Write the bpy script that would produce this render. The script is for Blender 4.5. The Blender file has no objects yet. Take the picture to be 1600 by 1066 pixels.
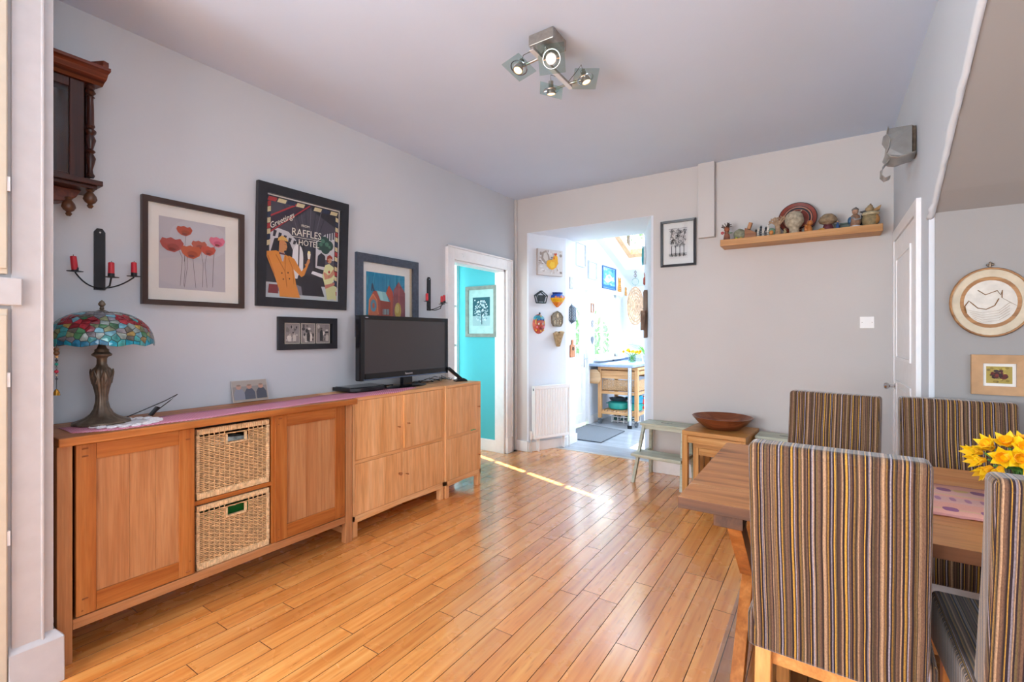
import bpy, bmesh, math, random
from mathutils import Vector, Matrix, Euler
random.seed(7)
R = math.radians
PI = math.pi
scene = bpy.context.scene
COL = scene.collection

# ------------------------------------------------------------ camera, world, light, exposure
cam_d = bpy.data.cameras.new('camera'); cam = bpy.data.objects.new('camera', cam_d); COL.objects.link(cam)
cam.location = (0, 0, 1.28); cam.rotation_euler = (R(90), 0, R(33.5))
cam_d.sensor_width = 36; cam_d.lens = 16.53; cam_d.shift_y = -9/1600; cam_d.clip_start = 0.02; cam_d.clip_end = 200
scene.camera = cam
scene.view_settings.view_transform = 'Standard'; scene.view_settings.look = 'None'
scene.view_settings.gamma = 1.0; scene.view_settings.use_curve_mapping = False
scene.view_settings.exposure = 0.50
scene.cycles.use_denoising = True
scene.cycles.max_bounces = 10; scene.cycles.diffuse_bounces = 6; scene.cycles.glossy_bounces = 4
scene.cycles.transparent_max_bounces = 12; scene.cycles.transmission_bounces = 6
scene.cycles.sample_clamp_indirect = 6; scene.cycles.caustics_reflective = False; scene.cycles.caustics_refractive = False
scene.cycles.blur_glossy = 0.5

w = bpy.data.worlds.new('sky'); scene.world = w; w.use_nodes = True
bg = w.node_tree.nodes['Background']
tc = w.node_tree.nodes.new('ShaderNodeTexCoord'); sep = w.node_tree.nodes.new('ShaderNodeSeparateXYZ')
rp = w.node_tree.nodes.new('ShaderNodeValToRGB')
w.node_tree.links.new(tc.outputs['Generated'], sep.inputs[0]); w.node_tree.links.new(sep.outputs['Z'], rp.inputs[0])
rp.color_ramp.elements[0].color = (.86, .93, 1, 1); rp.color_ramp.elements[1].color = (.50, .72, 1, 1)
w.node_tree.links.new(rp.outputs[0], bg.inputs['Color']); bg.inputs['Strength'].default_value = 5.0

sd = bpy.data.lights.new('sun', 'SUN'); sd.energy = 34; sd.angle = R(0.6); sd.color = (1, .98, .93)
sun = bpy.data.objects.new('sun', sd); COL.objects.link(sun)
_d = Vector((.951*math.cos(R(42)), -.309*math.cos(R(42)), -math.sin(R(42))))
sun.rotation_euler = _d.to_track_quat('-Z', 'Y').to_euler(); sun.location = (-9, 9, 8)

def area(name, loc, direction, sx, sy, power, color=(1, 1, 1)):
    d = bpy.data.lights.new(name, 'AREA'); d.shape = 'RECTANGLE'; d.size = sx; d.size_y = sy; d.energy = power; d.color = color
    o = bpy.data.objects.new(name, d); COL.objects.link(o); o.location = loc
    o.rotation_euler = Vector(direction).to_track_quat('-Z', 'Y').to_euler()
    return o
area('fill_behind_camera', (-1.0, -2.15, 1.5), (.12, 1, -.03), 2.0, 1.5, 30, (1, .91, .82))  # warm fill lamp added at an unseen window behind the camera
area('fill_left', (-2.36, -1.35, 1.35), (1, .65, 0), 1.3, 1.3, 110, (.80, .91, 1))  # fill added to brighten the right wall, no window known here
area('fill_right', (3.15, -0.3, 1.5), (-1, 0, .15), 2.0, 1.4, 12, (.80, .90, 1))  # weak cool fill added at an unseen window on the right
area('kitchen_fill_right', (1.4, 6.6, 1.6), (-1, -.1, 0), 2.4, 1.6, 42, (.88, .95, 1))  # unseen fill added in the hidden right part of the kitchen
area('kitchen_fill_overhead', (-0.5, 6.3, 2.55), (-.25, -.15, -1), 1.6, 1.6, 60, (.88, .95, 1))  # unseen fill added below the kitchen roof, clear of the skylight
area('porch_fill', (-3.42, 2.6, 1.5), (.5, .9, 0), 0.9, 1.5, 46, (.90, .97, 1))  # fill added inside the porch to brighten the teal wall

# ------------------------------------------------------------ materials
def lin(h):
    if not isinstance(h, str): return tuple(h) + (1,)
    h = h.lstrip('#'); v = [int(h[i:i+2], 16)/255 for i in (0, 2, 4)]
    return tuple((c/12.92 if c <= .04045 else ((c+.055)/1.055)**2.4) for c in v) + (1,)
MATS = {}
class NT:
    def __init__(s, name):
        s.m = bpy.data.materials.new(name); s.m.use_nodes = True; s.t = s.m.node_tree
        s.p = s.t.nodes['Principled BSDF']; s.out = s.t.nodes['Material Output']
    def n(s, typ, **kw):
        x = s.t.nodes.new(typ)
        for k, v in kw.items():
            if k in x.inputs.keys(): x.inputs[k].default_value = v
            else: setattr(x, k, v)
        return x
    def l(s, a, b): s.t.links.new(a, b)
    def ramp(s, fac, stops, interp='LINEAR'):
        r = s.n('ShaderNodeValToRGB'); cr = r.color_ramp; cr.interpolation = interp
        while len(cr.elements) < len(stops): cr.elements.new(0.5)
        for e, (p, c) in zip(cr.elements, stops): e.position = p; e.color = lin(c)
        s.l(fac, r.inputs[0]); return r.outputs[0]
    def mix(s, fac, a, b, typ='MIX'):
        m = s.n('ShaderNodeMix', data_type='RGBA', blend_type=typ)
        for sock, v in ((m.inputs[0], fac), (m.inputs[6], a), (m.inputs[7], b)):
            if hasattr(v, 'is_output'): s.l(v, sock)
            elif isinstance(v, (int, float)): sock.default_value = v
            else: sock.default_value = lin(v)
        return m.outputs[2]
    def coord(s, scale=(1, 1, 1), kind='Object', rand=True):
        t = s.n('ShaderNodeTexCoord'); mp = s.n('ShaderNodeMapping'); mp.inputs['Scale'].default_value = scale
        s.l(t.outputs[kind], mp.inputs[0])
        if rand:
            oi = s.n('ShaderNodeObjectInfo'); mu = s.n('ShaderNodeMath', operation='MULTIPLY'); mu.inputs[1].default_value = 37.0
            s.l(oi.outputs['Random'], mu.inputs[0]); cb = s.n('ShaderNodeCombineXYZ')
            for i in range(3): s.l(mu.outputs[0], cb.inputs[i])
            s.l(cb.outputs[0], mp.inputs['Location'])
        return mp.outputs[0]
    def bump(s, h, strength, dist=.002):
        b = s.n('ShaderNodeBump'); b.inputs['Strength'].default_value = strength; b.inputs['Distance'].default_value = dist
        s.l(h, b.inputs['Height']); s.l(b.outputs[0], s.p.inputs['Normal'])
    def set(s, **kw):
        for k, v in kw.items(): s.p.inputs[k.replace('_', ' ')].default_value = v

def plain(name, color, rough=.5, metal=0, spec=.5, noise=.04, bump=0, scale=20, **kw):
    if name in MATS: return MATS[name]
    k = NT(name); k.set(Roughness=rough, Metallic=metal); k.p.inputs['Specular IOR Level'].default_value = spec
    c = lin(color)
    if noise or bump:
        n = k.n('ShaderNodeTexNoise'); n.inputs['Scale'].default_value = scale; n.inputs['Detail'].default_value = 4
        k.l(k.coord(), n.inputs['Vector'])
        a = tuple(max(0, x*(1-noise*2)) for x in c[:3]); b = tuple(min(1, x*(1+noise*2)) for x in c[:3])
        k.l(k.ramp(n.outputs[0], [(.3, a), (.7, b)]), k.p.inputs['Base Color'])
        if bump: k.bump(n.outputs[0], bump)
    else: k.p.inputs['Base Color'].default_value = c
    for a, v in kw.items(): k.p.inputs[a.replace('_', ' ')].default_value = v
    MATS[name] = k.m; return k.m

def wood(name, dark, mid, light, axis='z', rough=.42, ring=1.0, knots=None, spec=.4):
    """grain runs along the given local axis"""
    key = name + '_' + axis
    if key in MATS: return MATS[key]
    k = NT(key)
    lo, hi = 1.1, 26*ring
    sc = {'x': (lo, hi, hi), 'y': (hi, lo, hi), 'z': (hi, hi, lo)}[axis]
    v = k.coord(sc)
    n = k.n('ShaderNodeTexNoise'); n.inputs['Scale'].default_value = 1; n.inputs['Detail'].default_value = 6; n.inputs['Roughness'].default_value = .6; n.inputs['Distortion'].default_value = .6
    k.l(v, n.inputs['Vector'])
    col = k.ramp(n.outputs[0], [(.32, dark), (.5, mid), (.68, light)])
    v2 = k.coord(tuple(q*6 for q in sc)); n2 = k.n('ShaderNodeTexNoise'); n2.inputs['Detail'].default_value = 2; n2.inputs['Scale'].default_value = 1
    k.l(v2, n2.inputs['Vector'])
    f = k.ramp(n2.outputs[0], [(.38, (.62, .62, .62)), (.6, (1, 1, 1))])
    col = k.mix(.35, col, f, 'MULTIPLY')
    if knots:
        vo = k.n('ShaderNodeTexVoronoi'); vo.inputs['Scale'].default_value = 1
        s3 = {'x': (2.2, 9, 9), 'y': (9, 2.2, 9), 'z': (9, 9, 2.2)}[axis]; k.l(k.coord(s3), vo.inputs['Vector'])
        m = k.ramp(vo.outputs[0], [(.06, (1, 1, 1)), (.14, (0, 0, 0))])
        col = k.mix(m, col, knots)
    k.l(col, k.p.inputs['Base Color']); k.set(Roughness=rough); k.p.inputs['Specular IOR Level'].default_value = spec
    k.bump(n2.outputs[0], .12, .001)
    MATS[key] = k.m; return k.m

def pine(ax='z'): return wood('pine', '#96501F', '#AE6830', '#BE7C42', ax, .4, .8, '#8A4A20')
def pinel(ax='z'): return wood('pine_pale', '#A66A40', '#B47C50', '#C08C60', ax, .42, .9, '#85502C')
def oak(ax='z'): return wood('oak', '#D89A5E', '#E8AE76', '#F0C08C', ax, .42, .55)
def oakt(ax='z'): return wood('oak_stand', '#A66C30', '#C08746', '#CE9C5C', ax, .42, 1.2)
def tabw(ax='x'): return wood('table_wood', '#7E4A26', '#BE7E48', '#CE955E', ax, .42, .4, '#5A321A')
def tabe(ax='x'): return wood('table_edge', '#44281A', '#623C24', '#764C30', ax, .5, .5)  # table wood darkened for the shade on its sides and underside
def shelfw(ax='x'): return wood('shelf_oak', '#B07A46', '#C08C56', '#CA9A66', ax, .5, .8)
def legw(ax='z'): return wood('chair_beech', '#B8763C', '#C98748', '#D89A5C', ax, .4, .8)
def darkw(ax='z'): return wood('mahogany', '#2A1410', '#43211A', '#5E3122', ax, .3, 1.0)
def redw(ax='y'): return wood('mahogany_red', '#4A2014', '#6B3220', '#83452C', ax, .3, 1.0)
def cartw(ax='z'): return wood('cart_beech', '#C58E5A', '#D9A570', '#E5B888', ax, .45, .8)

def wall_mat(name, color, bump=.35, rough=.75):
    if name in MATS: return MATS[name]
    k = NT(name); n = k.n('ShaderNodeTexNoise'); n.inputs['Scale'].default_value = 55; n.inputs['Detail'].default_value = 5
    k.l(k.coord(rand=False), n.inputs['Vector'])
    n2 = k.n('ShaderNodeTexNoise'); n2.inputs['Scale'].default_value = 1.3; n2.inputs['Detail'].default_value = 3
    k.l(k.coord(rand=False), n2.inputs['Vector'])
    c = lin(color)
    k.l(k.ramp(n2.outputs[0], [(.3, tuple(x*.95 for x in c[:3])), (.7, c[:3])]), k.p.inputs['Base Color'])
    k.set(Roughness=rough); k.p.inputs['Specular IOR Level'].default_value = .3
    k.bump(n.outputs[0], bump, .0012)
    MATS[name] = k.m; return k.m
WALL = wall_mat('wall_paint', '#C5CAD0')
WARM_LIT = wall_mat('wall_warm_lit', '#CBC8C6')  # warm light on the back wall, put into its colour
TAUPE_SHADE = wall_mat('alcove_shade', '#918E8C')  # wall colour darkened to carry the shade of alcove and soffit
CEIL = wall_mat('ceiling_paint', '#CBDAEF', .15)
KWALL = wall_mat('kitchen_paint', '#DFE5EE', .1)
TEAL = wall_mat('teal_paint', '#52B4BC', .1)
WHITE = plain('white_gloss', '#E9E9EA', .35, noise=.015)
CREAM = plain('cream_gloss', '#C6BBA8', .4, noise=.02)
PLASTIC = plain('white_plastic', '#F6F6F6', .3, noise=0)
BLACKM = plain('black_iron', '#1C1C20', .45, .3, noise=.05)
CHROME = plain('chrome', '#C9CBCE', .15, 1, noise=0)
STEEL = plain('brushed_steel', '#A8A29A', .35, .9, noise=.06, scale=60)
BRONZE = plain('bronze', '#6E6052', .42, .55, noise=.15, scale=35, bump=.3)
BLKPL = plain('black_plastic', '#15161A', .25, noise=0)
BLKG = plain('black_gloss', '#101116', .12, noise=0)
DKGAP = plain('dark_gap', '#1A0F08', .9, noise=0)

def printed(name='printed_ink', rough=.6):
    if name in MATS: return MATS[name]
    k = NT(name); a = k.n('ShaderNodeAttribute'); a.attribute_name = 'Col'
    k.l(a.outputs['Color'], k.p.inputs['Base Color']); k.set(Roughness=rough); k.p.inputs['Specular IOR Level'].default_value = .3
    MATS[name] = k.m; return k.m

def glass_mat(name, tint=(1, 1, 1), rough=.02, refl=.08, body=0.0):
    """thin pane: mostly see-through, a little glossy"""
    if name in MATS: return MATS[name]
    k = NT(name); k.t.nodes.remove(k.p)
    tr = k.n('ShaderNodeBsdfTransparent'); tr.inputs[0].default_value = tuple(tint) + (1,)
    gl = k.n('ShaderNodeBsdfGlossy'); gl.inputs['Roughness'].default_value = rough
    lw = k.n('ShaderNodeLayerWeight'); lw.inputs[0].default_value = .5
    pw = k.n('ShaderNodeMath', operation='POWER'); pw.inputs[1].default_value = 4.0; k.l(lw.outputs['Facing'], pw.inputs[0])
    ma = k.n('ShaderNodeMath', operation='MULTIPLY_ADD'); ma.inputs[1].default_value = .35; ma.inputs[2].default_value = refl*.3; k.l(pw.outputs[0], ma.inputs[0])
    mx = k.n('ShaderNodeMixShader'); k.l(ma.outputs[0], mx.inputs[0]); k.l(tr.outputs[0], mx.inputs[1]); k.l(gl.outputs[0], mx.inputs[2])
    k.l(mx.outputs[0], k.out.inputs[0]); MATS[name] = k.m; return k.m
PANE = glass_mat('clear_pane', (.97, .98, .98))
GLASSG = glass_mat('lamp_glass', (.80, .88, .86), .05)
JARG = glass_mat('jar_glass', (.82, .90, .87), .03)
MATG = glass_mat('vinyl_mat', (.93, .93, .95), .16, .35)

def stripe_fabric():
    k = NT('striped_velvet')
    uv = k.n('ShaderNodeUVMap'); sp = k.n('ShaderNodeSeparateXYZ'); k.l(uv.outputs[0], sp.inputs[0])
    nz = k.n('ShaderNodeTexNoise'); nz.inputs['Scale'].default_value = 6; nz.inputs['Detail'].default_value = 1; k.l(uv.outputs[0], nz.inputs['Vector'])
    ma = k.n('ShaderNodeMath', operation='MULTIPLY_ADD'); ma.inputs[1].default_value = .006; k.l(nz.outputs[0], ma.inputs[0]); k.l(sp.outputs[0], ma.inputs[2])
    mu = k.n('ShaderNodeMath', operation='MULTIPLY'); mu.inputs[1].default_value = 1/.118; k.l(ma.outputs[0], mu.inputs[0])
    fr = k.n('ShaderNodeMath', operation='FRACT'); k.l(mu.outputs[0], fr.inputs[0])
    br, dk, mu_, go, li, ta, ol = '#6A4E3C', '#2A1C20', '#8A6630', '#B88A38', '#93888E', '#A58466', '#665234'
    seq = [(br, 5), (dk, 2), (ta, 5), (br, 2), (mu_, 2), (dk, 3), (li, 2), (dk, 2), (go, 2), (ol, 2), (dk, 1.5), (br, 5), (ta, 2), (dk, 3),
           (go, 3), (dk, 1.5), (li, 1.5), (br, 3), (dk, 2.5), (mu_, 2), (ol, 2), (dk, 1), (ta, 3), (br, 5), (dk, 2), (go, 1.5), (dk, 3), (li, 2), (ta, 2), (dk, 2), (ol, 3)]
    tot = sum(a for _, a in seq); pos = 0; st = []
    for c, a in seq: st.append((pos/tot, c)); pos += a
    col = k.ramp(fr.outputs[0], st, 'CONSTANT')
    n2 = k.n('ShaderNodeTexNoise'); n2.inputs['Scale'].default_value = 1; n2.inputs['Detail'].default_value = 3
    k.l(k.coord((500, 500, 180), rand=False), n2.inputs['Vector'])
    f = k.ramp(n2.outputs[0], [(.3, (.45, .45, .45)), (.65, (1.1, 1.1, 1.1))])
    col = k.mix(.6, col, f, 'MULTIPLY')
    for per, duty, amt in ((.0123, .40, .62), (.0371, .16, .75)):
        m2 = k.n('ShaderNodeMath', operation='MULTIPLY'); m2.inputs[1].default_value = 1/per; k.l(ma.outputs[0], m2.inputs[0])
        f2 = k.n('ShaderNodeMath', operation='FRACT'); k.l(m2.outputs[0], f2.inputs[0])
        dk2 = k.ramp(f2.outputs[0], [(0, (1, 1, 1)), (duty*.3, (0, 0, 0)), (1-duty, (0, 0, 0)), (1, (1, 1, 1))])
        am = k.n('ShaderNodeMath', operation='MULTIPLY'); am.inputs[1].default_value = amt; k.l(dk2, am.inputs[0])
        col = k.mix(am.outputs[0], col, '#241815')
    k.l(col, k.p.inputs['Base Color']); k.set(Roughness=.85); k.p.inputs['Sheen Weight'].default_value = .35; k.p.inputs['Sheen Roughness'].default_value = .4
    k.p.inputs['Specular IOR Level'].default_value = .2
    k.bump(n2.outputs[0], .5, .001)
    MATS['striped_velvet'] = k.m; return k.m
STRIPE = stripe_fabric()

def plank_mat():
    k = NT('bamboo_board')
    v = k.coord((38, 1.6, 1)); n = k.n('ShaderNodeTexNoise'); n.inputs['Scale'].default_value = 1; n.inputs['Detail'].default_value = 4
    k.l(v, n.inputs['Vector'])
    col = k.ramp(n.outputs[0], [(.3, '#CF7E3A'), (.5, '#E0954C'), (.7, '#EBAA60')])
    vo = k.n('ShaderNodeTexVoronoi'); vo.inputs['Scale'].default_value = 1; k.l(k.coord((46, 6.5, 1)), vo.inputs['Vector'])
    m = k.ramp(vo.outputs[0], [(.05, (.55, .55, .55)), (.26, (0, 0, 0))])
    col = k.mix(m, col, '#A85A24')
    oi = k.n('ShaderNodeObjectInfo')
    hv = k.ramp(oi.outputs['Random'], [(0, (.86, .80, .76)), (.5, (1, 1, 1)), (1, (1.08, 1.04, 1.0))])
    col = k.mix(1.0, col, hv, 'MULTIPLY')
    k.l(col, k.p.inputs['Base Color'])
    n3 = k.n('ShaderNodeTexNoise'); n3.inputs['Scale'].default_value = 5; n3.inputs['Detail'].default_value = 5
    k.l(k.coord(kind='Object', rand=True), n3.inputs['Vector'])
    rr = k.ramp(n3.outputs[0], [(.25, (.25, .25, .25)), (.8, (.30, .30, .30))]); k.l(rr, k.p.inputs['Roughness'])
    k.p.inputs['Specular IOR Level'].default_value = .55
    k.p.inputs['Coat Weight'].default_value = 1; k.p.inputs['Coat IOR'].default_value = 1.6; k.p.inputs['Coat Roughness'].default_value = .17
    k.bump(n.outputs[0], .06, .001)
    MATS['bamboo_board'] = k.m; return k.m
BAMBOO = plank_mat()
VINYL = wood('grey_vinyl', '#8E97A2', '#A4ADB8', '#BCC4CE', 'x', .3, .35)

# ------------------------------------------------------------ mesh helpers
class MB:
    def __init__(s): s.v = []; s.f = []; s.m = []; s.c = []; s.M = Matrix.Identity(4); s.mi = 0; s.col = None
    def add(s, vs, fs):
        o = len(s.v); s.v += [tuple(s.M @ Vector(p)) for p in vs]
        for f in fs: s.f.append(tuple(i+o for i in f)); s.m.append(s.mi); s.c.append(s.col)
        return s
    def at(s, loc=(0, 0, 0), rot=(0, 0, 0), sc=(1, 1, 1)):
        s.M = Matrix.Translation(loc) @ Euler(rot).to_matrix().to_4x4() @ Matrix.Diagonal(tuple(sc) + (1,)); return s
    def box(s, x0, x1, y0, y1, z0, z1):
        return s.add([(x0, y0, z0), (x1, y0, z0), (x1, y1, z0), (x0, y1, z0), (x0, y0, z1), (x1, y0, z1), (x1, y1, z1), (x0, y1, z1)],
                     [(0, 3, 2, 1), (4, 5, 6, 7), (0, 1, 5, 4), (1, 2, 6, 5), (2, 3, 7, 6), (3, 0, 4, 7)])
    def hexa(s, b, t): return s.add(list(b) + list(t), [(0, 3, 2, 1), (4, 5, 6, 7), (0, 1, 5, 4), (1, 2, 6, 5), (2, 3, 7, 6), (3, 0, 4, 7)])
    def lathe(s, prof, n=20, cap=True):
        vs = []; fs = []
        for r, z in prof:
            for i in range(n): a = 2*PI*i/n; vs.append((r*math.cos(a), r*math.sin(a), z))
        for j in range(len(prof)-1):
            for i in range(n): k = (i+1) % n; fs.append((j*n+i, j*n+k, (j+1)*n+k, (j+1)*n+i))
        if cap:
            if prof[0][0] > 1e-5: fs.append(tuple(reversed(range(n))))
            if prof[-1][0] > 1e-5: fs.append(tuple(range((len(prof)-1)*n, len(prof)*n)))
        return s.add(vs, fs)
    def cyl(s, p0, p1, r0, r1=None, n=12):
        r1 = r0 if r1 is None else r1; return s.tube([p0, p1], [r0, r1], n)
    def tube(s, pts, r, n=8):
        pts = [Vector(p) for p in pts]; rs = r if isinstance(r, (list, tuple)) else [r]*len(pts)
        vs = []; fs = []; prev = None
        for i, p in enumerate(pts):
            d = (pts[min(i+1, len(pts)-1)] - pts[max(i-1, 0)]).normalized()
            if prev is None: u = d.orthogonal().normalized()
            else:
                u = prev - d*prev.dot(d); u = u.normalized() if u.length > 1e-6 else d.orthogonal().normalized()
            prev = u; w_ = d.cross(u)
            for k in range(n): a = 2*PI*k/n; vs.append(tuple(p + (u*math.cos(a) + w_*math.sin(a))*rs[i]))
        for j in range(len(pts)-1):
            for i in range(n): k = (i+1) % n; fs.append((j*n+i, j*n+k, (j+1)*n+k, (j+1)*n+i))
        fs.append(tuple(reversed(range(n)))); fs.append(tuple(range((len(pts)-1)*n, len(pts)*n)))
        return s.add(vs, fs)
    def ball(s, c, r, n=12, m=8, sc=(1, 1, 1)):
        vs = [(c[0], c[1], c[2]-r*sc[2])]; fs = []
        for j in range(1, m):
            t = PI*j/m
            for i in range(n): a = 2*PI*i/n; vs.append((c[0]+r*sc[0]*math.sin(t)*math.cos(a), c[1]+r*sc[1]*math.sin(t)*math.sin(a), c[2]-r*sc[2]*math.cos(t)))
        vs.append((c[0], c[1], c[2]+r*sc[2])); T = len(vs)-1
        for i in range(n): k = (i+1) % n; fs.append((0, 1+k, 1+i)); fs.append((T, T-n+i, T-n+k))
        for j in range(m-2):
            for i in range(n): k = (i+1) % n; a = 1+j*n; fs.append((a+i, a+k, a+n+k, a+n+i))
        return s.add(vs, fs)
    def prism(s, poly, y0, y1):
        """poly in xz, extruded along y"""
        n = len(poly); vs = [(x, y0, z) for x, z in poly] + [(x, y1, z) for x, z in poly]
        return s.add(vs, [tuple(range(n)), tuple(reversed(range(n, 2*n)))] + [(i, i+n, (i+1) % n+n, (i+1) % n) for i in range(n)])
    def prismz(s, poly, z0, z1):
        n = len(poly); vs = [(x, y, z0) for x, y in poly] + [(x, y, z1) for x, y in poly]
        return s.add(vs, [tuple(reversed(range(n))), tuple(range(n, 2*n))] + [(i, (i+1) % n, (i+1) % n+n, i+n) for i in range(n)])
    def ring(s, c, R0, r, axis='z', n=24, m=6):
        pts = []; vs = []; fs = []
        for i in range(n):
            a = 2*PI*i/n
            for j in range(m):
                b = 2*PI*j/m; q = R0 + r*math.cos(b); h = r*math.sin(b)
                p = (q*math.cos(a), q*math.sin(a), h)
                if axis == 'y': p = (p[0], p[2], p[1])
                if axis == 'x': p = (p[2], p[0], p[1])
                vs.append((c[0]+p[0], c[1]+p[1], c[2]+p[2]))
        for i in range(n):
            for j in range(m): a, b = (i+1) % n, (j+1) % m; fs.append((i*m+j, a*m+j, a*m+b, i*m+b))
        return s.add(vs, fs)
    def build(s, name, mats, parent=None, smooth=False, bevel=0, loc=None, rot=None, seg=2, sub=0, recalc=True):
        me = bpy.data.meshes.new(name); me.from_pydata(s.v, [], s.f)
        if recalc:
            bm = bmesh.new(); bm.from_mesh(me); bmesh.ops.recalc_face_normals(bm, faces=bm.faces); bm.to_mesh(me); bm.free()
        if not isinstance(mats, (list, tuple)): mats = [mats]
        for m in mats: me.materials.append(m)
        if len(mats) > 1: me.polygons.foreach_set('material_index', s.m)
        if any(c is not None for c in s.c):
            at = me.color_attributes.new('Col', 'FLOAT_COLOR', 'CORNER'); k = 0
            for p, c in zip(me.polygons, s.c):
                cc = lin(c) if c is not None else (1, 1, 1, 1)
                for li in p.loop_indices: at.data[li].color = cc
        if smooth:
            me.shade_smooth()
            if smooth != 'all':
                me.set_sharp_from_angle(angle=R(smooth if not isinstance(smooth, bool) else 40))
        o = bpy.data.objects.new(name, me); COL.objects.link(o)
        if parent is not None: o.parent = parent
        if loc is not None: o.location = loc
        if rot is not None: o.rotation_euler = rot
        if bevel:
            b = o.modifiers.new('bevel', 'BEVEL'); b.width = bevel; b.segments = seg; b.limit_method = 'ANGLE'; b.angle_limit = R(40)
        if sub:
            b = o.modifiers.new('sub', 'SUBSURF'); b.levels = sub; b.render_levels = sub
        return o

def _each(s, name, mats, parent=None, **kw):
    par = list(range(len(s.v)))
    def f(a):
        while par[a] != a: par[a] = par[par[a]]; a = par[a]
        return a
    for fc in s.f:
        for i in fc[1:]: par[f(fc[0])] = f(i)
    gr = {}
    for k, fc in enumerate(s.f): gr.setdefault(f(fc[0]), []).append(k)
    out = []
    for ks in gr.values():
        m = MB(); ids = sorted({i for k in ks for i in s.f[k]}); ix = {a: b for b, a in enumerate(ids)}
        m.v = [s.v[i] for i in ids]; m.f = [tuple(ix[i] for i in s.f[k]) for k in ks]; m.m = [s.m[k] for k in ks]; m.c = [s.c[k] for k in ks]
        out.append(m.build(name, mats, parent, **kw))
    return out
MB.each = _each
def tag(o, label, cat, group=None, kind=None):
    if label: o['label'] = label
    if cat: o['category'] = cat
    if group: o['group'] = group
    if kind: o['kind'] = kind
    return o
def thing(name, label, cat, loc=(0, 0, 0), rot=(0, 0, 0), group=None):
    o = bpy.data.objects.new(name, None); COL.objects.link(o); o.location = loc
    o.rotation_euler = rot if isinstance(rot, (tuple, list)) else (0, 0, rot); o.empty_display_size = .1
    return tag(o, label, cat, group)
def struct(o): o['kind'] = 'structure'; return o
def lab(o, s): o['label'] = s; return o
def bx(name, mat, b, parent=None, bevel=0, **kw): return MB().box(*b).build(name, mat, parent, bevel=bevel, **kw)
def boxuv(o, sc=1.0):
    """u = across the stripe, per dominant normal"""
    me = o.data; uv = me.uv_layers.new(name='UVMap')
    for p in me.polygons:
        nx = abs(p.normal.x)
        for li in p.loop_indices:
            c = me.vertices[me.loops[li].vertex_index].co
            uv.data[li].uv = ((c.y+.05) if nx > .75 else (c.x+.5), c.z + c.y)
    return o
def text_mesh(body, size, parent, name, mat, loc, rot=(R(90), 0, 0), align='CENTER', depth=.0004, shear=0, sx=1.0):
    cu = bpy.data.curves.new(name, 'FONT'); cu.body = body; cu.size = size; cu.align_x = align; cu.extrude = depth; cu.shear = shear; cu.resolution_u = 2
    t = bpy.data.objects.new(name, cu); COL.objects.link(t); bpy.context.view_layer.update()
    me = bpy.data.meshes.new_from_object(t); COL.objects.unlink(t); bpy.data.objects.remove(t)
    me.materials.clear(); me.materials.append(mat)
    o = bpy.data.objects.new(name, me); COL.objects.link(o); o.parent = parent; o.location = loc; o.rotation_euler = rot; o.scale = (sx, 1, 1)
    return o
def lerp(a, b, t): return a + (b-a)*t

# ------------------------------------------------------------ SETTING
WX, BY, CZ = -2.875, 4.41, 2.79
fl = MB(); fl.box(WX-.9, 3.4, -2.4, 4.74, -.12, -.014).build('floor', DKGAP)
FLOOR = bpy.data.objects['floor']; struct(FLOOR)
pb = MB(); pw, plen = .0943, .9580
pb.add([(0, 0, -.013), (pw, 0, -.013), (pw, plen, -.013), (0, plen, -.013), (0, 0, -.0008), (pw, 0, -.0008), (pw, plen, -.0008), (0, plen, -.0008),
        (.0007, .0007, 0), (pw-.0007, .0007, 0), (pw-.0007, plen-.0007, 0), (.0007, plen-.0007, 0)],
       [(0, 1, 5, 4), (1, 2, 6, 5), (2, 3, 7, 6), (3, 0, 4, 7), (4, 5, 9, 8), (5, 6, 10, 9), (6, 7, 11, 10), (7, 4, 8, 11), (8, 9, 10, 11)])
SEAM = plain('board_seam', '#6E3D1C', .5, noise=0)
pb.m = [1]*8+[0]
pl0 = pb.build('plank', [BAMBOO, SEAM], FLOOR); pl_me = pl0.data; first = True; n_pl = 0
random.seed(11)
def put_plank(x, y, me):
    global first
    if first: o = pl0; first = False; o.data = me
    else: o = bpy.data.objects.new('plank', me); COL.objects.link(o); o.parent = FLOOR
    o.location = (x, y, 0)
halfs = {}
def cut_plank(L):
    L = round(L, 3)
    if L not in halfs:
        m = pl_me.copy()
        for v in m.vertices:
            if v.co.y > .5: v.co.y -= (.96 - L)
        halfs[L] = m
    return halfs[L]
ncol = 56
for i in range(ncol):
    x = WX-.34 + i*.096
    lim = 4.74 if -2.75 < x+.05 < -1.3 else (4.74 if x > 9 else 4.43)
    xlo = x
    y0 = .22 if x < 1.0 else 1.2
    if x < WX: y0, lim = 3.30, 4.20
    if x > 1.0: lim = 3.06
    if x < -1.5 and x > WX: y0 = .34
    if .5 < x <= 1.0: lim = 3.06
    off = random.choice([0, .24, .48, .72]) + random.uniform(-.05, .05)
    y = y0 - off
    while y < lim - .03:
        L = min(.96, lim - y)
        a = max(y, y0)
        if y < y0: L -= (y0 - y)
        if L > .05:
            put_plank(x, a, pl_me if L > .955 else cut_plank(L)); n_pl += 1
        y += .96
print('planks', n_pl)
# board field behind the camera, never close to the lens
struct(bx('floor', BAMBOO, (WX, 3.3, -2.3, .215, -.013, -.0005)))
struct(bx('floor', BAMBOO, (2.17, 3.3, .22, 3.05, -.013, -.0005)))
struct(bx('floor', BAMBOO, (1.05, 2.16, .22, 1.195, -.013, -.0005)))

def wall_poly(name, mat, boxes, **kw):
    m = MB()
    for b in boxes: m.box(*b)
    return struct(m.build(name, mat, **kw))
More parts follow.
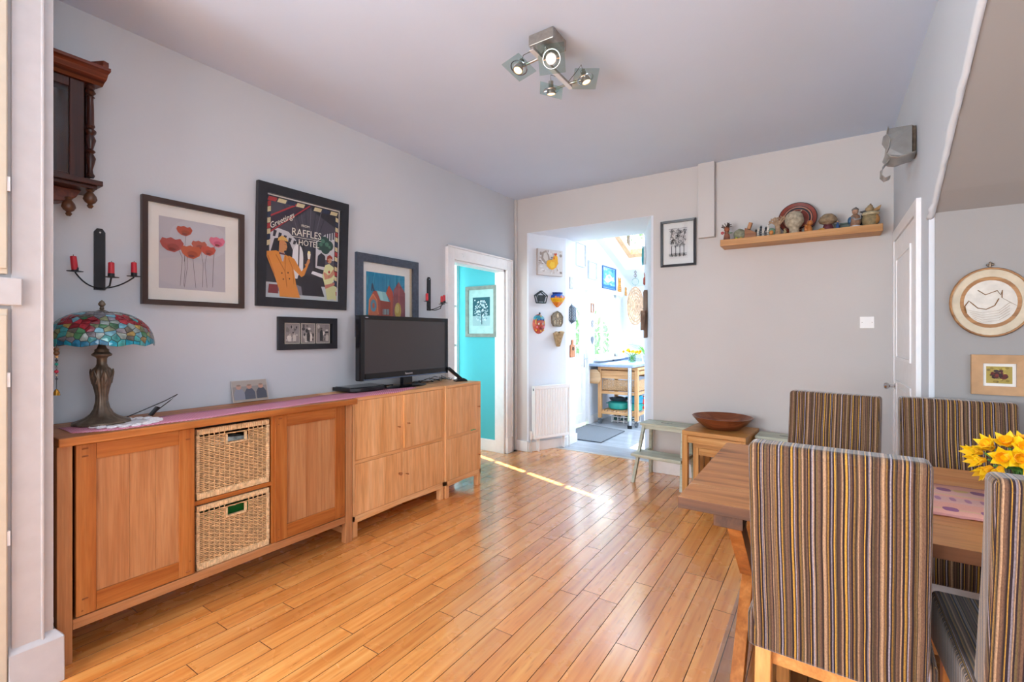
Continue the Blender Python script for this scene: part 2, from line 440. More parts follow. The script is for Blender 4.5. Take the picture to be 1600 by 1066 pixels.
# left wall with doorway y 3.35..4.21 (z 1.98)
DY0, DY1, DZ = 3.345, 4.215, 1.985
wall_poly('wall_left', WALL, [(WX-.12, WX, .40, DY0, 0, CZ), (WX-.12, WX, DY1, BY+.12, 0, CZ), (WX-.12, WX, DY0, DY1, DZ, CZ)])
# back wall with splayed opening
OX0, OX1, OZ = -2.70, -1.349, 2.405
wall_poly('wall_back', WARM_LIT, [(WX, OX0-.02, BY, 5.13, 0, CZ), (OX1+.02, .55, BY, BY+.12, 0, CZ), (OX0-.02, OX1+.02, BY, 5.13, OZ, CZ)])
m = MB(); m.prismz([(OX0-.0199, BY), (OX0, BY), (-2.487, 4.883), (-2.487, 5.13), (OX0-.0199, 5.13)], 0, OZ); struct(m.build('wall_passage_left', KWALL))
m = MB(); m.prismz([(OX1, BY), (OX1+.0199, BY), (OX1+.0199, 5.14), (-1.647, 5.14)], 0, OZ); struct(m.build('wall_passage_right', KWALL))
wall_poly('wall_passage_top', KWALL, [(OX0-.02, OX1+.02, BY+.002, 5.13, OZ-.004, OZ+.01)])
# right wall (x=.43) with soffit cut, extruded in x
m = MB(); m.M = Matrix(((0, 1, 0, 0), (1, 0, 0, 0), (0, 0, 1, 0), (0, 0, 0, 1)))
m.prism([(3.04, 0), (BY+.05, 0), (BY+.05, CZ), (3.04, CZ)], .43, .55)
m.prism([(3.04, 1.86), (3.04, CZ), (1.48, CZ), (1.80, 2.585), (2.16, 2.385), (2.60, 2.13), (2.90, 1.945)], .43, .452)
struct(m.build('wall_right', WALL))
# alcove wall and sloped soffit under the stairs
wall_poly('wall_alcove', TAUPE_SHADE, [(.452, 3.3, 3.034, 3.16, 0, 2.0)])
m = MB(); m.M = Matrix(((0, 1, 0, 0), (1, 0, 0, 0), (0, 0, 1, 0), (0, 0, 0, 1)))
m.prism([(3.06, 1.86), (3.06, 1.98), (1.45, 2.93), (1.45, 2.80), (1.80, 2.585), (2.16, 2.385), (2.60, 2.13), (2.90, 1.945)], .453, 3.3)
struct(m.build('ceiling_stair_slope', TAUPE_SHADE))
# rough plaster bead along the sloping corner
pts = []; random.seed(3)
prof = [(3.05, 1.853), (2.90, 1.94), (2.60, 2.125), (2.16, 2.38), (1.80, 2.58), (1.50, 2.775)]
for a, b in zip(prof[:-1], prof[1:]):
    for t in range(8):
        q = t/8; pts.append((.437+random.uniform(-.003, .003), lerp(a[0], b[0], q), lerp(a[1], b[1], q)+random.uniform(-.003, .003)))
struct(MB().tube(pts, [.011+random.uniform(-.002, .003) for _ in pts], 8).build('trim_1', WALL, smooth='all'))
wall_poly('ceiling', CEIL, [(WX-.12, 3.4, -2.4, BY+.12, CZ, CZ+.1)])
# nib wall on the near left, with its architrave, plinth and cupboard door
NX = -2.38
plain('trim_paint', '#B9B6B7', .4, noise=.02)
wall_poly('wall_nib', MATS['trim_paint'], [(WX-.2, NX, -2.4, -2.1, 0, CZ), (WX-.2, NX, -.6, .36, 0, CZ), (WX-.2, NX, -2.1, -.6, 0, .7), (WX-.2, NX, -2.1, -.6, 2.3, CZ), (WX-.2, NX, .36, .515, 0, CZ)])
t2 = MB().box(NX, NX+.012, .405, .482, 0, CZ); t2.box(NX, NX+.018, .479, .488, 0, CZ)
struct(t2.build('trim_2', plain('trim_paint', '#D8D2CE', .4, noise=.02), bevel=.003))
m = MB(); m.hexa([(NX, .395, 0), (NX+.032, .395, 0), (NX+.032, .54, 0), (NX, .54, 0)], [(NX, .395, .165), (NX+.028, .395, .165), (NX+.028, .54, .165), (NX, .54, .165)])
m.add([(NX, .395, .165), (NX+.028, .395, .165), (NX+.028, .54, .165), (NX, .54, .165), (NX, .40, .19), (NX, .52, .19), ], [(0, 1, 4), (1, 2, 5, 4), (2, 3, 5)])
m.box(WX, NX+.02, .515, .534, 0, .165)
struct(m.build('baseboard_nib', MATS['trim_paint'], bevel=.003))
d = struct(MB().box(NX, NX+.022, -.6, .395, .02, 1.372).build('door_3', CREAM, bevel=.003))
dd = MB().box(NX+.002, NX+.03, .28, .392, .04, 1.35).build('panel', CREAM, d, bevel=.003)
MB().box(NX+.01, NX+.026, .392, .400, .55, .60).box(NX+.01, NX+.026, .392, .400, 1.1, 1.15).build('hinge', WHITE, d)
d = struct(MB().box(NX, NX+.022, -.6, .395, 1.492, 2.6).build('door_4', CREAM, bevel=.003))
MB().box(NX+.002, NX+.03, .28, .392, 1.51, 2.58).build('panel', CREAM, d, bevel=.003)
MB().box(NX+.01, NX+.026, .392, .400, 1.78, 1.83).build('hinge', WHITE, d)
struct(MB().box(NX, NX+.03, -.6, .43, 1.384, 1.480).build('trim_3', MATS['trim_paint'], bevel=.004))
# unseen walls behind and beside the camera, windows added for the fill lamps
wall_poly('wall_front', WALL, [(WX-.2, -2.1, -2.4, -2.2, 0, CZ), (.1, 3.4, -2.4, -2.2, 0, CZ), (-2.1, .1, -2.4, -2.2, 0, .7), (-2.1, .1, -2.4, -2.2, 2.3, CZ)])
wall_poly('wall_far_right', WALL, [(3.2, 3.4, -2.4, -1.4, 0, CZ), (3.2, 3.4, .8, 3.2, 0, CZ), (3.2, 3.4, -1.4, .8, 0, .7), (3.2, 3.4, -1.4, .8, 2.3, CZ)])
m = MB()
for a, b in ((-2.1, -2.02), (-1.04, -.96), (.02, .1)): m.box(a, b, -2.32, -2.24, .7, 2.3)
m.box(-2.1, .1, -2.32, -2.24, .7, .78); m.box(-2.1, .1, -2.32, -2.24, 2.22, 2.3); struct(m.build('window_unseen_behind', WHITE))
m = MB()
for a, b in ((-2.1, -2.02), (-.68, -.6)): m.box(WX-.18, WX-.1, a, b, .7, 2.3)
m.box(WX-.18, WX-.1, -2.1, -.6, .7, .78); m.box(WX-.18, WX-.1, -2.1, -.6, 2.22, 2.3); struct(m.build('window_unseen_left', WHITE))  # unseen window frame, added around the left fill lamp
m = MB()
for a, b in ((-1.4, -1.32), (-.34, -.26), (.72, .8)): m.box(3.24, 3.32, a, b, .7, 2.3)
m.box(3.24, 3.32, -1.4, .8, .7, .78); m.box(3.24, 3.32, -1.4, .8, 2.22, 2.3); struct(m.build('window_unseen_right', WHITE))
# boxed-in pipe casing on the back wall
struct(MB().box(-.921, -.785, BY-.055, BY, 2.135, CZ).build('trim_4', WARM_LIT, bevel=.004))
# corner fillet in the left back corner
struct(MB().box(WX, WX+.03, BY-.03, BY, 0, CZ).build('trim_5', WARM_LIT, bevel=.012, seg=3))
# baseboards
def bboard(name, b, parent=None): return struct(MB().box(*b).build(name, WHITE, parent, bevel=.005))
bboard('baseboard_left', (WX, WX+.022, .54, 3.24, 0, .15))
m = MB().box(WX+.0, OX0, BY-.022, BY, 0, .115); m.box(OX0-.01, OX0+.0, BY-.02, BY, 0, .115)
struct(m.build('baseboard_back_left', WHITE, bevel=.005))
bboard('baseboard_back_right', (OX1+.02, .43, BY-.02, BY, 0, .12))
bboard('baseboard_right', (.41, .43, 4.28, BY, 0, .12))
bboard('baseboard_alcove', (.43, 3.2, 3.02, 3.04, 0, .12))
UL = Vector((.213, .473, 0)).normalized(); NL = Vector((UL.y, -UL.x, 0))
def SP(s_, n_=0.0, z=0.0):   # point on the splayed reveal: along, off the wall, height
    p = Vector((OX0, BY, z)) + UL*s_ + NL*n_; return p
SLEN = .519; SROT = math.atan2(UL.y, UL.x)    # local +X along the reveal, local -Y off the wall
m = MB(); q = [SP(-.01), SP(SLEN+.0), Vector((-2.487, 5.13, 0)), Vector((-2.465, 5.15, 0)), Vector((-2.465, 4.874, 0)), SP(-.01, .022)]
m.prismz([(p.x, p.y) for p in q], 0, .105); struct(m.build('baseboard_passage', WHITE, bevel=.004))

# ---- doorway on the left wall, hall beyond
m = MB(); m.box(WX, WX+.025, DY0-.105, DY0, 0, DZ+.105); m.box(WX, WX+.025, DY1, DY1+.10, 0, DZ+.105); m.box(WX, WX+.025, DY0, DY1, DZ, DZ+.105)
m.box(WX+.02, WX+.036, DY0-.105, DY0-.088, 0, DZ+.12); m.box(WX+.02, WX+.036, DY1+.083, DY1+.10, 0, DZ+.12); m.box(WX+.02, WX+.036, DY0-.105, DY1+.10, DZ+.105, DZ+.122)
m.box(WX, WX+.036, DY1-.006, DY1+.108, 0, .17)
DR = struct(m.build('door_1', WHITE, bevel=.003))
m = MB(); m.box(WX-.12, WX, DY0, DY0+.022, 0, DZ); m.box(WX-.12, WX, DY1-.03, DY1, 0, DZ); m.box(WX-.12, WX, DY0, DY1, DZ-.022, DZ)
m.box(WX-.075, WX-.04, DY0+.02, DY0+.035, 0, DZ-.02); m.build('door_frame', WHITE, DR, bevel=.002)
m = MB()
m.tube([(WX+.03, 3.44, 2.05), (WX+.045, 3.44, 2.04), (WX+.05, 3.445, 2.02), (WX+.045, 3.455, 2.03)], .003, 6)
m.build('hook', WHITE, DR)
# porch: teal side wall y=4.2, outer wall x=-3.5 with a tall narrow light beside the teal wall
PX = -3.5; TY = 4.205
wall_poly('wall_hall_teal', TEAL, [(PX-.1, WX-.122, TY, TY+.1, 0, 2.5)])
struct(MB().box(PX, WX-.12, TY-.018, TY, 0, .13).build('baseboard_hall', WHITE, bevel=.004))
wall_poly('wall_hall_outer', TEAL, [(PX-.1, PX, 1.4, 4.075, 0, 2.5), (PX-.1, PX, 4.075, TY, 0, .30), (PX-.1, PX, 4.075, TY, 2.12, 2.5)])
wall_poly('wall_hall_end', WALL, [(PX-.1, WX-.12, 1.3, 1.4, 0, 2.5)])
wall_poly('wall_hall_back_of_room', TEAL, [(WX-.13, WX-.12, 1.4, DY0-.0, 0, 2.5), (WX-.13, WX-.12, DY0, DY1, DZ, 2.5)])
m = MB(); m.hexa([(PX-.1, 1.3, 2.3), (WX-.12, 1.3, 2.3), (WX-.12, TY, 2.12), (PX-.1, TY, 2.12)], [(PX-.1, 1.3, 2.5), (WX-.12, 1.3, 2.5), (WX-.12, TY, 2.5), (PX-.1, TY, 2.5)])
struct(m.build('ceiling_hall', TEAL))
m = MB(); m.box(PX-.06, PX-.02, 4.075, 4.098, .3, 2.12); m.box(PX-.06, PX-.02, 4.165, TY, .3, 2.12); m.box(PX-.06, PX-.02, 4.075, TY, .3, .33); m.box(PX-.06, PX-.02, 4.075, TY, 2.09, 2.12)
for z in (.70, 1.15, 1.60): m.box(PX-.05, PX-.03, 4.075, TY, z, z+.03)
WN = struct(m.build('window_3', WHITE))
MB().box(PX-.042, PX-.038, 4.088, 4.186, .33, 2.09).build('pane', PANE, WN)

# ------------------------------------------------------------ KITCHEN shell
KX = -2.83; KY = 8.10
def RZ(y): return 2.72-.37*(y-6.54)
m = MB(); vm = MB()
rows = []
y = 4.745; random.seed(5)
KF = struct(bx('floor', DKGAP, (WX, 1.6, 4.742, KY+.1, -.12, -.012)))
k = 0
while y < KY:
    off = random.uniform(0, 1.2); x = KX - off
    while x < -.3:
        a, b = max(x, KX), min(x+1.2, .2)
        if b-a > .03:
            mm = MB().box(0, b-a-.001, 0, .149, -.012, 0); mm.build('plank', VINYL, KF, loc=(a, y, 0)); k += 1
        x += 1.2
    y += .15
struct(bx('trim_6', plain('threshold_strip', '#C9C9C6', .3, .4), (-2.53, OX1+.02, 4.715, 4.755, -.002, .004), bevel=.002))
# left kitchen wall (door and window openings), gable shaped
m = MB(); m.M = Matrix(((0, 1, 0, 0), (1, 0, 0, 0), (0, 0, 1, 0), (0, 0, 0, 1)))
KD0, KD1, KDZ = 5.36, 6.30, 1.97; KW0, KW1, KWZ0, KWZ1 = 6.50, 7.46, .93, 1.95
m.prism([(5.10, 0), (KD0, 0), (KD0, RZ(KD0)+.02), (5.10, RZ(5.1)+.02)], KX-.15, KX)
m.prism([(KD0, KDZ), (KD1, KDZ), (KD1, RZ(KD1)+.02), (KD0, RZ(KD0)+.02)], KX-.15, KX)
m.prism([(KD1, 0), (KW0, 0), (KW0, RZ(KW0)+.02), (KD1, RZ(KD1)+.02)], KX-.15, KX)
m.prism([(KW0, 0), (KW1, 0), (KW1, KWZ0), (KW0, KWZ0)], KX-.15, KX)
m.prism([(KW0, KWZ1), (KW1, KWZ1), (KW1, RZ(KW1)+.02), (KW0, RZ(KW0)+.02)], KX-.15, KX)
m.prism([(KW1, 0), (KY+.1, 0), (KY+.1, RZ(KY)+.02), (KW1, RZ(KW1)+.02)], KX-.15, KX)
struct(m.build('wall_kitchen_left', KWALL))
wall_poly('wall_kitchen_back', KWALL, [(KX-.15, 1.7, KY, KY+.15, 0, 2.2)])
wall_poly('wall_kitchen_right', KWALL, [(1.6, 1.75, 5.0, 8.2, 0, 3.3)])
wall_poly('wall_kitchen_front', KWALL, [(OX1+.03, 1.7, 5.0, 5.13, 0, 3.3), (KX-.1, OX1+.03, 5.10, 5.13, OZ, 3.3), (KX-.15, -2.489, 5.131, 5.15, 0, 3.3)])
# sloping kitchen ceiling with the skylight shaft
SX0, SX1, SY0, SY1 = -2.72, -1.45, 5.75, 7.52
def roofbox(m, x0, x1, y0, y1, a, b):
    m.hexa([(x0, y0, RZ(y0)+a), (x1, y0, RZ(y0)+a), (x1, y1, RZ(y1)+a), (x0, y1, RZ(y1)+a)], [(x0, y0, RZ(y0)+b), (x1, y0, RZ(y0)+b), (x1, y1, RZ(y1)+b), (x0, y1, RZ(y1)+b)])
m = MB(); roofbox(m, KX-.15, SX0, 5.0, KY+.15, 0, .16); roofbox(m, SX1, 1.75, 5.0, KY+.15, 0, .16); roofbox(m, SX0, SX1, 5.0, SY0, 0, .16); roofbox(m, SX0, SX1, SY1, KY+.15, 0, .16)
struct(m.build('ceiling_kitchen', KWALL))
FX0, FX1, FY0, FY1 = -2.62, -1.55, 5.85, 7.38
m = MB(); roofbox(m, FX0, FX0+.075, FY0, FY1, .12, .20); roofbox(m, FX1-.075, FX1, FY0, FY1, .12, .20); roofbox(m, FX0+.075, FX1-.075, FY1-.10, FY1, .12, .20); roofbox(m, FX0+.075, FX1-.075, FY0, FY0+.08, .12, .20)
SK = struct(m.build('window_4', wood('skylight_pine', '#D8A878', '#E3B88A', '#EBC79E', 'y', .4)))
m = MB(); roofbox(m, SX0, FX0, SY0, SY1, .10, .16); roofbox(m, FX1, SX1, SY0, SY1, .10, .16); roofbox(m, FX0, FX1, FY1, SY1, .10, .16); roofbox(m, FX0, FX1, SY0, FY0, .10, .16)
m.build('lining', WHITE, SK)
m = MB(); roofbox(m, FX0+.07, FX1-.07, FY0+.07, FY1-.09, .17, .175); m.build('pane', PANE, SK)
m = MB(); roofbox(m, -2.20, -2.165, FY0+.07, FY1-.09, .15, .19); m.build('glazing_bar', plain('grey_bar', '#8F9AA6', .4), SK)
# back door
m = MB(); a, b = KD0, KD1
m.box(KX-.10, KX+.015, a, a+.05, 0, KDZ); m.box(KX-.10, KX+.015, b-.05, b, 0, KDZ); m.box(KX-.10, KX+.015, a+.05, b-.05, KDZ-.05, KDZ)
BD = struct(m.build('door_2', WHITE, bevel=.003))
a += .05; b -= .05
m = MB(); x0, x1 = KX-.08, KX-.03
m.box(x0, x1, a, a+.11, .03, KDZ-.05); m.box(x0, x1, b-.11, b, .03, KDZ-.05); m.box(x0, x1, a+.11, b-.11, .03, .17); m.box(x0, x1, a+.11, b-.11, .86, .98); m.box(x0, x1, a+.11, b-.11, KDZ-.16, KDZ-.05)
m.build('door_leaf', WHITE, BD, bevel=.004)
MB().box(KX-.062, KX-.048, a+.11, b-.11, .17, .86).build('panel', WHITE, BD)
MB().box(KX-.058, KX-.052, a+.11, b-.11, .98, KDZ-.16).build('pane', PANE, BD)
m = MB(); m.box(KX-.03, KX-.022, b-.075, b-.045, .82, 1.02); m.tube([(KX-.025, b-.06, .95), (KX+.02, b-.06, .95), (KX+.02, b-.17, .95)], .009, 8); m.build('handle', CHROME, BD)
struct(bx('baseboard_kitchen', WHITE, (KX, KX+.018, KD1, KY, 0, .11), bevel=.003))
# kitchen window
m = MB(); a, b = KW0, KW1
for yy in (a, b-.05): m.box(KX-.11, KX-.05, yy, yy+.05, KWZ0, KWZ1)
m.box(KX-.11, KX-.05, a, b, KWZ0, KWZ0+.05); m.box(KX-.11, KX-.05, a, b, KWZ1-.05, KWZ1)
m.box(KX-.105, KX-.045, a+.05, a+.10, KWZ0, KWZ1); m.box(KX-.105, KX-.045, b-.12, b-.05, KWZ0, KWZ1)
m.box(KX-.09, KX-.06, a+.44, a+.47, KWZ0, KWZ1)
KW = struct(m.build('window_5', WHITE, bevel=.003))
MB().box(KX-.080, KX-.074, a+.05, b-.05, KWZ0+.05, KWZ1-.05).build('pane', PANE, KW)
MB().box(KX-.05, KX+.10, a-.04, b+.04, KWZ0-.03, KWZ0).build('window_sill', WHITE, KW, bevel=.004)
t = thing('roller_blind', 'white rolled-up blind above the kitchen window', 'blind', (KX, 6.98, 1.96))
MB().cyl((.04, -.52, 0), (.04, .52, 0), .032, n=14).build('roll', WHITE, t, smooth=True)
MB().box(0, .06, -.535, -.52, -.04, .04).box(0, .06, .52, .535, -.04, .04).each('bracket', WHITE, t)

# garden outside, real bushes and a tree
struct(bx('ground', plain('lawn', '#7F9A62', .9, noise=.2, scale=4), (-14, KX-.3, 3.2, 22, -.5, -.2)))
LEAF = plain('leaf_green', '#6F9160', .6, noise=.2, scale=8); BARK = plain('bark', '#5B4A3E', .9, noise=.2)
def bush(name, label, cat, loc, rx, rz, n, h, seed):
    random.seed(seed); t = thing(name, label, cat, loc)
    m = MB()
    for i in range(n):
        a = random.uniform(0, 2*PI); u = random.uniform(-1, 1); q = random.uniform(.55, 1)
        c = Vector((rx*q*math.sqrt(1-u*u)*math.cos(a), rx*q*math.sqrt(1-u*u)*math.sin(a), h+rz*q*u))
        s_ = random.uniform(.05, .09); e = Euler((random.uniform(0, 6), random.uniform(0, 6), random.uniform(0, 6))).to_matrix()
        m.add([tuple(c+e@Vector(p)) for p in ((-s_, 0, 0), (0, -s_*.5, 0), (s_, 0, 0), (0, s_*.5, 0))], [(0, 1, 2, 3)])
    tag(m.build('foliage', LEAF, t, recalc=False), None, None, kind='stuff')
    MB().tube([(0, 0, 0), (.05, .02, h*.5), (0, 0, h)], [.09, .07, .04], 8).build('trunk', BARK, t, smooth=True)
bush('garden_shrub', 'leafy green shrub seen through the left half of the kitchen window', 'shrub', (-5.2, 10.6, -.2), 1.0, .9, 1500, 1.3, 1)
bush('garden_shrub', 'leafy green shrub outside the glazed back door', 'shrub', (-4.7, 8.9, -.2), .7, .8, 1000, 1.2, 2)
bush('garden_tree', 'tall bushy tree seen through the kitchen skylight', 'tree', (-5.2, 14.5, -.2), 1.8, 1.9, 2600, 6.3, 3)

# ------------------------------------------------------------ KITCHEN things
t = thing('doormat', 'flat grey doormat lying on the kitchen floor by the back door', 'mat', (0, 0, 0))
MB().prismz([(-2.20, 5.24), (-2.20, 6.03), (-2.79, 6.20), (-2.79, 5.24)], .001, .009).build('pile', plain('mat_grey', '#767C84', .95, noise=.15, bump=.5, scale=120), t)
m = MB()
e = [(-2.20, 5.24), (-2.20, 6.03), (-2.79, 6.20), (-2.79, 5.24)]
for i in range(4):
    p, q = Vector(e[i]+(.006,)), Vector(e[(i+1) % 4]+(.006,)); m.tube([p, q], .006, 6)
m.build('border', plain('rubber', '#4A5058', .7), t)
# worktop with chrome leg
t = thing('worktop', 'dark edged grey kitchen worktop on a chrome leg under the window', 'worktop', (0, 0, 0))
MB().prismz([(KX+.004, 6.26), (-2.15, 6.20), (-2.15, KY-.02), (KX+.004, KY-.02)], .835, .872).build('top', plain('worktop_grey', '#8FA0B6', .22, noise=.05), t, bevel=.004)
m = MB(); m.cyl((-2.21, 6.26, .04), (-2.21, 6.26, .835), .028, n=18); m.build('leg', CHROME, t, smooth=True)
MB().cyl((-2.21, 6.26, 0), (-2.21, 6.26, .045), .032, n=16).build('foot', BLKPL, t, smooth=True)
MB().box(KX+.004, KX+.03, 7.2, KY-.02, .872, .90).build('upstand', plain('worktop_edge', '#4E6E98', .3), t)
# kitchen trolley
TX0, TX1, TY0, TY1 = -2.72, -2.13, 6.36, 7.05
t = thing('kitchen_trolley', 'beech kitchen trolley on castors under the grey worktop', 'trolley', (0, 0, 0))
for i, (x, y) in enumerate(((TX0, TY0), (TX1-.05, TY0), (TX0, TY1-.05), (TX1-.05, TY1-.05))):
    MB().box(x, x+.05, y, y+.05, .09, .79).build('leg', cartw('z'), t, bevel=.003)
    c = MB(); c.cyl((x+.025, y+.025, .09), (x+.025, y+.025, .06), .012, n=8); c.box(x+.0, x+.008, y+.005, y+.045, .02, .07); c.box(x+.042, x+.05, y+.005, y+.045, .02, .07); c.cyl((x+.010, y+.025, .03), (x+.04, y+.025, .03), .03, n=14)
    c.build('castor', plain('castor_grey', '#6F757C', .4, .3), t, smooth=True)
MB().box(TX0, TX1, TY0, TY1, .79, .825).build('top', cartw('x'), t, bevel=.003)
for z0, z1 in ((.66, .775), (.44, .48), (.15, .19)):
    m = MB(); m.box(TX0+.05, TX1-.05, TY0+.008, TY0+.03, z0, z1); m.box(TX1-.035, TX1-.012, TY0+.05, TY1-.05, z0 if z0 < .6 else .72, z1); m.box(TX0+.012, TX0+.03, TY0+.05, TY1-.05, z0, z1); m.box(TX0+.05, TX1-.05, TY1-.03, TY1-.008, z0, z1)
    m.build('rail', cartw('x'), t, bevel=.002)
for i in range(11):
    x = TX0+.055+i*.045; MB().box(x, x+.03, TY0+.03, TY1-.03, .19, .205).build('slat', cartw('y'), t, bevel=.002)
WK = plain('wicker_pale', '#C9A57C', .7, noise=.2, bump=.8, scale=90)
WKD = plain('wicker_dark', '#8A6238', .8, noise=.2)
tb = thing('wicker_basket', 'wide wicker basket sitting in the kitchen trolley', 'basket', (0, 0, 0))
m = MB(); m.box(TX0+.055, TX1-.055, TY0+.05, TY1-.06, .485, .50)
MB().box(TX0+.055, TX1-.04, TY0+.05, TY1-.06, .482, .50).build('bottom', WKD, tb)
m = MB()
for j in range(12):
    z = .50+j*.0128
    m.tube([(TX0+.06, TY0+.045, z), (TX1-.042, TY0+.045, z), (TX1-.03, TY0+.055, z), (TX1-.03, TY1-.07, z)], .0062, 5)
m.build('weave', WK, tb)['kind'] = 'stuff'
for i in range(9):
    x = TX0+.07+i*.058; MB().box(x, x+.008, TY0+.034, TY0+.04, .50, .65).build('stake', WK, tb)
# casserole pots
CAST = plain('teal_enamel', '#2FA79C', .18, noise=.03); CASTB = plain('blue_enamel', '#2B93B4', .18, noise=.03); RED = plain('red_enamel', '#C8302A', .3)
def pot(label, x, y, z, r, h, mat, lid=True):
    t = thing('casserole_pot', label, 'pot', (x, y, z), group=None)
    MB().lathe([(r*.86, 0), (r*.97, .01), (r, h*.6), (r*1.0, h), (r*.96, h), (r*.94, .012)], 28).build('body', mat, t, smooth=True)
    m = MB()
    for sgn in (-1, 1): m.tube([(sgn*r*.98, -.03, h*.8), (sgn*(r+.028), -.022, h*.82), (sgn*(r+.028), .022, h*.82), (sgn*r*.98, .03, h*.8)], .007, 6)
    m.build('handle', mat, t, smooth=True)
    if lid:
        MB().lathe([(r*1.02, h+.001), (r*1.02, h+.008), (r*.8, h+.022), (r*.2, h+.032), (0, h+.032)], 28, cap=False).build('lid', mat, t, smooth=True)
        if lid != 'flat': MB().lathe([(.008, h+.03), (.008, h+.04), (.02, h+.05), (.012, h+.058), (0, h+.058)], 14, cap=False).build('knob', BLKPL, t, smooth=True)
    return t
pot('shallow lidded teal casserole on the left of the trolley shelf', -2.50, 6.62, .206, .155, .085, CAST, 'flat')
pot('deep green casserole at the bottom right of the trolley shelf', -2.245, 6.60, .206, .10, .10, CAST, False)
pot('blue casserole stacked on the green one in the trolley', -2.245, 6.60, .308, .105, .095, CASTB)
t = thing('frying_pan', 'dark grey pan resting on the shallow teal casserole', 'pan', (-2.50, 6.62, .325))
MB().lathe([(.05, 0), (.12, .002), (.145, .035), (.14, .035), (.115, .008), (0, .006)], 26, cap=False).build('body', plain('pan_grey', '#4A5360', .3, .5), t, smooth=True)
MB().tube([(.08, .08, .03), (.16, .20, .05)], .009, 8).build('handle', BLKPL, t, smooth=True)
MB().ball((0, 0, .03), .09, 16, 8, (1, 1, .35)).build('lid', plain('pan_lid', '#7C8CA0', .2, .6), t, smooth=True)
t = thing('red_pot', 'bright red pot at the back right of the trolley shelf', 'pot', (-2.26, 6.86, .206))
MB().lathe([(.08, 0), (.09, .02), (.09, .17), (.085, .17), (.08, .02)], 20).build('body', RED, t, smooth=True)
MB().tube([(.09, 0, .13), (.13, 0, .12), (.13, 0, .06), (.09, 0, .05)], .007, 6).build('handle', RED, t, smooth=True)
t = thing('chopping_board', 'rounded pale wooden board hanging on the left end of the trolley', 'board', (TX0-.03, TY0-.02, .78))
m = MB(); m.prism([(-.10, -.20), (-.115, -.05), (-.10, 0), (.02, .01), (.075, -.04), (.09, -.14), (.05, -.20)], -.012, .012); m.build('blade', wood('board_pale', '#C79A6C', '#D8AE82', '#E2BE96', 'x', .5), t, bevel=.004)
MB().tube([(0, 0, -.01), (0, .01, .012), (.0, .03, .0)], .003, 6).build('cord', WKD, t)
t = thing('bottle_rack', 'white perforated rack lying under the kitchen trolley', 'rack', (-2.43, 6.70, 0))
m = MB()
for z in (.02, .085): m.tube([(-.17, -.1, z), (.19, -.1, z)], .008, 6); m.tube([(-.17, .1, z), (.19, .1, z)], .008, 6)
for i in range(5):
    x = -.17+i*.09; m.tube([(x, -.1, 0), (x, -.1, .09)], .008, 6); m.tube([(x, .1, 0), (x, .1, .09)], .008, 6); m.tube([(x, -.1, .02), (x, .1, .02)], .006, 6)
m.build('frame', WHITE, t)
for i in range(3):
    MB().tube([(-.12+i*.11, -.09, .055), (-.12+i*.11, .09, .055)], .026, 12).build('bottle', plain('bottle_green', '#2E5A52', .1), t, smooth=True)
# daffodils in a jar on the worktop
YEL = plain('daffodil_yellow', '#F7C90E', .5, noise=.06); YEL2 = plain('daffodil_orange', '#F3AE0C', .5); GRN = plain('stem_green', '#5E9A45', .5, noise=.1)
def daffodil(m, c, d, s, closed=.5):
    """six petals and a trumpet; m.mi 0 petals, 1 cup"""
    d = Vector(d).normalized(); u = d.orthogonal().normalized(); v = d.cross(u); c = Vector(c)
    m.mi = 0
    for i in range(6):
        a = i*PI/3 + (.1 if i % 2 else 0); r = u*math.cos(a)+v*math.sin(a); q = r.cross(d)
        out = r*(1-closed)+d*closed
        p0 = c; p1 = c+out*s*.55; p2 = c+(r*(1-closed*.9)+d*closed*1.2)*s
        m.add([tuple(p0), tuple(p1-q*s*.24), tuple(p1+d*s*.05), tuple(p1+q*s*.24), tuple(p2)], [(0, 1, 2), (0, 2, 3), (1, 4, 2), (2, 4, 3)])
    m.mi = 1; n = 8; vs = []; fs = []
    for j, (rr, hh) in enumerate(((.12, 0), (.19, .28), (.28, .5))):
        for i in range(n): a = 2*PI*i/n; vs.append(tuple(c+(u*math.cos(a)+v*math.sin(a))*rr*s+d*hh*s))
    for j in range(2):
        for i in range(n): k = (i+1) % n; fs.append((j*n+i, j*n+k, (j+1)*n+k, (j+1)*n+i))
    m.add(vs, fs); m.mi = 0
def posy(name, label, loc, r, h, flowers, s, seed, flabel, fgroup):
    random.seed(seed)
    t = thing(name, label, 'vase', loc)
    MB().lathe([(r*.9, 0), (r, .008), (r, h*.82), (r*.86, h*.92), (r*.93, h), (r*.88, h), (r*.80, h*.92), (r*.94, h*.80), (r*.94, .014), (0, .01)], 28, cap=False).build('jar', JARG, t, smooth=True)
    MB().lathe([(0, .014), (r*.92, .014), (r*.92, h*.6), (0, h*.6)], 20, cap=False).build('water', glass_mat('water', (.86, .93, .9), .02), t, smooth=True)
    for c, d, cl in flowers:
        fo = thing('daffodil', flabel, 'flower', loc, group=fgroup)
        p = Vector(c); m = MB(); b0 = Vector((random.uniform(-r*.5, r*.5), random.uniform(-r*.5, r*.5), .02))
        nk = Vector((c[0]*.30, c[1]*.30, h*1.0))
        m.tube([b0, (b0+nk)/2, nk, p-Vector(d).normalized()*s*.15], .0035, 6)
        m.build('stem', GRN, fo, smooth=True)
        fm = MB(); daffodil(fm, c, d, s, cl)
        o = fm.build('flower_head', [YEL, YEL2], fo, recalc=False)
        so = o.modifiers.new('thick', 'SOLIDIFY'); so.thickness = .0012
    return t
random.seed(2)
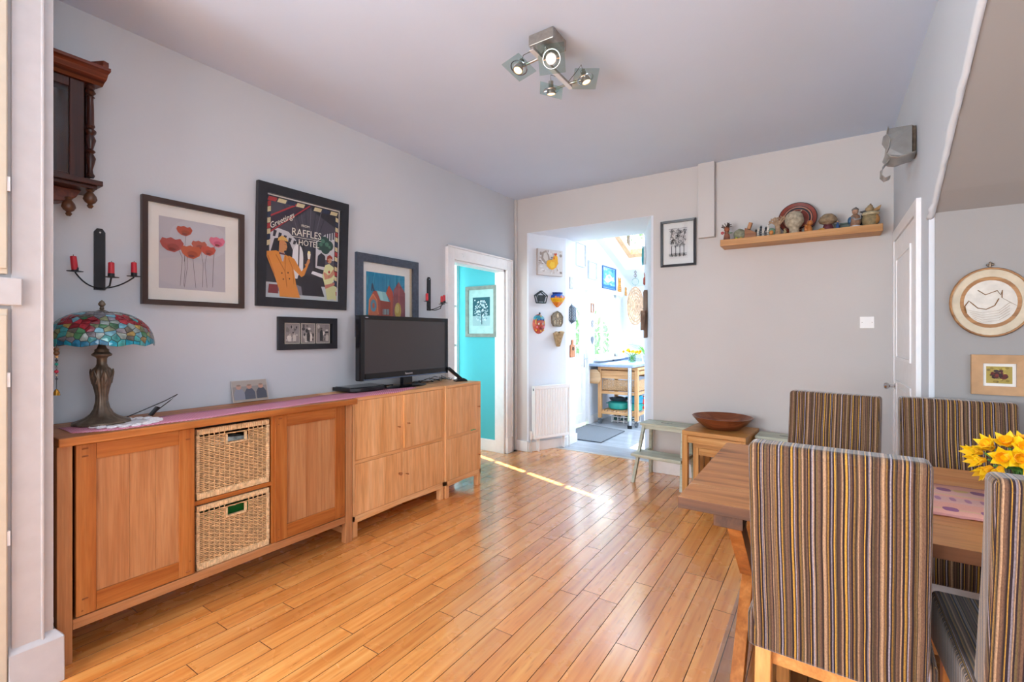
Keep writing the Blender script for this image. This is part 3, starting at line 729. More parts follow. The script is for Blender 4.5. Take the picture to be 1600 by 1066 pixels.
posy('daffodil_jar', 'glass jar of small yellow daffodils on the kitchen worktop', (-2.30, 6.62, .872), .055, .12,
     [((random.uniform(-.11, .11), random.uniform(-.05, .05), random.uniform(.14, .20)), (random.uniform(-1, 1), -1, random.uniform(-.2, .8)), .45) for _ in range(11)], .045, 4,
     'small yellow daffodil in the jar on the kitchen worktop', 'daffodils in the kitchen jar')
t = thing('potted_plant', 'long-leaved green plant in a grey pot behind the daffodil jar', 'plant', (-2.22, 7.0, .872))
MB().lathe([(.05, 0), (.065, .10), (.06, .10), (.055, .08), (0, .08)], 20).build('pot', plain('pot_grey', '#8A8F98', .6), t, smooth=True)
for i in range(9):
    random.seed(40+i); a = random.uniform(0, 2*PI) if i > 3 else PI+.5*(i-1.5); L = random.uniform(.2, .36)
    pts = [Vector((math.cos(a)*L*q*.9, math.sin(a)*L*q*.5, .08+L*(1.5*q-.9*q*q))) for q in (0, .25, .5, .75, 1)]
    m = MB(); vs = []; fs = []
    for j, p in enumerate(pts):
        w_ = .012*(1-abs(j-1.5)/3.2); sd_ = Vector((-math.sin(a), math.cos(a), .3)).normalized()*w_; vs += [tuple(p-sd_), tuple(p+sd_)]
    for j in range(4): fs.append((2*j, 2*j+1, 2*j+3, 2*j+2))
    o = m.add(vs, fs).build('leaf', GRN, t, recalc=False); so = o.modifiers.new('thick', 'SOLIDIFY'); so.thickness = .0015

# ------------------------------------------------------------ pictures
INK = printed()
class Art:
    """flat print: polygons in 0..1 coordinates, each layer a hair further out"""
    def __init__(s, w, h): s.w, s.h = w, h; s.m = MB(); s.k = 0
    def poly(s, c, pts):
        s.k += 1; y = -.00012*min(s.k, 40)-.000012*s.k
        for ax, lo, sg in ((0, 0, 1), (0, 1, -1), (1, 0, 1), (1, 1, -1)):
            o_ = []
            for i in range(len(pts)):
                A, B = pts[i], pts[(i+1) % len(pts)]; da, db = sg*(A[ax]-lo), sg*(B[ax]-lo)
                if da >= 0: o_.append(A)
                if da*db < 0: q = da/(da-db); o_.append((A[0]+(B[0]-A[0])*q, A[1]+(B[1]-A[1])*q))
            pts = o_
            if len(pts) < 3: return s
        v = [((x-.5)*s.w, y, (z-.5)*s.h) for x, z in pts]
        ar = sum(v[i][0]*v[(i+1) % len(v)][2]-v[(i+1) % len(v)][0]*v[i][2] for i in range(len(v)))
        if ar < 0: v.reverse()
        s.m.col = c; s.m.add(v, [tuple(range(len(v)))]); return s
    def rect(s, c, x0, x1, z0, z1): return s.poly(c, [(x0, z0), (x1, z0), (x1, z1), (x0, z1)])
    def ell(s, c, cx, cz, rx, rz=None, n=16, a0=0, a1=2*PI):
        rz = rx*s.w/s.h if rz is None else rz
        return s.poly(c, [(cx+rx*math.cos(a0+(a1-a0)*i/n), cz+rz*math.sin(a0+(a1-a0)*i/n)) for i in range(n)])
    def line(s, c, pts, t):
        for (x0, z0), (x1, z1) in zip(pts[:-1], pts[1:]):
            dx, dz = (x1-x0)*s.w, (z1-z0)*s.h; L = math.hypot(dx, dz) or 1; nx, nz = -dz/L*t/2/s.w, dx/L*t/2/s.h
            s.poly(c, [(x0-nx, z0-nz), (x1-nx, z1-nz), (x1+nx, z1+nz), (x0+nx, z0+nz)])
        return s
    def build(s, parent, y=0, name='print', cx=0, cz=0): return s.m.build(name, INK, parent, loc=(cx, y, cz), recalc=False)
def frame(name, label, loc, rot, w, h, fw, fd, fmat, matc=None, pane=True, group=None, bev=.003, depth_in=.006):
    """picture facing local -Y, centre origin at its back"""
    t = thing(name, label, 'picture', loc, rot, group)
    m = MB(); x, z = w/2, h/2
    o_ = [(-x, -z), (x, -z), (x, z), (-x, z)]; i_ = [(-x+fw, -z+fw), (x-fw, -z+fw), (x-fw, z-fw), (-x+fw, z-fw)]
    for k in range(4):
        a, b, c, d = o_[k], o_[(k+1) % 4], i_[(k+1) % 4], i_[k]
        m.hexa([(a[0], 0, a[1]), (b[0], 0, b[1]), (c[0], 0, c[1]), (d[0], 0, d[1])], [(a[0], -fd, a[1]), (b[0], -fd, b[1]), (c[0], -fd+.003, c[1]), (d[0], -fd+.003, d[1])])
    m.build('frame', fmat, t)
    MB().box(-x+fw*.5, x-fw*.5, -.004, -.001, -z+fw*.5, z-fw*.5).build('mount', matc or WHITE, t)
    if pane: MB().box(-x+fw, x-fw, -fd+depth_in, -fd+depth_in+.0015, -z+fw, z-fw).build('pane', PANE, t)
    return t
MOUNT = plain('mount_card', '#E6DFD8', .8, noise=.01); MOUNTW = plain('mount_white', '#E4E2E0', .8, noise=0)
LR = PI/2     # faces +x

# ---- poppies picture
t = frame('framed_print', 'dark brown framed print of six red poppies on thin stems', (WX+.004, 1.192, 1.714), (0, 0, LR), .50, .552, .026, .026, plain('frame_brown', '#3A2823', .35, noise=.05), MOUNT)
a = Art(.325, .375)
a.rect('#B9B2B8', 0, 1, 0, 1); a.ell('#BFBAC0', .6, .75, .45, .28, 30); a.ell('#BEB6BA', .3, .25, .4, .2, 30)
for pts in ([(.38, .80), (.37, .66), (.36, .4)], [(.25, .62), (.33, .45), (.30, .05)], [(.40, .55), (.40, .3), (.36, .03)], [(.36, .56), (.37, .3), (.35, .05)], [(.48, .53), (.50, .3), (.53, .03)], [(.60, .62), (.64, .4), (.63, .05)], [(.70, .55), (.67, .4), (.70, .05)], [(.82, .68), (.80, .4), (.79, .06)]):
    a.line('#5A4A50', pts, .0018)
def poppy(cx, cz, rx, c, c2):
    rz = rx*.62
    a.poly(c, [(cx-rx, cz+rz*.2), (cx-rx*.8, cz+rz*.8), (cx-rx*.45, cz+rz*.7), (cx-rx*.1, cz+rz*.95), (cx+rx*.3, cz+rz*.7), (cx+rx*.7, cz+rz*.9), (cx+rx, cz+rz*.3), (cx+rx*.75, cz-rz*.5), (cx+rx*.2, cz-rz), (cx-rx*.4, cz-rz*.85), (cx-rx*.8, cz-rz*.4)])
    a.ell(c2, cx+rx*.1, cz-rz*.3, rx*.5, rz*.45); a.ell('#7A2A22', cx, cz-rz*.62, rx*.3, rz*.2)
poppy(.36, .84, .12, '#B0492F', '#964024'); poppy(.18, .62, .17, '#A8483E', '#92382E'); poppy(.58, .66, .12, '#B25A46', '#984838'); poppy(.46, .55, .16, '#BA5630', '#A04424')
poppy(.72, .60, .12, '#BE4E38', '#A43E2A'); poppy(.86, .75, .13, '#D8708A', '#C25472')
a.build(t, -.0045, cx=-.01, cz=.0)
# ---- hotel poster
t = frame('framed_poster', 'large black framed travel poster lettered RAFFLES HOTEL', (WX+.004, 1.838, 1.838), (R(2.2), 0, LR), .645, .757, .058, .030, plain('frame_black', '#22232A', .35, noise=.08), MOUNTW)
pw_, ph_ = .515, .625
a = Art(pw_, ph_)
a.rect('#2E2C36', 0, 1, 0, 1)
a.poly('#4A4754', [(.05, .98), (.5, .98), (.98, .80), (.98, .66), (.62, .64), (.40, .60), (.05, .62)])
for i in range(9): a.line('#5E5A68' if i % 2 else '#3A3844', [(.18+i*.08, .99), (.42+i*.03, .60)], .006)
a.poly('#C9C6CC', [(.04, .40), (.04, .66), (.14, .69), (.28, .67), (.38, .60), (.44, .48), (.44, .28), (.36, .25), (.36, .46), (.30, .56), (.2, .60), (.1, .58)])
for i in range(5): a.poly('#34323E', [(.08+i*.065, .60-i*.012), (.11+i*.065, .60-i*.012), (.13+i*.065, .66-i*.018), (.09+i*.065, .665-i*.018)])
a.ell('#E6E4E8', .41, .43, .075, .13, 14); a.rect('#E6E4E8', .335, .485, .20, .43); a.rect('#23222C', .415, .43, .30, .58)
a.poly('#3C3A46', [(.50, .62), (.62, .62), (.63, .30), (.66, .24), (.50, .24)])
a.poly('#CFCDD4', [(.66, .62), (.80, .72), (.94, .76), (.94, .30), (.66, .34)])
for i in range(4): a.rect('#3B3A48', .80+i*.036, .82+i*.036, .64+i*.012, .74+i*.008)
a.poly('#2F2E3A', [(.68, .36), (.69, .47), (.74, .51), (.80, .48), (.81, .36)])
a.rect('#5A5864', .80, .94, .30, .44); a.poly('#E0DEE4', [(.62, .30), (.94, .25), (.94, .20), (.60, .27)])
for cx, cz, r_ in ((.78, .62, .09), (.72, .585, .06), (.85, .60, .07), (.80, .56, .07)): a.ell('#2E4A44', cx, cz, r_)
for cx, cz, r_ in ((.76, .64, .03), (.82, .61, .03), (.73, .60, .025), (.86, .585, .02)): a.ell('#4E7A68', cx, cz, r_)
a.poly('#26242E', [(.35, .03), (.80, .03), (.72, .20), (.55, .26), (.42, .24)])
# ribbon and airmail border
a.poly('#3A2C3C', [(.0, .60), (.0, .78), (.42, .99), (.60, .99)])
a.line('#A8343C', [(.0, .775), (.42, .985)], .010); a.line('#A8343C', [(.0, .61), (.56, .985)], .008)
cols = ['#B23A3C', '#D8C9A0', '#2C3550', '#D8C9A0']
for i in range(8):
    x = .02+i*.122
    if not .42 < x < .52: a.poly(cols[i % 4], [(x, .985), (x+.105, .985), (x+.085, .945), (x-.02, .945)])
for i in range(17):
    z = .93-i*.055
    a.poly(cols[(i+1) % 4], [(.945, z), (.985, z-.01), (.985, z-.055), (.945, z-.045)])
for i in range(8): a.poly(cols[i % 4], [(.0, .93-i*.055), (.045, .945-i*.055), (.045, .895-i*.055), (.0, .88-i*.055)])
# seated man in an orange double-breasted suit and flat cap
OR, OD, SK_ = '#D98A3A', '#B26A28', '#C98A5C'
a.poly('#7E7A86', [(.1, .08), (.25, .02), (.48, .03), (.46, .12), (.3, .16)]); a.poly('#7A2C34', [(.03, .03), (.16, .03), (.15, .12), (.04, .12)])
a.poly(OR, [(.0, .44), (.12, .46), (.20, .44), (.28, .42), (.35, .30), (.40, .10), (.16, .09), (.10, .22), (.0, .40)])
a.poly(OR, [(.16, .11), (.40, .12), (.45, .0), (.18, .0)])
a.poly(OR, [(.28, .43), (.36, .40), (.46, .28), (.52, .34), (.50, .36), (.56, .37), (.50, .24), (.46, .22), (.34, .30)])
a.line(OD, [(.02, .40), (.11, .22)], .006); a.line(OD, [(.28, .40), (.34, .30), (.36, .14)], .005); a.line(OD, [(.12, .42), (.24, .26), (.27, .10)], .006); a.line(OD, [(.24, .42), (.24, .26)], .005)
a.poly('#B9B8C4', [(.165, .45), (.235, .45), (.215, .36), (.20, .36)]); a.poly('#5A2A34', [(.16, .448), (.24, .44), (.24, .425), (.16, .43)])
for x, z in ((.20, .24), (.28, .25), (.22, .18), (.30, .19)): a.ell('#5A3418', x, z, .010)
a.poly(SK_, [(.155, .45), (.16, .56), (.20, .585), (.25, .55), (.262, .51), (.25, .475), (.225, .47), (.22, .445)])
a.poly('#D6A95E', [(.14, .56), (.145, .59), (.19, .62), (.25, .60), (.275, .565), (.20, .575)])
a.line('#8A5A34', [(.225, .53), (.25, .535)], .003); a.poly('#6A4028', [(.235, .492), (.25, .495), (.25, .488)])
a.poly(SK_, [(.52, .36), (.545, .35), (.575, .39), (.57, .43), (.55, .42), (.535, .40)]); a.poly('#E9E6D8', [(.545, .42), (.575, .42), (.585, .48), (.535, .48)]); a.ell('#F2E8A8', .56, .49, .02)
# seated woman in pale dress with a red headscarf
a.poly('#D9DDA8', [(.80, .38), (.86, .40), (.93, .37), (.95, .26), (.91, .18), (.95, .02), (.86, .0), (.80, .16), (.76, .26)])
a.poly('#C9CC9A', [(.80, .18), (.96, .16), (.98, .02), (.84, .0)])
a.poly('#C98F74', [(.77, .30), (.80, .22), (.90, .25), (.95, .30), (.93, .35), (.86, .27), (.80, .30)]); a.poly('#C07A6A', [(.80, .16), (.95, .20), (.95, .17), (.81, .12)])
a.ell('#CF9A7C', .862, .435, .035); a.poly('#9E4034', [(.82, .44), (.83, .485), (.87, .50), (.905, .48), (.91, .45), (.87, .465)]); a.ell('#8A3A2C', .835, .43, .014); a.ell('#B03038', .862, .31, .016)
a.line('#B03038', [(.862, .33), (.86, .24)], .003)
a.build(t, -.0045)
TXT = plain('poster_cream', '#EFE9DC', .6, noise=0)
for s_, sz, x, z, sx in (('FROM', .022, .0, .155, 1.0), ('RAFFLES', .066, .012, .092, .90), ('HOTEL', .054, .028, .034, .90)):
    o = text_mesh(s_, sz, t, 'lettering', TXT, (x, -.0112, z), sx=sx)
bx('lettering', TXT, (-.09, .12, -.0114, -.0110, .080, .083), t)
text_mesh('Greetings', .050, t, 'lettering', TXT, (-.155, -.0114, .155), rot=(R(90), R(-33), 0), shear=.35, sx=.95)
# ---- small triple photograph
t = frame('framed_photographs', 'small wide black frame holding three black and white photographs', (WX+.004, 1.866, 1.292), (0, 0, LR), .428, .212, .037, .022, MATS['frame_black'], BLACKM)
random.seed(9)
for i in range(3):
    a = Art(.104, .135); a.rect('#C9C2B4', 0, 1, 0, 1); a.rect('#8E8688', .04, .96, .03, .97)
    for _ in range(16): a.ell(random.choice(['#3A383C', '#5E595C', '#BDB6B4', '#D6CFCC', '#77716F', '#2A282C']), random.uniform(.15, .85), random.uniform(.12, .88), random.uniform(.04, .14), random.uniform(.04, .11), 9)
    for j, (x, h_, c, d) in enumerate((((.32, .5, '#D2CAC6', '#B0A6A2'), (.62, .55, '#C5BCB8', '#A89C98')), ((.35, .52, '#BDB4B0', '#9E9490'), (.66, .62, '#DCD4D0', '#B5AAA6'), (.5, .7, '#2E2C30', '#4A474A')), ((.36, .85, '#2E2D32', '#55504F'), (.78, .55, '#C2B8B2', '#A39892')))[i]):
        a.poly(c, [(x-.11, .12), (x-.12, h_*.62), (x-.06, h_*.8), (x+.06, h_*.8), (x+.12, h_*.6), (x+.1, .12)]); a.ell(d, x, h_*.88, .065)
    a.build(t, -.0045, cx=-.112+i*.112)
# ---- church painting behind the television
t = frame('framed_painting', 'blue-black framed painting of red brick gabled buildings behind the television', (WX+.004, 2.558, 1.580), (0, 0, LR), .628, .625, .060, .026, plain('frame_slate', '#3D4757', .45, noise=.12, scale=50), MOUNTW)
bx('mount_edge', plain('mount_cream', '#C8B79C', .8, noise=0), (.232, .254, -.0052, -.004, -.255, .255), t)
a = Art(.39, .365)
a.rect('#2586AE', 0, 1, 0, 1)
random.seed(4)
for i in range(26): x = random.random(); a.line(random.choice(['#3A9CC4', '#1C6F98', '#4FAFCB', '#2A7A86']), [(x, random.uniform(.5, .8)), (x+random.uniform(-.02, .02), random.uniform(.85, 1))], .004)
a.rect('#4E6E3E', 0, 1, 0, .10); a.rect('#6A8A4A', 0, .6, .0, .05)
a.poly('#A84E40', [(.10, .08), (.08, .45), (.18, .62), (.28, .60), (.36, .40), (.36, .08)]); a.poly('#C66A4A', [(.04, .10), (.06, .42), (.16, .56), (.26, .44), (.30, .12), (.18, .06)])
a.ell('#5A8EA6', .17, .30, .075, .13); a.ell('#B45842', .17, .30, .03, .06); a.line('#E08A5A', [(.05, .12), (.07, .42), (.16, .54), (.25, .42), (.29, .12)], .006)
a.poly('#9C4438', [(.34, .06), (.34, .42), (.62, .40), (.62, .04)]); a.rect('#8FB0B8', .40, .56, .12, .24)
for i in range(4): a.rect('#7A3630', .42+i*.035, .43+i*.035, .12, .25)
a.poly('#8CC0C8', [(.24, .62), (.48, .60), (.56, .40), (.34, .42)]); a.poly('#A5D2D4', [(.27, .60), (.38, .60), (.42, .42), (.36, .42)])
a.poly('#B5503C', [(.48, .58), (.56, .76), (.66, .62), (.70, .36), (.66, .05), (.58, .05), (.60, .40)]); a.poly('#8E5058', [(.66, .04), (.68, .66), (.82, .86), (1, .62), (1, .04)])
a.poly('#A85A5A', [(.80, .5), (.83, .88), (.86, .5), (.86, .05), (.80, .05)]); a.ell('#C9AE52', .80, .22, .09, .18); a.ell('#DCC878', .78, .26, .05, .10)
for i in range(14): x = .66+.024*i; a.line('#713840', [(x, .06), (x, .55)], .0025)
for i in range(11): x = .36+.025*i; a.line('#7E342C', [(x, .07), (x, .38)], .0025)
a.line('#3A4A5E', [(.12, .60), (.14, .76), (.18, .60)], .012)
a.build(t, -.0045, cx=-.02, cz=.0)
# ---- black and white tree print on the back wall
t = frame('framed_tree_print', 'small black framed black and white print of scrolling trees', (-1.099, BY-.003, 2.117), (0, 0, 0), .31, .42, .020, .028, MATS['frame_black'], MOUNTW)
a = Art(.165, .275); a.rect('#DDDADA', 0, 1, 0, 1); random.seed(12)
BK = '#1B1B22'
for x in (.14, .36, .58, .80):
    a.line(BK, [(x-.03, .06), (x, .20), (x, .42)], .006); a.line(BK, [(x+.05, .06), (x, .20)], .004)
def curl(x, z, r_, a0, turns, th):
    pts = [(x+r_*(1-q)*math.cos(a0+turns*2*PI*q), z+r_*(1-q)*.6*math.sin(a0+turns*2*PI*q)) for q in [i/14 for i in range(15)]]; a.line(BK, pts, th)
for _ in range(95): curl(random.uniform(.08, .92), random.uniform(.38, .95), random.uniform(.04, .09), random.uniform(0, 6), random.choice([-1, 1])*random.uniform(.6, 1.3), .0026)
for _ in range(20):
    x, z = random.uniform(.05, .9), random.uniform(.36, .92); a.line(BK, [(x, z), (x+random.uniform(-.1, .1), z+random.uniform(.04, .12))], .0028)
a.line(BK, [(.02, .10), (.98, .10)], .003); a.line(BK, [(.02, .15), (.98, .15)], .002)
for i in range(18): a.line(BK, [(.04+i*.053, .06), (.04+i*.053, .16)], .002)
for x0, z0, x1, z1 in ((0, 0, 0, 0),): pass
a.line(BK, [(.01, .98), (.99, .98)], .002)
a.build(t, -.0045, cz=.0)
# ---- picture in the teal hall
t = frame('framed_winter_print', 'grey framed winter tree print hanging on the teal hall wall', (-3.192, TY-.002, 1.545), (0, 0, 0), .43, .57, .038, .022, plain('frame_greygreen', '#7E857C', .55, noise=.08), plain('mount_aqua', '#B9D8D4', .8))
a = Art(.24, .32); a.rect('#2C5A66', 0, 1, 0, 1); a.ell('#DDE8EA', .13, .90, .035); a.rect('#A9C4C8', 0, 1, 0, .35)
random.seed(8)
for i in range(190):
    z = random.uniform(.16, .88); wd = .40*math.sin(PI*min(1, (.96-z)/.95))**.7; x = .53+random.uniform(-wd, wd); a.ell(random.choice(['#E6EFF2', '#D2E0E6', '#A9C2CA', '#6E929E', '#DCE8EC']), x, z, random.uniform(.02, .055), random.uniform(.010, .026), 8)
a.line('#3A5560', [(.55, .05), (.55, .5)], .01)
a.build(t, -.0045, cz=.0)
# ---- oval plaster plaque and small tan picture in the alcove
t = thing('oval_plaque', 'round cream ceramic plaque with a scratched wave design and wooden rim', 'plaque', (.642, 3.034, 1.432))
def disc(m, prof, rx, rz, n=36):
    vs = []; fs = []
    for q, y in prof:
        for i in range(n): a_ = 2*PI*i/n; vs.append((rx*q*math.cos(a_), y, rz*q*math.sin(a_)))
    for j in range(len(prof)-1):
        for i in range(n): k = (i+1) % n; fs.append((j*n+i, j*n+k, (j+1)*n+k, (j+1)*n+i))
    fs.append(tuple(range((len(prof)-1)*n, len(prof)*n))); m.add(vs, fs); return m
RX_, RZ_ = .140, .160
disc(MB(), [(1, 0), (1.01, -.012), (.985, -.020), (.95, -.020), (.945, -.012), (.9, -.010)], RX_, RZ_).build('rim', wood('plaque_wood', '#7A5230', '#9A6E44', '#B08656', 'x', .5), t, smooth=True)
disc(MB(), [(.95, -.004), (.95, -.014), (.74, -.012), (.73, -.008), (.7, -.008)], RX_, RZ_).build('border', plain('plaque_cream', '#B8AB94', .6, noise=.06, bump=.3), t, smooth=True)
disc(MB(), [(.74, -.006), (.72, -.0095), (.3, -.012), (.05, -.012)], RX_, RZ_).build('face', plain('plaque_plaster', '#C2BCB2', .6, noise=.05, bump=.6, scale=30), t, smooth=True)
m = MB(); f3 = lambda L: [(x*RX_, -.0135, z*RZ_) for x, z in L]
m.tube(f3([(-.30, .36), (-.12, .22), (.16, .33), (.24, .20), (.28, .34), (.27, .12)]), .0018, 5)
m.tube(f3([(-.58, -.30), (-.62, -.10), (-.52, .06), (-.42, -.04), (-.30, -.16), (-.1, -.2), (.10, -.10), (.20, .10)]), .0022, 5)
m.build('drawn_line', plain('plaque_brown', '#7A5428', .6), t)
m = MB()
for i in range(5): m.tube(f3([(-.52+i*.03, -.22-i*.06), (-.2, -.30-i*.07), (.2, -.24-i*.07), (.45, -.02-i*.08)]), .0008, 4)
m.tube(f3([(.27, .12), (.62, -.12)]), .0009, 4)
m.build('scratches', plain('plaque_scratch', '#9A8A76', .7), t)
MB().tube([(0, -.008, RZ_), (0, -.010, RZ_+.018)], .004, 6).ball((-.008, -.010, RZ_+.012), .006, 8, 6).ball((.008, -.010, RZ_+.014), .006, 8, 6).ball((0, -.010, RZ_+.022), .005, 8, 6).build('hook', BRONZE, t, smooth=True)
t = frame('framed_small_print', 'tan wooden framed picture of a small red and gold abstract square', (.672, 3.034-.002, 1.098), (0, 0, 0), .190, .184, .040, .016, plain('frame_tan', '#A9835C', .5, noise=.06), MOUNT)
a = Art(.086, .078); a.rect('#A89040', 0, 1, 0, 1); random.seed(3)
for _ in range(20): a.ell(random.choice(['#8A742C', '#C2A84E', '#6E5A24']), random.uniform(.08, .92), random.uniform(.08, .92), .08, .07, 8)
for _ in range(26): a.ell(random.choice(['#3A1210', '#5A1C16', '#2A0E10', '#742A1E']), random.uniform(.2, .78), random.uniform(.3, .75), random.uniform(.05, .12), random.uniform(.05, .12), 8)
a.build(t, -.0045)

# ------------------------------------------------------------ wall clock (antique, near left)
t = thing('wall_clock', 'antique carved dark wooden wall clock with turned side columns', 'clock', (WX, .565, 0))
cw = .15
m = MB(); m.box(0, .15, -cw, cw, 1.965, 2.40); 
MB().box(0, .02, -cw, cw, 1.965, 2.40).box(.02, .135, -cw, -cw+.015, 1.965, 2.40).box(.02, .135, cw-.015, cw, 1.965, 2.40).box(.02, .135, -cw, cw, 2.385, 2.40).box(.02, .135, -cw, cw, 1.965, 1.98).build('case', darkw('z'), t, bevel=.002)
m = MB(); m.box(.135, .153, -.125, -.075, 1.965, 2.40); m.box(.135, .153, .075, .125, 1.965, 2.40); m.box(.135, .153, -.075, .075, 2.36, 2.40); m.box(.135, .153, -.075, .075, 1.965, 1.985)
D_ = m.build('door', darkw('z'), t, bevel=.003)
MB().box(.142, .145, -.077, .077, 1.98, 2.365).build('pane', PANE, D_)
m = MB(); m.M = Matrix.Translation((.09, -.05, 2.27)) @ Euler((0, R(90), 0)).to_matrix().to_4x4(); m.lathe([(.065, 0), (.065, .012), (.058, .016), (0, .016)], 28, cap=False)
m.build('dial', plain('dial_ivory', '#7E7564', .5), t, smooth=True)
m = MB(); m.box(.107, .109, -.052, -.048, 2.27, 2.31); m.box(.107, .109, -.05, -.01, 2.268, 2.272); m.build('hand', BLACKM, t)
MB().tube([(.08, 0, 2.16), (.08, 0, 2.04)], .004, 6).ball((.085, 0, 2.03), .028, 14, 8, (.3, 1, 1)).build('pendulum', plain('brass', '#B98A3A', .25, .9), t, smooth=True)
# cornice with projecting mitred ends
prof = [(.0, 2.40), (.165, 2.40), (.175, 2.412), (.195, 2.425), (.205, 2.445), (.225, 2.455), (.225, 2.468), (.0, 2.468)]
m = MB()
for i in range(len(prof)-1):
    pass
n_ = len(prof); vs = []
for sgn in (-1, 1):
    for x, z in prof: vs.append((x, sgn*(cw+x*.21), z))
m.add(vs, [tuple(range(n_)), tuple(reversed(range(n_, 2*n_)))] + [(i, (i+1) % n_, (i+1) % n_+n_, i+n_) for i in range(n_)])
m.build('cornice', redw('y'), t)
m = MB()
for s_ in (-1, 1):
    y = s_*(cw+.030)
    m.hexa([(.16, y-s_*.075, 2.468), (.225, y-s_*.01, 2.468), (.215, y+s_*.012, 2.468), (.0, y+s_*.02, 2.468)], [(.17, y-s_*.06, 2.48), (.222, y-s_*.008, 2.495), (.215, y+s_*.012, 2.495), (.0, y+s_*.02, 2.49)])
m.each('corner_crest', redw('x'), t)
turn = [(.012, 0), (.016, .01), (.010, .02), (.008, .035), (.014, .06), (.019, .085), (.010, .105), (.018, .115), (.010, .125), (.016, .15), (.020, .165), (.012, .185), (.020, .195), (.021, .205), (.011, .215), (.017, .225), (.013, .235), (.0125, .30), (.0105, .345), (.016, .352), (.010, .36), (.019, .372), (.012, .385), (.018, .395), (.014, .405)]
for s_ in (-1, 1):
    MB().lathe([(r_, z*1.02) for r_, z in turn], 16).build('column', darkw('z'), t, smooth=True, loc=(.150, s_*(cw-.004), 1.983))
m = MB(); m.box(0, .19, -cw-.03, cw+.03, 1.945, 1.968); m.box(0, .17, -cw-.015, cw+.015, 1.93, 1.946); m.build('lower_moulding', darkw('y'), t, bevel=.003)
m = MB(); m.M = Matrix(((0, 1, 0, 0), (1, 0, 0, 0), (0, 0, 1, 0), (0, 0, 0, 1)))
m.prism([(-.13, 1.93), (.13, 1.93), (.11, 1.895), (.07, 1.87), (.03, 1.862), (.02, 1.80), (-.02, 1.80), (-.03, 1.862), (-.07, 1.87), (-.11, 1.895)], 0, .10)
m.build('bracket', redw('x'), t, bevel=.004)
fin = [(.008, 0), (.016, .004), (.010, .012), (.022, .03), (.025, .045), (.018, .058), (.008, .066), (.012, .074), (.006, .084)]
for y, x in ((-cw+.005, .15), (cw-.005, .15), (-.06, .13), (.085, .10)):
    MB().lathe([(r_, -z) for r_, z in fin], 16).build('finial', plain('turned_walnut', '#5A3A28', .3, noise=.1), t, smooth=True, loc=(x, y, 1.930 if x > .12 else 1.89))

# ------------------------------------------------------------ candle sconces on the left wall
CAND = plain('red_wax', '#B81C2C', .45, noise=.03)
def wall_sconce(yc, lbl, clabs):
    t = thing('candle_sconce', lbl, 'sconce', (WX, yc, 0))
    m = MB(); m.M = Matrix(((0, 1, 0, 0), (1, 0, 0, 0), (0, 0, 1, 0), (0, 0, 0, 1)))
    m.prism([(-.021, 1.495), (.021, 1.495), (.021, 1.77), (.010, 1.787), (-.010, 1.787), (-.021, 1.77)], .001, .010)
    m.build('backplate', BLACKM, t, bevel=.001)
    MB().tube([(.010, 0, 1.768), (.013, 0, 1.768)], .004, 8).build('screw', CHROME, t)
    zb = 1.500
    pts = [(.035, -.108+.216*q, zb+.060-.062*math.sin(PI*q)) for q in [i/14 for i in range(15)]]
    pts = [(.088, -.108, 1.565)]+[(.012+.076*abs(2*q-1)**1.5, -.106+.212*q, zb+.004+.055*abs(2*q-1)**2.2) for q in [i/14 for i in range(15)]]+[(.088, .108, 1.565)]
    MB().tube(pts, .0032, 8).build('arm', BLACKM, t, smooth=True)
    MB().tube([(.010, 0, zb+.003), (.08, 0, zb-.004), (.140, 0, zb+.008), (.158, 0, zb+.045)], .0035, 8).build('arm', BLACKM, t, smooth=True)
    spots = [(.088, -.108, 1.565), (.158, 0, 1.545), (.088, .108, 1.565)]
    for p in spots:
        MB().lathe([(.003, -.003), (.028, 0), (.029, .002), (.012, .003), (.0115, .018), (.0125, .018), (.0125, .0)], 20).build('drip_tray', BLACKM, t, smooth=True, loc=p)
    for p, cl, tl in zip(spots, clabs, ((.12, .10), (0, 0), (.0, -.04))):
        c = thing('candle', cl, 'candle', (WX+p[0], yc+p[1], p[2]+.004), (tl[0], tl[1], 0))
        MB().lathe([(.0098, 0), (.0122, .002), (.0115, .062), (.008, .065), (0, .064)], 16, cap=False).build('wax', CAND, c, smooth=True)
        MB().tube([(0, 0, .063), (.001, .001, .071)], .0012, 5).build('wick', BLACKM, c)
wall_sconce(.782, 'black iron three-candle wall sconce above the stained glass lamp',
            ['short red candle tilted in the left arm of the sconce above the lamp', 'short red candle in the middle holder of the sconce above the lamp', 'short red candle in the right arm of the sconce above the lamp'])
wall_sconce(3.02, 'black iron three-candle wall sconce beside the white door frame',
            ['red candle in the left arm of the sconce beside the door frame', 'red candle in the middle holder of the sconce beside the door frame', 'red candle in the right arm of the sconce beside the door frame'])

# ------------------------------------------------------------ pine sideboard
SF, SY_0, SY_1, ST = -2.44, .538, 1.888, .885
t = thing('pine_sideboard', 'long orange pine sideboard with two panelled doors and a middle basket bay', 'sideboard', (WX+.025, SY_0, 0)); ox, oy = WX+.025, SY_0
fx = SF-ox; D0 = 0
def L_(x): return x-ox
def yb(y): return y-oy
for y0 in (0, SY_1-SY_0-.045):
    MB().box(fx-.045, fx, y0, y0+.045, 0, .850).build('leg', pinel('z'), t, bevel=.002)
    MB().box(0, .045, y0, y0+.045, 0, .850).build('leg', pinel('z'), t, bevel=.002)
MB().box(-.0, fx+.026, -.003+.003, SY_1-SY_0+.022, .852, .885).build('top', pine('y'), t, bevel=.004)
W_ = SY_1-SY_0
m = MB(); m.box(fx-.030, fx-.004, .047, W_-.047, .127, .167); m.build('bottom_rail', pinel('y'), t, bevel=.002)
MB().box(0, fx-.03, .047, W_-.047, .150, .167).build('bottom_board', pine('y'), t)
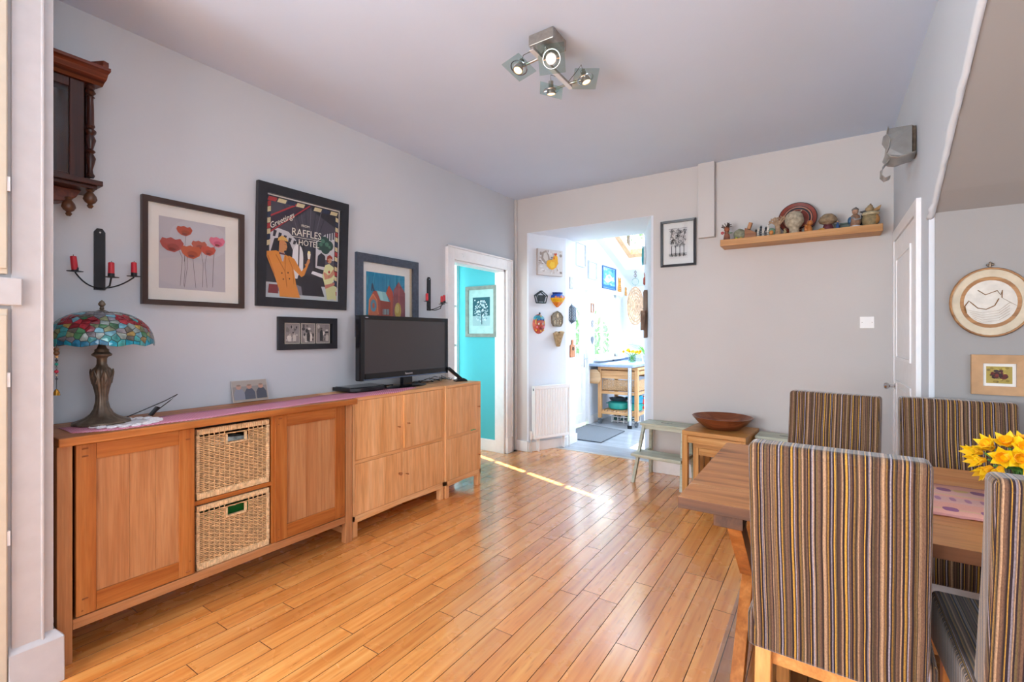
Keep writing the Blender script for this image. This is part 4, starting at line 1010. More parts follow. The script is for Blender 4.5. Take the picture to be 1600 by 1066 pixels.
MB().box(0, fx-.045, .01, .030, .167, .85).box(0, fx-.045, W_-.030, W_-.01, .167, .85).each('side_panel', pine('z'), t)
MB().box(.045, fx-.045, .012, .034, .05, .09).box(.045, fx-.045, W_-.034, W_-.012, .05, .09).each('side_stretcher', pinel('x'), t)
MB().box(0, .01, .03, W_-.03, .167, .85).build('back_panel', pine('z'), t)
B0, B1 = 1.017-oy, 1.381-oy
MB().box(.01, fx-.012, B0-.020, B0-.002, .167, .85).build('divider', pine('z'), t, bevel=.001)
MB().box(.01, fx-.012, B1+.002, B1+.018, .167, .85).build('divider', pine('z'), t, bevel=.001)
MB().box(.01, fx-.012, B0-.002, B1+.002, .480, .500).build('shelf', pine('y'), t, bevel=.001)
def pine_door(y0, y1, st, knobside):
    d = MB().box(fx-.022, fx-.0215, y0, y1, .172, .847)
    m = MB(); m.box(fx-.024, fx-.002, y0, y0+st, .172, .847); m.box(fx-.024, fx-.002, y1-st, y1, .172, .847)
    D = m.build('door', pine('z'), t, bevel=.0015)
    MB().box(fx-.024, fx-.003, y0+st+.0006, y1-st-.0006, .782, .847).box(fx-.024, fx-.003, y0+st+.0006, y1-st-.0006, .172, .248).each('door_rail', pine('y'), D, bevel=.0012)
    n = 3; yy = y0+st; wd = (y1-y0-2*st)
    cuts = [0, .38, .70, 1] if n == 3 else [0, 1]
    for a_, b_ in zip(cuts[:-1], cuts[1:]): MB().box(fx-.018, fx-.0095, yy+wd*a_+.0004, yy+wd*b_-.0004, .246, .784).build('panel', pinel('z'), D)
    m = MB()
    for yy in (y0+.018, y1-.018):
        for z in (.190, .235, .800, .830): m.tube([(fx-.003, yy+random.choice((0, .018))*(1 if yy < (y0+y1)/2 else -1), z), (fx-.0012, yy, z)], .0035, 8)
    m.build('peg', plain('peg_dark', '#8A4E22', .5), D)['kind'] = 'stuff'
random.seed(21)
pine_door(.594-oy, 1.010-oy, .062, 1); pine_door(1.398-oy, 1.838-oy-.002, .066, 0)
# wicker baskets in the bay
WKA = plain('wicker_honey', '#CCA678', .6, noise=.18, bump=.4, scale=60); WKB = plain('wicker_rim', '#D6B68C', .6, noise=.15, scale=60)
def basket(lbl, z0, z1, dark):
    wd = B1-B0-.014; dp = .34; t = thing('wicker_drawer_basket', lbl, 'basket', (SF-.016, 1.017+.007, z0))
    h = z1-z0; hx0, hx1, hz0, hz1 = wd*.40, wd*.64, h-.085, h-.045
    # weavers
    n_st = 13; rows = int((h-.06)/.0088); m = MB(); m2 = MB()
    xs = [.035+(wd-.07)*i/(n_st-1) for i in range(n_st)]
    for j in range(rows):
        z = .030+j*(h-.062)/rows; th = .0036
        for i in range(n_st-1):
            a_, b_ = xs[i], xs[i+1]
            if not (b_ < hx0-.004 or a_ > hx1+.004) and hz0-.008 < z < hz1+.004: continue
            s1 = .0035 if (i+j) % 2 else -.0035
            pa = (-.006+(-s1), a_, z); pm = (-.006, (a_+b_)/2, z+random.uniform(-.0006, .0006)); pb_ = (-.006+s1, b_, z)
            m.tube([pa, pm, pb_], th, 4)
        for (a_, b_) in ((.010, xs[0]), (xs[-1], wd-.010)): m2.box(-.012, -.004, a_, b_, z-.0024, z+.0024)
    m.build('weave', WKA, t)['kind'] = 'stuff'
    m2.build('side_weave', WKA, t)['kind'] = 'stuff'
    m = MB()
    for x in xs:
        if hx0 < x < hx1: m.tube([(-.008, x, .02), (-.008, x, hz0-.006)], .0028, 5)
        else: m.tube([(-.008, x, .02), (-.008, x, h-.03)], .0028, 5)
    m.build('stake', WKA, t)['kind'] = 'stuff'
    # wrapped borders: single wraps
    m = MB(); nw = 34
    for zc, hh in ((h-.014, .013), (.014, .014)):
        for i in range(nw):
            a_ = .002+(wd-.004)*i/nw; m.box(-.018, .002, a_, a_+(wd-.004)/nw-.0008, zc-hh+random.uniform(-.0007, .0007), zc+hh)
    nv = 26
    for a_, b_ in ((0, .014), (wd-.014, wd)):
        for i in range(nv): z = .028+(h-.056)*i/nv; m.box(-.016, .001, a_, b_, z, z+(h-.056)/nv-.0008)
    m.build('wrapped_border', WKB, t, bevel=.0015, seg=1)['kind'] = 'stuff'
    m = MB()
    for i in range(9): a_ = hx0-.006+(hx1-hx0+.012)*i/9; m.box(-.015, .001, a_, a_+(hx1-hx0+.012)/9-.0006, hz0-.008, hz0)
    m.box(-.015, .001, hx0-.008, hx0-.001, hz0, hz1); m.box(-.015, .001, hx1+.001, hx1+.008, hz0, hz1)
    m.build('handle_edge', WKB, t)
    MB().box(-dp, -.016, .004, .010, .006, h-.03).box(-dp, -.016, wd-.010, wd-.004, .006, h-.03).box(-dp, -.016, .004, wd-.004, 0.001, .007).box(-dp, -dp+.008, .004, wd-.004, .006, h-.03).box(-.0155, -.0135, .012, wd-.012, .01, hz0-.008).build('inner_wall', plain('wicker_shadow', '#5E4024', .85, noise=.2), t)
    return t
basket('honey wicker drawer basket full of papers, upper in the sideboard bay', .502, .835, True)
basket('honey wicker drawer basket with green contents, lower in the sideboard bay', .169, .473, False)
tag(MB().prism([(0, 0), (.18, 0), (.175, .14), (.02, .15)], -.10, -.03).build('paper_bundle', [plain('paper_print', '#9FA8A6', .6, noise=.5, scale=30)], rot=(0, 0, LR), loc=(SF-.16, 1.12, .62), bevel=.004), 'crumpled grey papers showing through the upper basket handle', 'papers')
tag(MB().prism([(0, 0), (.22, 0), (.22, .17), (.0, .16)], -.10, -.02).build('green_box', plain('green_plastic', '#1E6A2A', .35), rot=(0, 0, LR), loc=(SF-.17, 1.09, .25), bevel=.006), 'dark green box showing through the lower basket handle', 'box')
random.seed(3)
for i, c in enumerate(('#22242A', '#3A3E46', '#2A3036')): tag(MB().hexa([(-.24+i*.01, .02, i*.006), (-.01-i*.01, .01+i*.01, i*.006), (-.01-i*.008, .30-i*.02, i*.006), (-.24, .30, i*.006)], [(-.24+i*.01, .02, i*.006+.005), (-.01-i*.01, .01+i*.01, i*.006+.005), (-.01-i*.008, .30-i*.02, i*.006+.005), (-.24, .30, i*.006+.005)]).build('magazine', plain('mag'+'abc'[i], c, .3), loc=(SF-.04, 1.04, .8355)), 'dark magazine sticking out above the upper basket', 'magazine', 'magazines in the upper basket')

# ------------------------------------------------------------ oak cabinets
def oak_cab(name, label, y0, y1, cols, top_x, knobs, proud=0.0):
    F = -2.468+proud; t = thing(name, label, 'cabinet', (WX+.02, y0, 0)); ox = WX+.02; fx = F-ox; W_ = y1-y0
    for yy in (0, W_-.042):
        MB().box(fx-.045, fx-.002, yy+.002, yy+.040, 0, .095).build('leg', oak('z'), t, bevel=.002)
        MB().box(.0, .045, yy+.002, yy+.040, 0, .095).build('leg', oak('z'), t, bevel=.002)
    MB().box(0, fx, 0, W_, .863, .885).build('top', oak('y'), t, bevel=.002)
    MB().box(0, fx, 0, .018, .10, .863).build('side', oak('z'), t, bevel=.001); MB().box(0, fx, W_-.018, W_, .10, .863).build('side', oak('z'), t, bevel=.001)
    MB().box(0, .008, .018, W_-.018, .10, .863).build('back_panel', oak('z'), t)
    m = MB(); m.hexa([(fx-.02, .0, .09), (fx, .0, .09), (fx, W_/2, .100), (fx-.02, W_/2, .100)], [(fx-.02, 0, .135), (fx, 0, .135), (fx, W_/2, .135), (fx-.02, W_/2, .135)])
    m.hexa([(fx-.02, W_/2, .100), (fx, W_/2, .100), (fx, W_, .09), (fx-.02, W_, .09)], [(fx-.02, W_/2, .135), (fx, W_/2, .135), (fx, W_, .135), (fx-.02, W_, .135)])
    m.build('bottom_rail', oak('y'), t)
    MB().box(0.008, fx-.02, .018, W_-.018, .115, .135).box(.008, fx-.002, .018, W_-.018, .462, .484).build('shelf', oak('y'), t)
    edges = [.018]+[W_*c for c in cols]+[W_-.018]
    for c in cols: MB().box(.008, fx-.001, W_*c-.009, W_*c+.009, .135, .863).build('divider', oak('z'), t)
    k = 0
    for i in range(len(edges)-1):
        a_, b_ = edges[i]+(.009 if i else .0)+.0015, edges[i+1]-(.009 if i < len(edges)-2 else 0)-.0015
        for z0, z1 in ((.486, .8615), (.137, .460)):
            ang, kx, kz, big = knobs[k]; k += 1
            hinge_left = kx > .5
            d = MB(); wdd = b_-a_
            y_h = a_ if hinge_left else b_
            d.box(-.019, 0, 0 if hinge_left else -wdd, wdd if hinge_left else 0, z0, z1)
            D = d.build('door', oak('z'), t, bevel=.0012, loc=(fx-.0, y_h, 0), rot=(0, 0, -ang if hinge_left else ang))
            ky = wdd*kx if hinge_left else -wdd*(1-kx); r_ = .011 if big else .0055
            m = MB(); m.M = Matrix.Translation((0, ky, z0+(z1-z0)*kz)) @ Euler((0, R(90), 0)).to_matrix().to_4x4()
            m.lathe([(r_*.7, 0), (r_*.6, .010), (r_, .016), (r_, .022), (r_*.6, .026), (0, .027)], 14, cap=False)
            m.build('knob', plain('knob_wood', '#9A5E32', .35, noise=.05), D, smooth=True)
    return t
oak_cab('oak_cabinet', 'pale oak four-door cabinet under the television', 1.912, 2.768, [.487], 0, [(0, .93, .42, 0), (0, .96, .55, 1), (.035, .07, .46, 0), (0, .07, .50, 0)])
oak_cab('oak_cabinet', 'narrow pale oak two-door cabinet at the door end of the row', 2.774, 3.222, [], 0, [(0.0, .95, .50, 0), (0, .96, .40, 0)], .012)
tag(bx('green_tab', plain('green_tab', '#2FA36A', .5), (0, .012, -.03, .03, 0, .004), loc=(-2.458, 3.115, .4842)), 'tiny green tab caught between the doors of the narrow oak cabinet', 'tab')

# ------------------------------------------------------------ on top of the sideboards
TOPZ = .885
def check_mat():
    k = NT('pink_check'); v = k.coord((110, 110, 110), rand=False); ch = k.n('ShaderNodeTexChecker'); ch.inputs['Scale'].default_value = 1
    k.l(v, ch.inputs[0]); ch.inputs[1].default_value = lin('#C2627E'); ch.inputs[2].default_value = lin('#D9A3B6'); n = k.n('ShaderNodeTexNoise'); n.inputs['Scale'].default_value = 300; k.l(v, n.inputs['Vector'])
    k.l(ch.outputs[0], k.p.inputs['Base Color']); k.set(Roughness=.9); k.bump(ch.outputs[0], .4, .001); return k.m
PINK = check_mat(); PINKB = plain('pink_binding', '#B8505C', .9, noise=.06)
random.seed(6); vs = []; fs = []; n = 46
for i in range(n+1):
    q = i/n; y = .60+1.96*q; wv = .006*math.sin(9*q)+random.uniform(-.001, .001)
    xf = -2.455+wv-.10*max(0, q-.86)/.14+(.00); xb = -2.70+.03*math.sin(5*q)-.02*q
    if q < .06: xf = -2.455-.06*(1-q/.06)
    for j in range(5): x = lerp(xb, xf, j/4); vs.append((x, y, TOPZ+.0022+.0012*math.sin(31*q+j)))
for i in range(n):
    for j in range(4): a_ = i*5+j; fs.append((a_, a_+1, a_+6, a_+5))
t = MB().add(vs, fs).build('table_runner', PINK, smooth='all'); so = t.modifiers.new('thick', 'SOLIDIFY'); so.thickness = .0016
tag(t, 'long pink and white checked cloth running along the sideboards', 'cloth')
# lace doily
t = thing('lace_doily', 'round white lace doily under the stained glass lamp', 'doily', (-2.60, .80, TOPZ+.0045))
m = MB(); n = 72; vs = [(0, 0, 0)]; fs = []
for i in range(n): a_ = 2*PI*i/n; vs.append((.085*math.cos(a_), .085*math.sin(a_), .0005))
for i in range(n): fs.append((0, 1+i, 1+(i+1) % n))
m.add(vs, fs); m.build('centre', plain('lace_white', '#E6E4E6', .9, noise=.05, bump=1, scale=200), t)
m = MB()
for i in range(18):
    a_ = 2*PI*i/18; c = (.118*math.cos(a_), .118*math.sin(a_), .001)
    m.ring(c, .016, .003, n=10, m=4); m.ring((.095*math.cos(a_+.17), .095*math.sin(a_+.17), .001), .010, .003, n=8, m=4)
m.build('lace_edge', MATS['lace_white'], t)

# stained glass lamp
LX, LY, LZ = -2.668, .735, TOPZ+.0065
t = thing('stained_glass_lamp', 'bronze table lamp with a domed stained glass shade of red flowers', 'lamp', (LX, LY, LZ))
base = [(.098, 0), (.100, .004), (.096, .009), (.080, .016), (.058, .026), (.040, .042), (.028, .065), (.022, .095), (.021, .12), (.026, .15), (.032, .175), (.036, .200), (.036, .220), (.031, .238), (.022, .250), (.018, .262), (.018, .285), (.022, .292), (.034, .298), (.036, .305), (.028, .312), (.024, .318), (.026, .324), (.018, .330), (.012, .345)]
m = MB(); n = 48; vs = []; fs = []
for r_, z in base:
    for i in range(n):
        a_ = 2*PI*i/n; amp = (.05 if z < .10 else (.07 if z < .25 else 0)); rr = r_*(1+amp*math.cos(a_*12+z*14)); vs.append((rr*math.cos(a_), rr*math.sin(a_), z))
for j in range(len(base)-1):
    for i in range(n): k = (i+1) % n; fs.append((j*n+i, j*n+k, (j+1)*n+k, (j+1)*n+i))
fs.append(tuple(reversed(range(n)))); m.add(vs, fs); m.build('base', BRONZE, t, smooth='all')
m = MB()
for k in range(6):
    a_ = k*PI/3
    pts = [(r_*math.cos(a_+b_), r_*math.sin(a_+b_), z) for r_, b_, z in ((.037, -.35, .20), (.040, -.15, .225), (.039, 0, .238), (.040, .15, .225), (.037, .35, .20), (.033, .1, .175))]
    m.tube(pts, .0028, 6)
m.build('leaf_relief', BRONZE, t, smooth=True)
m = MB(); m.cyl((0, 0, .34), (0, 0, .478), .008, n=12); m.lathe([(.014, .345), (.016, .36), (.016, .39), (.012, .392)], 14); m.cyl((.012, -.01, .37), (.036, -.02, .362), .005, n=8); m.build('lamp_holder', BLKPL, t, smooth=True)
MB().lathe([(.010, .39), (.022, .41), (.026, .43), (.018, .452), (0, .456)], 14, cap=False).build('bulb', plain('bulb_glass', '#DAD7D0', .2, noise=0), t, smooth=True)
# shade: true pieces of glass cut by a voronoi pattern, on lead came
SR, SZ0, SZ1 = .185, .350, .492
def dome(u, v):      # u angle, v 0 rim .. 1 crown
    r_ = SR*math.cos(v*PI/2*.90)**.95 if v > 0 else SR
    z = SZ0+(SZ1-SZ0)*math.sin(v*PI/2*.985)
    return r_, z
def dpt(u, v, off=0):
    r_, z = dome(u, v)
    if v < .12: z -= .010*(1-v/.12)*(.5+.5*math.cos(u*10))
    r_ += off*math.cos(v*1.3); z += off*math.sin(v*1.3+.2)
    return (r_*math.cos(u), r_*math.sin(u), z)
m = MB(); n = 60; mm_ = 14; vs = []; fs = []
for j in range(mm_+1):
    for i in range(n): vs.append(dpt(2*PI*i/n, j/mm_*.93))
for j in range(mm_):
    for i in range(n): k = (i+1) % n; fs.append((j*n+i, j*n+k, (j+1)*n+k, (j+1)*n+i))
o = m.add(vs, fs).build('lead_came', plain('lead', '#23262A', .4, .4, noise=.05), t, smooth='all', recalc=False); so = o.modifiers.new('thick', 'SOLIDIFY'); so.thickness = .0012
random.seed(17)
sites = []
NR = [(0.03, 40), (.11, 30), (.19, 34), (.28, 34), (.37, 32), (.46, 30), (.55, 26), (.64, 24), (.74, 18), (.86, 14)]
for v, cnt in NR:
    for i in range(cnt):
        js = 0 if v < .05 or v > .7 else .35
        sites.append((2*PI*(i+.5*(cnt % 3))/cnt+random.uniform(-js, js)*2*PI/cnt, v+random.uniform(-.03, .03)*(0 if v < .05 or v > .7 else 1), v))
fl_c = [(k*2*PI/4+.35, .53) for k in range(4)]+[(k*2*PI/4+.95, .42) for k in range(4)]
gc = {k: plain('glass_'+k, c, .12, noise=.25, scale=30, spec=.6) for k, c in dict(red='#8E2430', red2='#701824', teal='#1C8098', teal2='#3A8A8C', sky='#5E92A2', pale='#7E8C88', grey='#6A6A70', olive='#6E7656', amber='#9C864E', green='#3A6A48', smoke='#56544E', blue='#266A8C').items()}
import bisect
for (u0, v0, row) in sites:
    sc = SR*math.cos(v0*PI/2*.9)+.01
    poly = [(-.9, -.5), (.9, -.5), (.9, .5), (-.9, .5)]   # du, dv local box
    poly = [(-1.2*.3/ max(.25, sc/SR)*.6, max(-v0, -.2)), (1.2*.3/max(.25, sc/SR)*.6, max(-v0, -.2)), (1.2*.3/max(.25, sc/SR)*.6, min(.925-v0, .2)), (-1.2*.3/max(.25, sc/SR)*.6, min(.925-v0, .2))]
    def met(du, dv): return Vector((du*sc, dv*.245))
    for (u1, v1, _r) in sites:
        du = (u1-u0+PI) % (2*PI)-PI; dv = v1-v0
        if (du, dv) == (0, 0) or abs(du) > 1.2 or abs(dv) > .45: continue
        c_ = met(du, dv)
        if c_.length < 1e-5: continue
        mid = c_*.5; nn = c_.normalized(); d0 = mid.dot(nn)-.0013
        out = []
        for i in range(len(poly)):
            A, B = poly[i], poly[(i+1) % len(poly)]; da = met(*A).dot(nn)-d0; db = met(*B).dot(nn)-d0
            if da <= 0: out.append(A)
            if da*db < 0: q = da/(da-db); out.append((A[0]+(B[0]-A[0])*q, A[1]+(B[1]-A[1])*q))
        poly = out
        if len(poly) < 3: break
    if len(poly) < 3: continue
    isf = min((((u0-a_+PI) % (2*PI)-PI)*sc/SR*1.0)**2+((v0-b_)*1.3)**2 for a_, b_ in fl_c) < .046
    if row < .05: c = random.choice(['teal', 'teal', 'blue', 'teal2'])
    elif isf: c = random.choice(['red', 'red', 'red2'])
    elif row < .16: c = random.choice(['teal2', 'smoke', 'olive', 'amber', 'grey', 'teal', 'pale'])
    elif row < .6: c = random.choice(['sky', 'olive', 'grey', 'green', 'pale', 'amber', 'teal2', 'smoke', 'olive'])
    else: c = random.choice(['grey', 'pale', 'sky', 'smoke', 'grey'])
    top_ = [dpt(u0+a_, v0+b_, .0022) for a_, b_ in poly]; bot = [dpt(u0+a_, v0+b_, .0002) for a_, b_ in poly]; k = len(poly)
    cm = dpt(u0+sum(p[0] for p in poly)/k, v0+sum(p[1] for p in poly)/k, .0034)
    mm2 = MB(); mm2.add(top_+bot+[cm], [(i, (i+1) % k, 2*k) for i in range(k)]+[(i+k, (i+1) % k+k, (i+1) % k, i) for i in range(k)])
    mm2.build('glass_piece', gc[c], t)
crown = [(.030, SZ1-.006), (.026, SZ1+.002), (.012, SZ1+.008), (.006, SZ1+.010), (.009, SZ1+.016), (.006, SZ1+.022), (.012, SZ1+.030), (.013, SZ1+.036), (.008, SZ1+.046), (.001, SZ1+.052)]
MB().lathe(crown, 18).build('finial', BRONZE, t, smooth=True)
# cord of the lamp with its inline switch
MB().tube([(LX-.03, LY+.09, TOPZ+.012), (LX-.04, LY+.16, TOPZ+.035), (LX-.02, LY+.25, TOPZ+.075), (LX-.02, LY+.30, TOPZ+.10), (LX-.03, LY+.27, TOPZ+.07), (LX-.05, LY+.235, TOPZ+.035), (LX-.05, LY+.21, TOPZ+.012)], .0022, 6).build('cord', BLKPL, t, smooth=True, loc=(-LX, -LY, -LZ))
MB().hexa([(LX-.062, LY+.190, TOPZ+.008), (LX-.038, LY+.190, TOPZ+.008), (LX-.038, LY+.205, TOPZ+.004), (LX-.062, LY+.205, TOPZ+.004)], [(LX-.062, LY+.222, TOPZ+.048), (LX-.038, LY+.222, TOPZ+.048), (LX-.038, LY+.236, TOPZ+.042), (LX-.062, LY+.236, TOPZ+.042)]).build('cord_switch', BLKPL, t, bevel=.003, loc=(-LX, -LY, -LZ))
# beaded ornament hanging from the nib corner
t = thing('bead_string', 'string of small coloured beads hanging beside the white post', 'ornament', (-2.50, .550, 1.09))
MB().tube([(0, -.014, .16), (0, 0, .155), (0, 0, -.03)], .0012, 5).build('thread', BLACKM, t)
for i, (c, r_) in enumerate((('#6A4A2C', .009), ('#6A4A2C', .010), ('#C2A070', .006), ('#3A3A40', .005), ('#2F9A8A', .006), ('#8A8A90', .004), ('#B8304A', .007), ('#C9C2B4', .004), ('#3A3A44', .004))):
    MB().ball((0, 0, .135-i*.0145), r_, 12, 8).build('bead', plain('bead%s' % 'abcdefghi'[i], c, .3, noise=0), t, smooth=True)
MB().lathe([(.012, -.045), (.010, -.035), (.004, -.022), (0, -.02)], 12, cap=False).build('bell', plain('brass', '#B98A3A', .25, .9), t, smooth=True)
# leaning blurred photograph of three people
t = thing('photo_print', 'unframed blurred photograph of three people leaning on the wall', 'photograph', (WX+.045, 1.475, TOPZ+.0045), (R(-16), 0, LR-.03))
MB().box(-.103, .103, 0, .002, 0, .128).build('card', plain('photo_edge', '#B9B2AC', .5), t)
a = Art(.198, .122); a.rect('#8C8784', 0, 1, 0, 1); a.rect('#A39A92', 0, 1, .72, 1); a.rect('#9E9488', 0, 1, 0, .1)
for x, c, d in ((.18, '#858894', '#B48C7E'), (.48, '#565A66', '#B4887A'), (.82, '#50545E', '#B88E7E')):
    a.poly(c, [(x-.15, .08), (x-.15, .42), (x-.08, .60), (x+.08, .60), (x+.15, .42), (x+.15, .08)]); a.ell(d, x, .70, .075)
    a.ell('#8E7A6C', x, .775, .06, .045)
a.build(t, -.0004, cz=.064)
# set-top box
t = thing('settop_box', 'flat black set-top box on the pink cloth left of the television', 'set-top box', (WX+.145, 2.20, TOPZ+.0045), (0, 0, LR))
MB().prismz([(-.165, .115), (-.16, -.07), (-.10, -.105), (0, -.118), (.10, -.105), (.16, -.07), (.165, .115)], .004, .030).build('casing', BLKPL, t, bevel=.004)
MB().prismz([(-.15, .10), (-.145, -.06), (0, -.10), (.145, -.06), (.15, .10)], .030, .033).build('lid', BLKG, t, bevel=.001)
MB().box(-.12, -.10, -.08, -.07, 0, .004).box(.10, .12, -.08, -.07, 0, .004).box(-.12, -.10, .07, .08, 0, .004).box(.10, .12, .07, .08, 0, .004).each('foot', BLKPL, t)
MB().tube([(.15, .10, .012), (.19, .09, .008), (.26, .07, .006), (.33, .05, .006)], .004, 6).build('plug_cable', BLKPL, t, smooth=True)
# television
TVX = -2.66
t = thing('television', 'flat black widescreen television standing on the oak cabinet', 'television', (TVX, 2.575, TOPZ+.0005), (0, 0, LR))
MB().box(-.452, .452, .0, .055, .075, .535).build('casing', BLKG, t, bevel=.008)
MB().box(-.35, .35, .055, .095, .12, .48).build('back', BLKPL, t, bevel=.01)
m = MB(); m.box(-.452, -.415, -.006, .001, .075, .535); m.box(.415, .452, -.006, .001, .075, .535); m.box(-.415, .415, -.006, .001, .505, .535); m.box(-.415, .415, -.006, .001, .085, .125)
m.build('bezel', BLKG, t, bevel=.003)
MB().box(-.415, .415, -.0015, .0012, .125, .505).build('screen', plain('screen_grey', '#3A3638', .32, noise=0, spec=.6), t)
MB().box(-.43, .43, -.009, .0, .077, .086).build('trim_strip', plain('silver_trim', '#6E7E98', .25, .8), t, bevel=.002)
text_mesh('Panasonic', .020, t, 'brand_lettering', plain('logo_silver', '#C9CCD2', .3, noise=0), (0, -.0062, .098))
text_mesh('VIERA', .010, t, 'lettering', plain('logo_silver', '#C9CCD2', .3, noise=0), (-.40, -.0062, .516))
MB().box(-.05, .05, .005, .04, .012, .085).build('neck', BLKG, t, bevel=.004)
m = MB(); m.M = Matrix.Diagonal((1.0, .42, 1, 1)); m.lathe([(.20, 0), (.20, .006), (.16, .012), (.03, .016)], 36); m.build('stand', BLKG, t, smooth=True, loc=(0, .02, .0005))
# phone in its charging dock
t = thing('cordless_phone', 'black cordless phone leaning in its dock at the end of the oak cabinets', 'phone', (-2.60, 3.125, TOPZ), (0, 0, R(60)))
MB().prism([(-.055, 0), (.055, 0), (.05, .014), (.02, .030), (-.01, .028), (-.05, .012)], -.035, .035).build('dock', BLKPL, t, bevel=.004)
m = MB(); m.M = Matrix.Translation((.005, 0, .018)) @ Euler((0, R(-50), 0)).to_matrix().to_4x4(); m.box(-.012, .014, -.024, .024, 0, .155); h_ = m.build('handset', BLKG, t, bevel=.006)
m = MB(); m.M = Matrix.Translation((.005, 0, .018)) @ Euler((0, R(-50), 0)).to_matrix().to_4x4(); m.box(.0135, .0155, -.017, .017, .09, .135); m.build('display', plain('display_grey', '#7C8A90', .2), h_)
t = thing('television_cables', 'tangle of black cables lying behind the television stand', 'cables', (-2.66, 2.78, TOPZ))
random.seed(31)
for i in range(5):
    pts = [(-.10+random.uniform(-.04, .10), -.10+.08*j+random.uniform(-.03, .03), .005+abs(random.gauss(0, .014))) for j in range(7)]
    sm = []
    for j in range(len(pts)-1):
        for q in (0, .33, .66): sm.append(tuple(lerp(pts[j][k], pts[j+1][k], q) for k in range(3)))
    MB().tube(sm, .0028, 6).build('cable', BLKPL if i else plain('grey_cable', '#A8AEB8', .4), t, smooth='all')

# ------------------------------------------------------------ ceiling spotlight cluster
t = thing('ceiling_spotlights', 'square brushed steel ceiling light with four spots on tilted glass squares', 'ceiling light', (-1.168, 2.092, CZ))
MB().box(-.070, .070, -.070, .070, -.055, 0).build('canopy', STEEL, t, bevel=.003)
MB().tube([(-.0, -.02, -.055), (-.015, -.01, -.105)], .006, 8).tube([(0, .03, -.055), (-.015, .05, -.105)], .006, 8).build('stem', STEEL, t)
MB().box(-.027, -.009, -.125, .300, -.118, -.100).build('bar', STEEL, t, bevel=.002)
MB().box(-.030, -.006, -.13, .305, -.121, -.118).build('bar_face', plain('bar_white', '#D9D5D2', .3, .3), t)
GLOW = NT('bulb_glow'); GLOW.p.inputs['Emission Color'].default_value = (1, .64, .26, 1); GLOW.p.inputs['Emission Strength'].default_value = 3.4; GLOW.set(Roughness=.4)
def spot(loc, aim, grot, arm_from):
    loc = Vector(loc); q = Vector(aim).normalized().to_track_quat('-Z', 'Y')
    h = MB(); h.lathe([(.012, .045), (.014, .05), (.014, .02), (.022, .005), (.026, -.012), (.026, -.020), (.022, -.020), (.022, -.016)], 18, cap=False)
    o = h.build('spot_body', STEEL, t, smooth=True, loc=loc); o.rotation_euler = q.to_euler()
    g = MB().lathe([(.0215, -.017), (.015, -.019), (0, -.020)], 18, cap=False).build('bulb', GLOW.m, o, smooth=True)
    r_ = MB().ring((0, 0, .0), .043, .0035, n=26).build('halo_ring', CHROME, o, smooth=True)
    m = MB()
    for a_ in (0, PI): m.tube([(.026*math.cos(a_), .026*math.sin(a_), 0), (.043*math.cos(a_), .043*math.sin(a_), 0)], .004, 6)
    m.build('ring_clip', CHROME, o)
    gq = Vector(grot).normalized().to_track_quat('Z', 'Y')
    m = MB(); a_ = .066; n = 20; vs = []; fs = []
    sq = [(-a_, -a_), (a_, -a_), (a_, a_), (-a_, a_)]
    for z in (-.002, .002):
        for i in range(n):
            b_ = 2*PI*i/n+PI/4+.001; cx, cz = math.cos(b_), math.sin(b_); k = a_/max(abs(cx), abs(cz)); vs.append((cx*k, cz*k, z))
        for i in range(n): b_ = 2*PI*i/n+PI/4+.001; vs.append((.030*math.cos(b_), .030*math.sin(b_), z))
    for i in range(n):
        k = (i+1) % n
        fs += [(i, k, n+k, n+i), (2*n+i, 3*n+i, 3*n+k, 2*n+k), (i, 2*n+i, 2*n+k, k), (n+i, n+k, 3*n+k, 3*n+i)]
    G = m.add(vs, fs).build('glass_square', GLASSG, t, loc=loc); G.rotation_euler = gq.to_euler()
    af = Vector(arm_from); MB().tube([af, af+(loc-af)*.85], .0075, 10).build('arm', STEEL, t, smooth=True)
    up = -Vector(aim).normalized(); MB().tube([loc+up*.045, loc+up*.075+Vector((0, 0, .01)), (loc+af)/2+Vector((0, 0, .055)), af+Vector((0, 0, .01))], .0016, 5).build('wire', BLKPL, t, smooth=True)
    ld = bpy.data.lights.new('spot_bulb_light', 'SPOT'); ld.energy = 3.0; ld.color = (1, .76, .48); ld.spot_size = R(120); ld.spot_blend = .8; ld.shadow_soft_size = .02
    lo = bpy.data.objects.new('spot_bulb_light', ld); COL.objects.link(lo); lo.parent = o; lo.location = (0, 0, -.024)
spot((-.150, -.035, -.120), (-.1, -.45, -1), (.1, .35, 1), (-.018, -.035, -.109))
spot((.045, -.040, -.140), (.35, -1, -.55), (-.35, 1, .62), (-.018, -.035, -.109))
spot((-.130, .275, -.110), (-.05, .15, -1), (.25, .15, 1), (-.018, .265, -.109))
spot((.085, .270, -.110), (.3, .1, -1), (-.20, .30, 1), (-.018, .265, -.109))

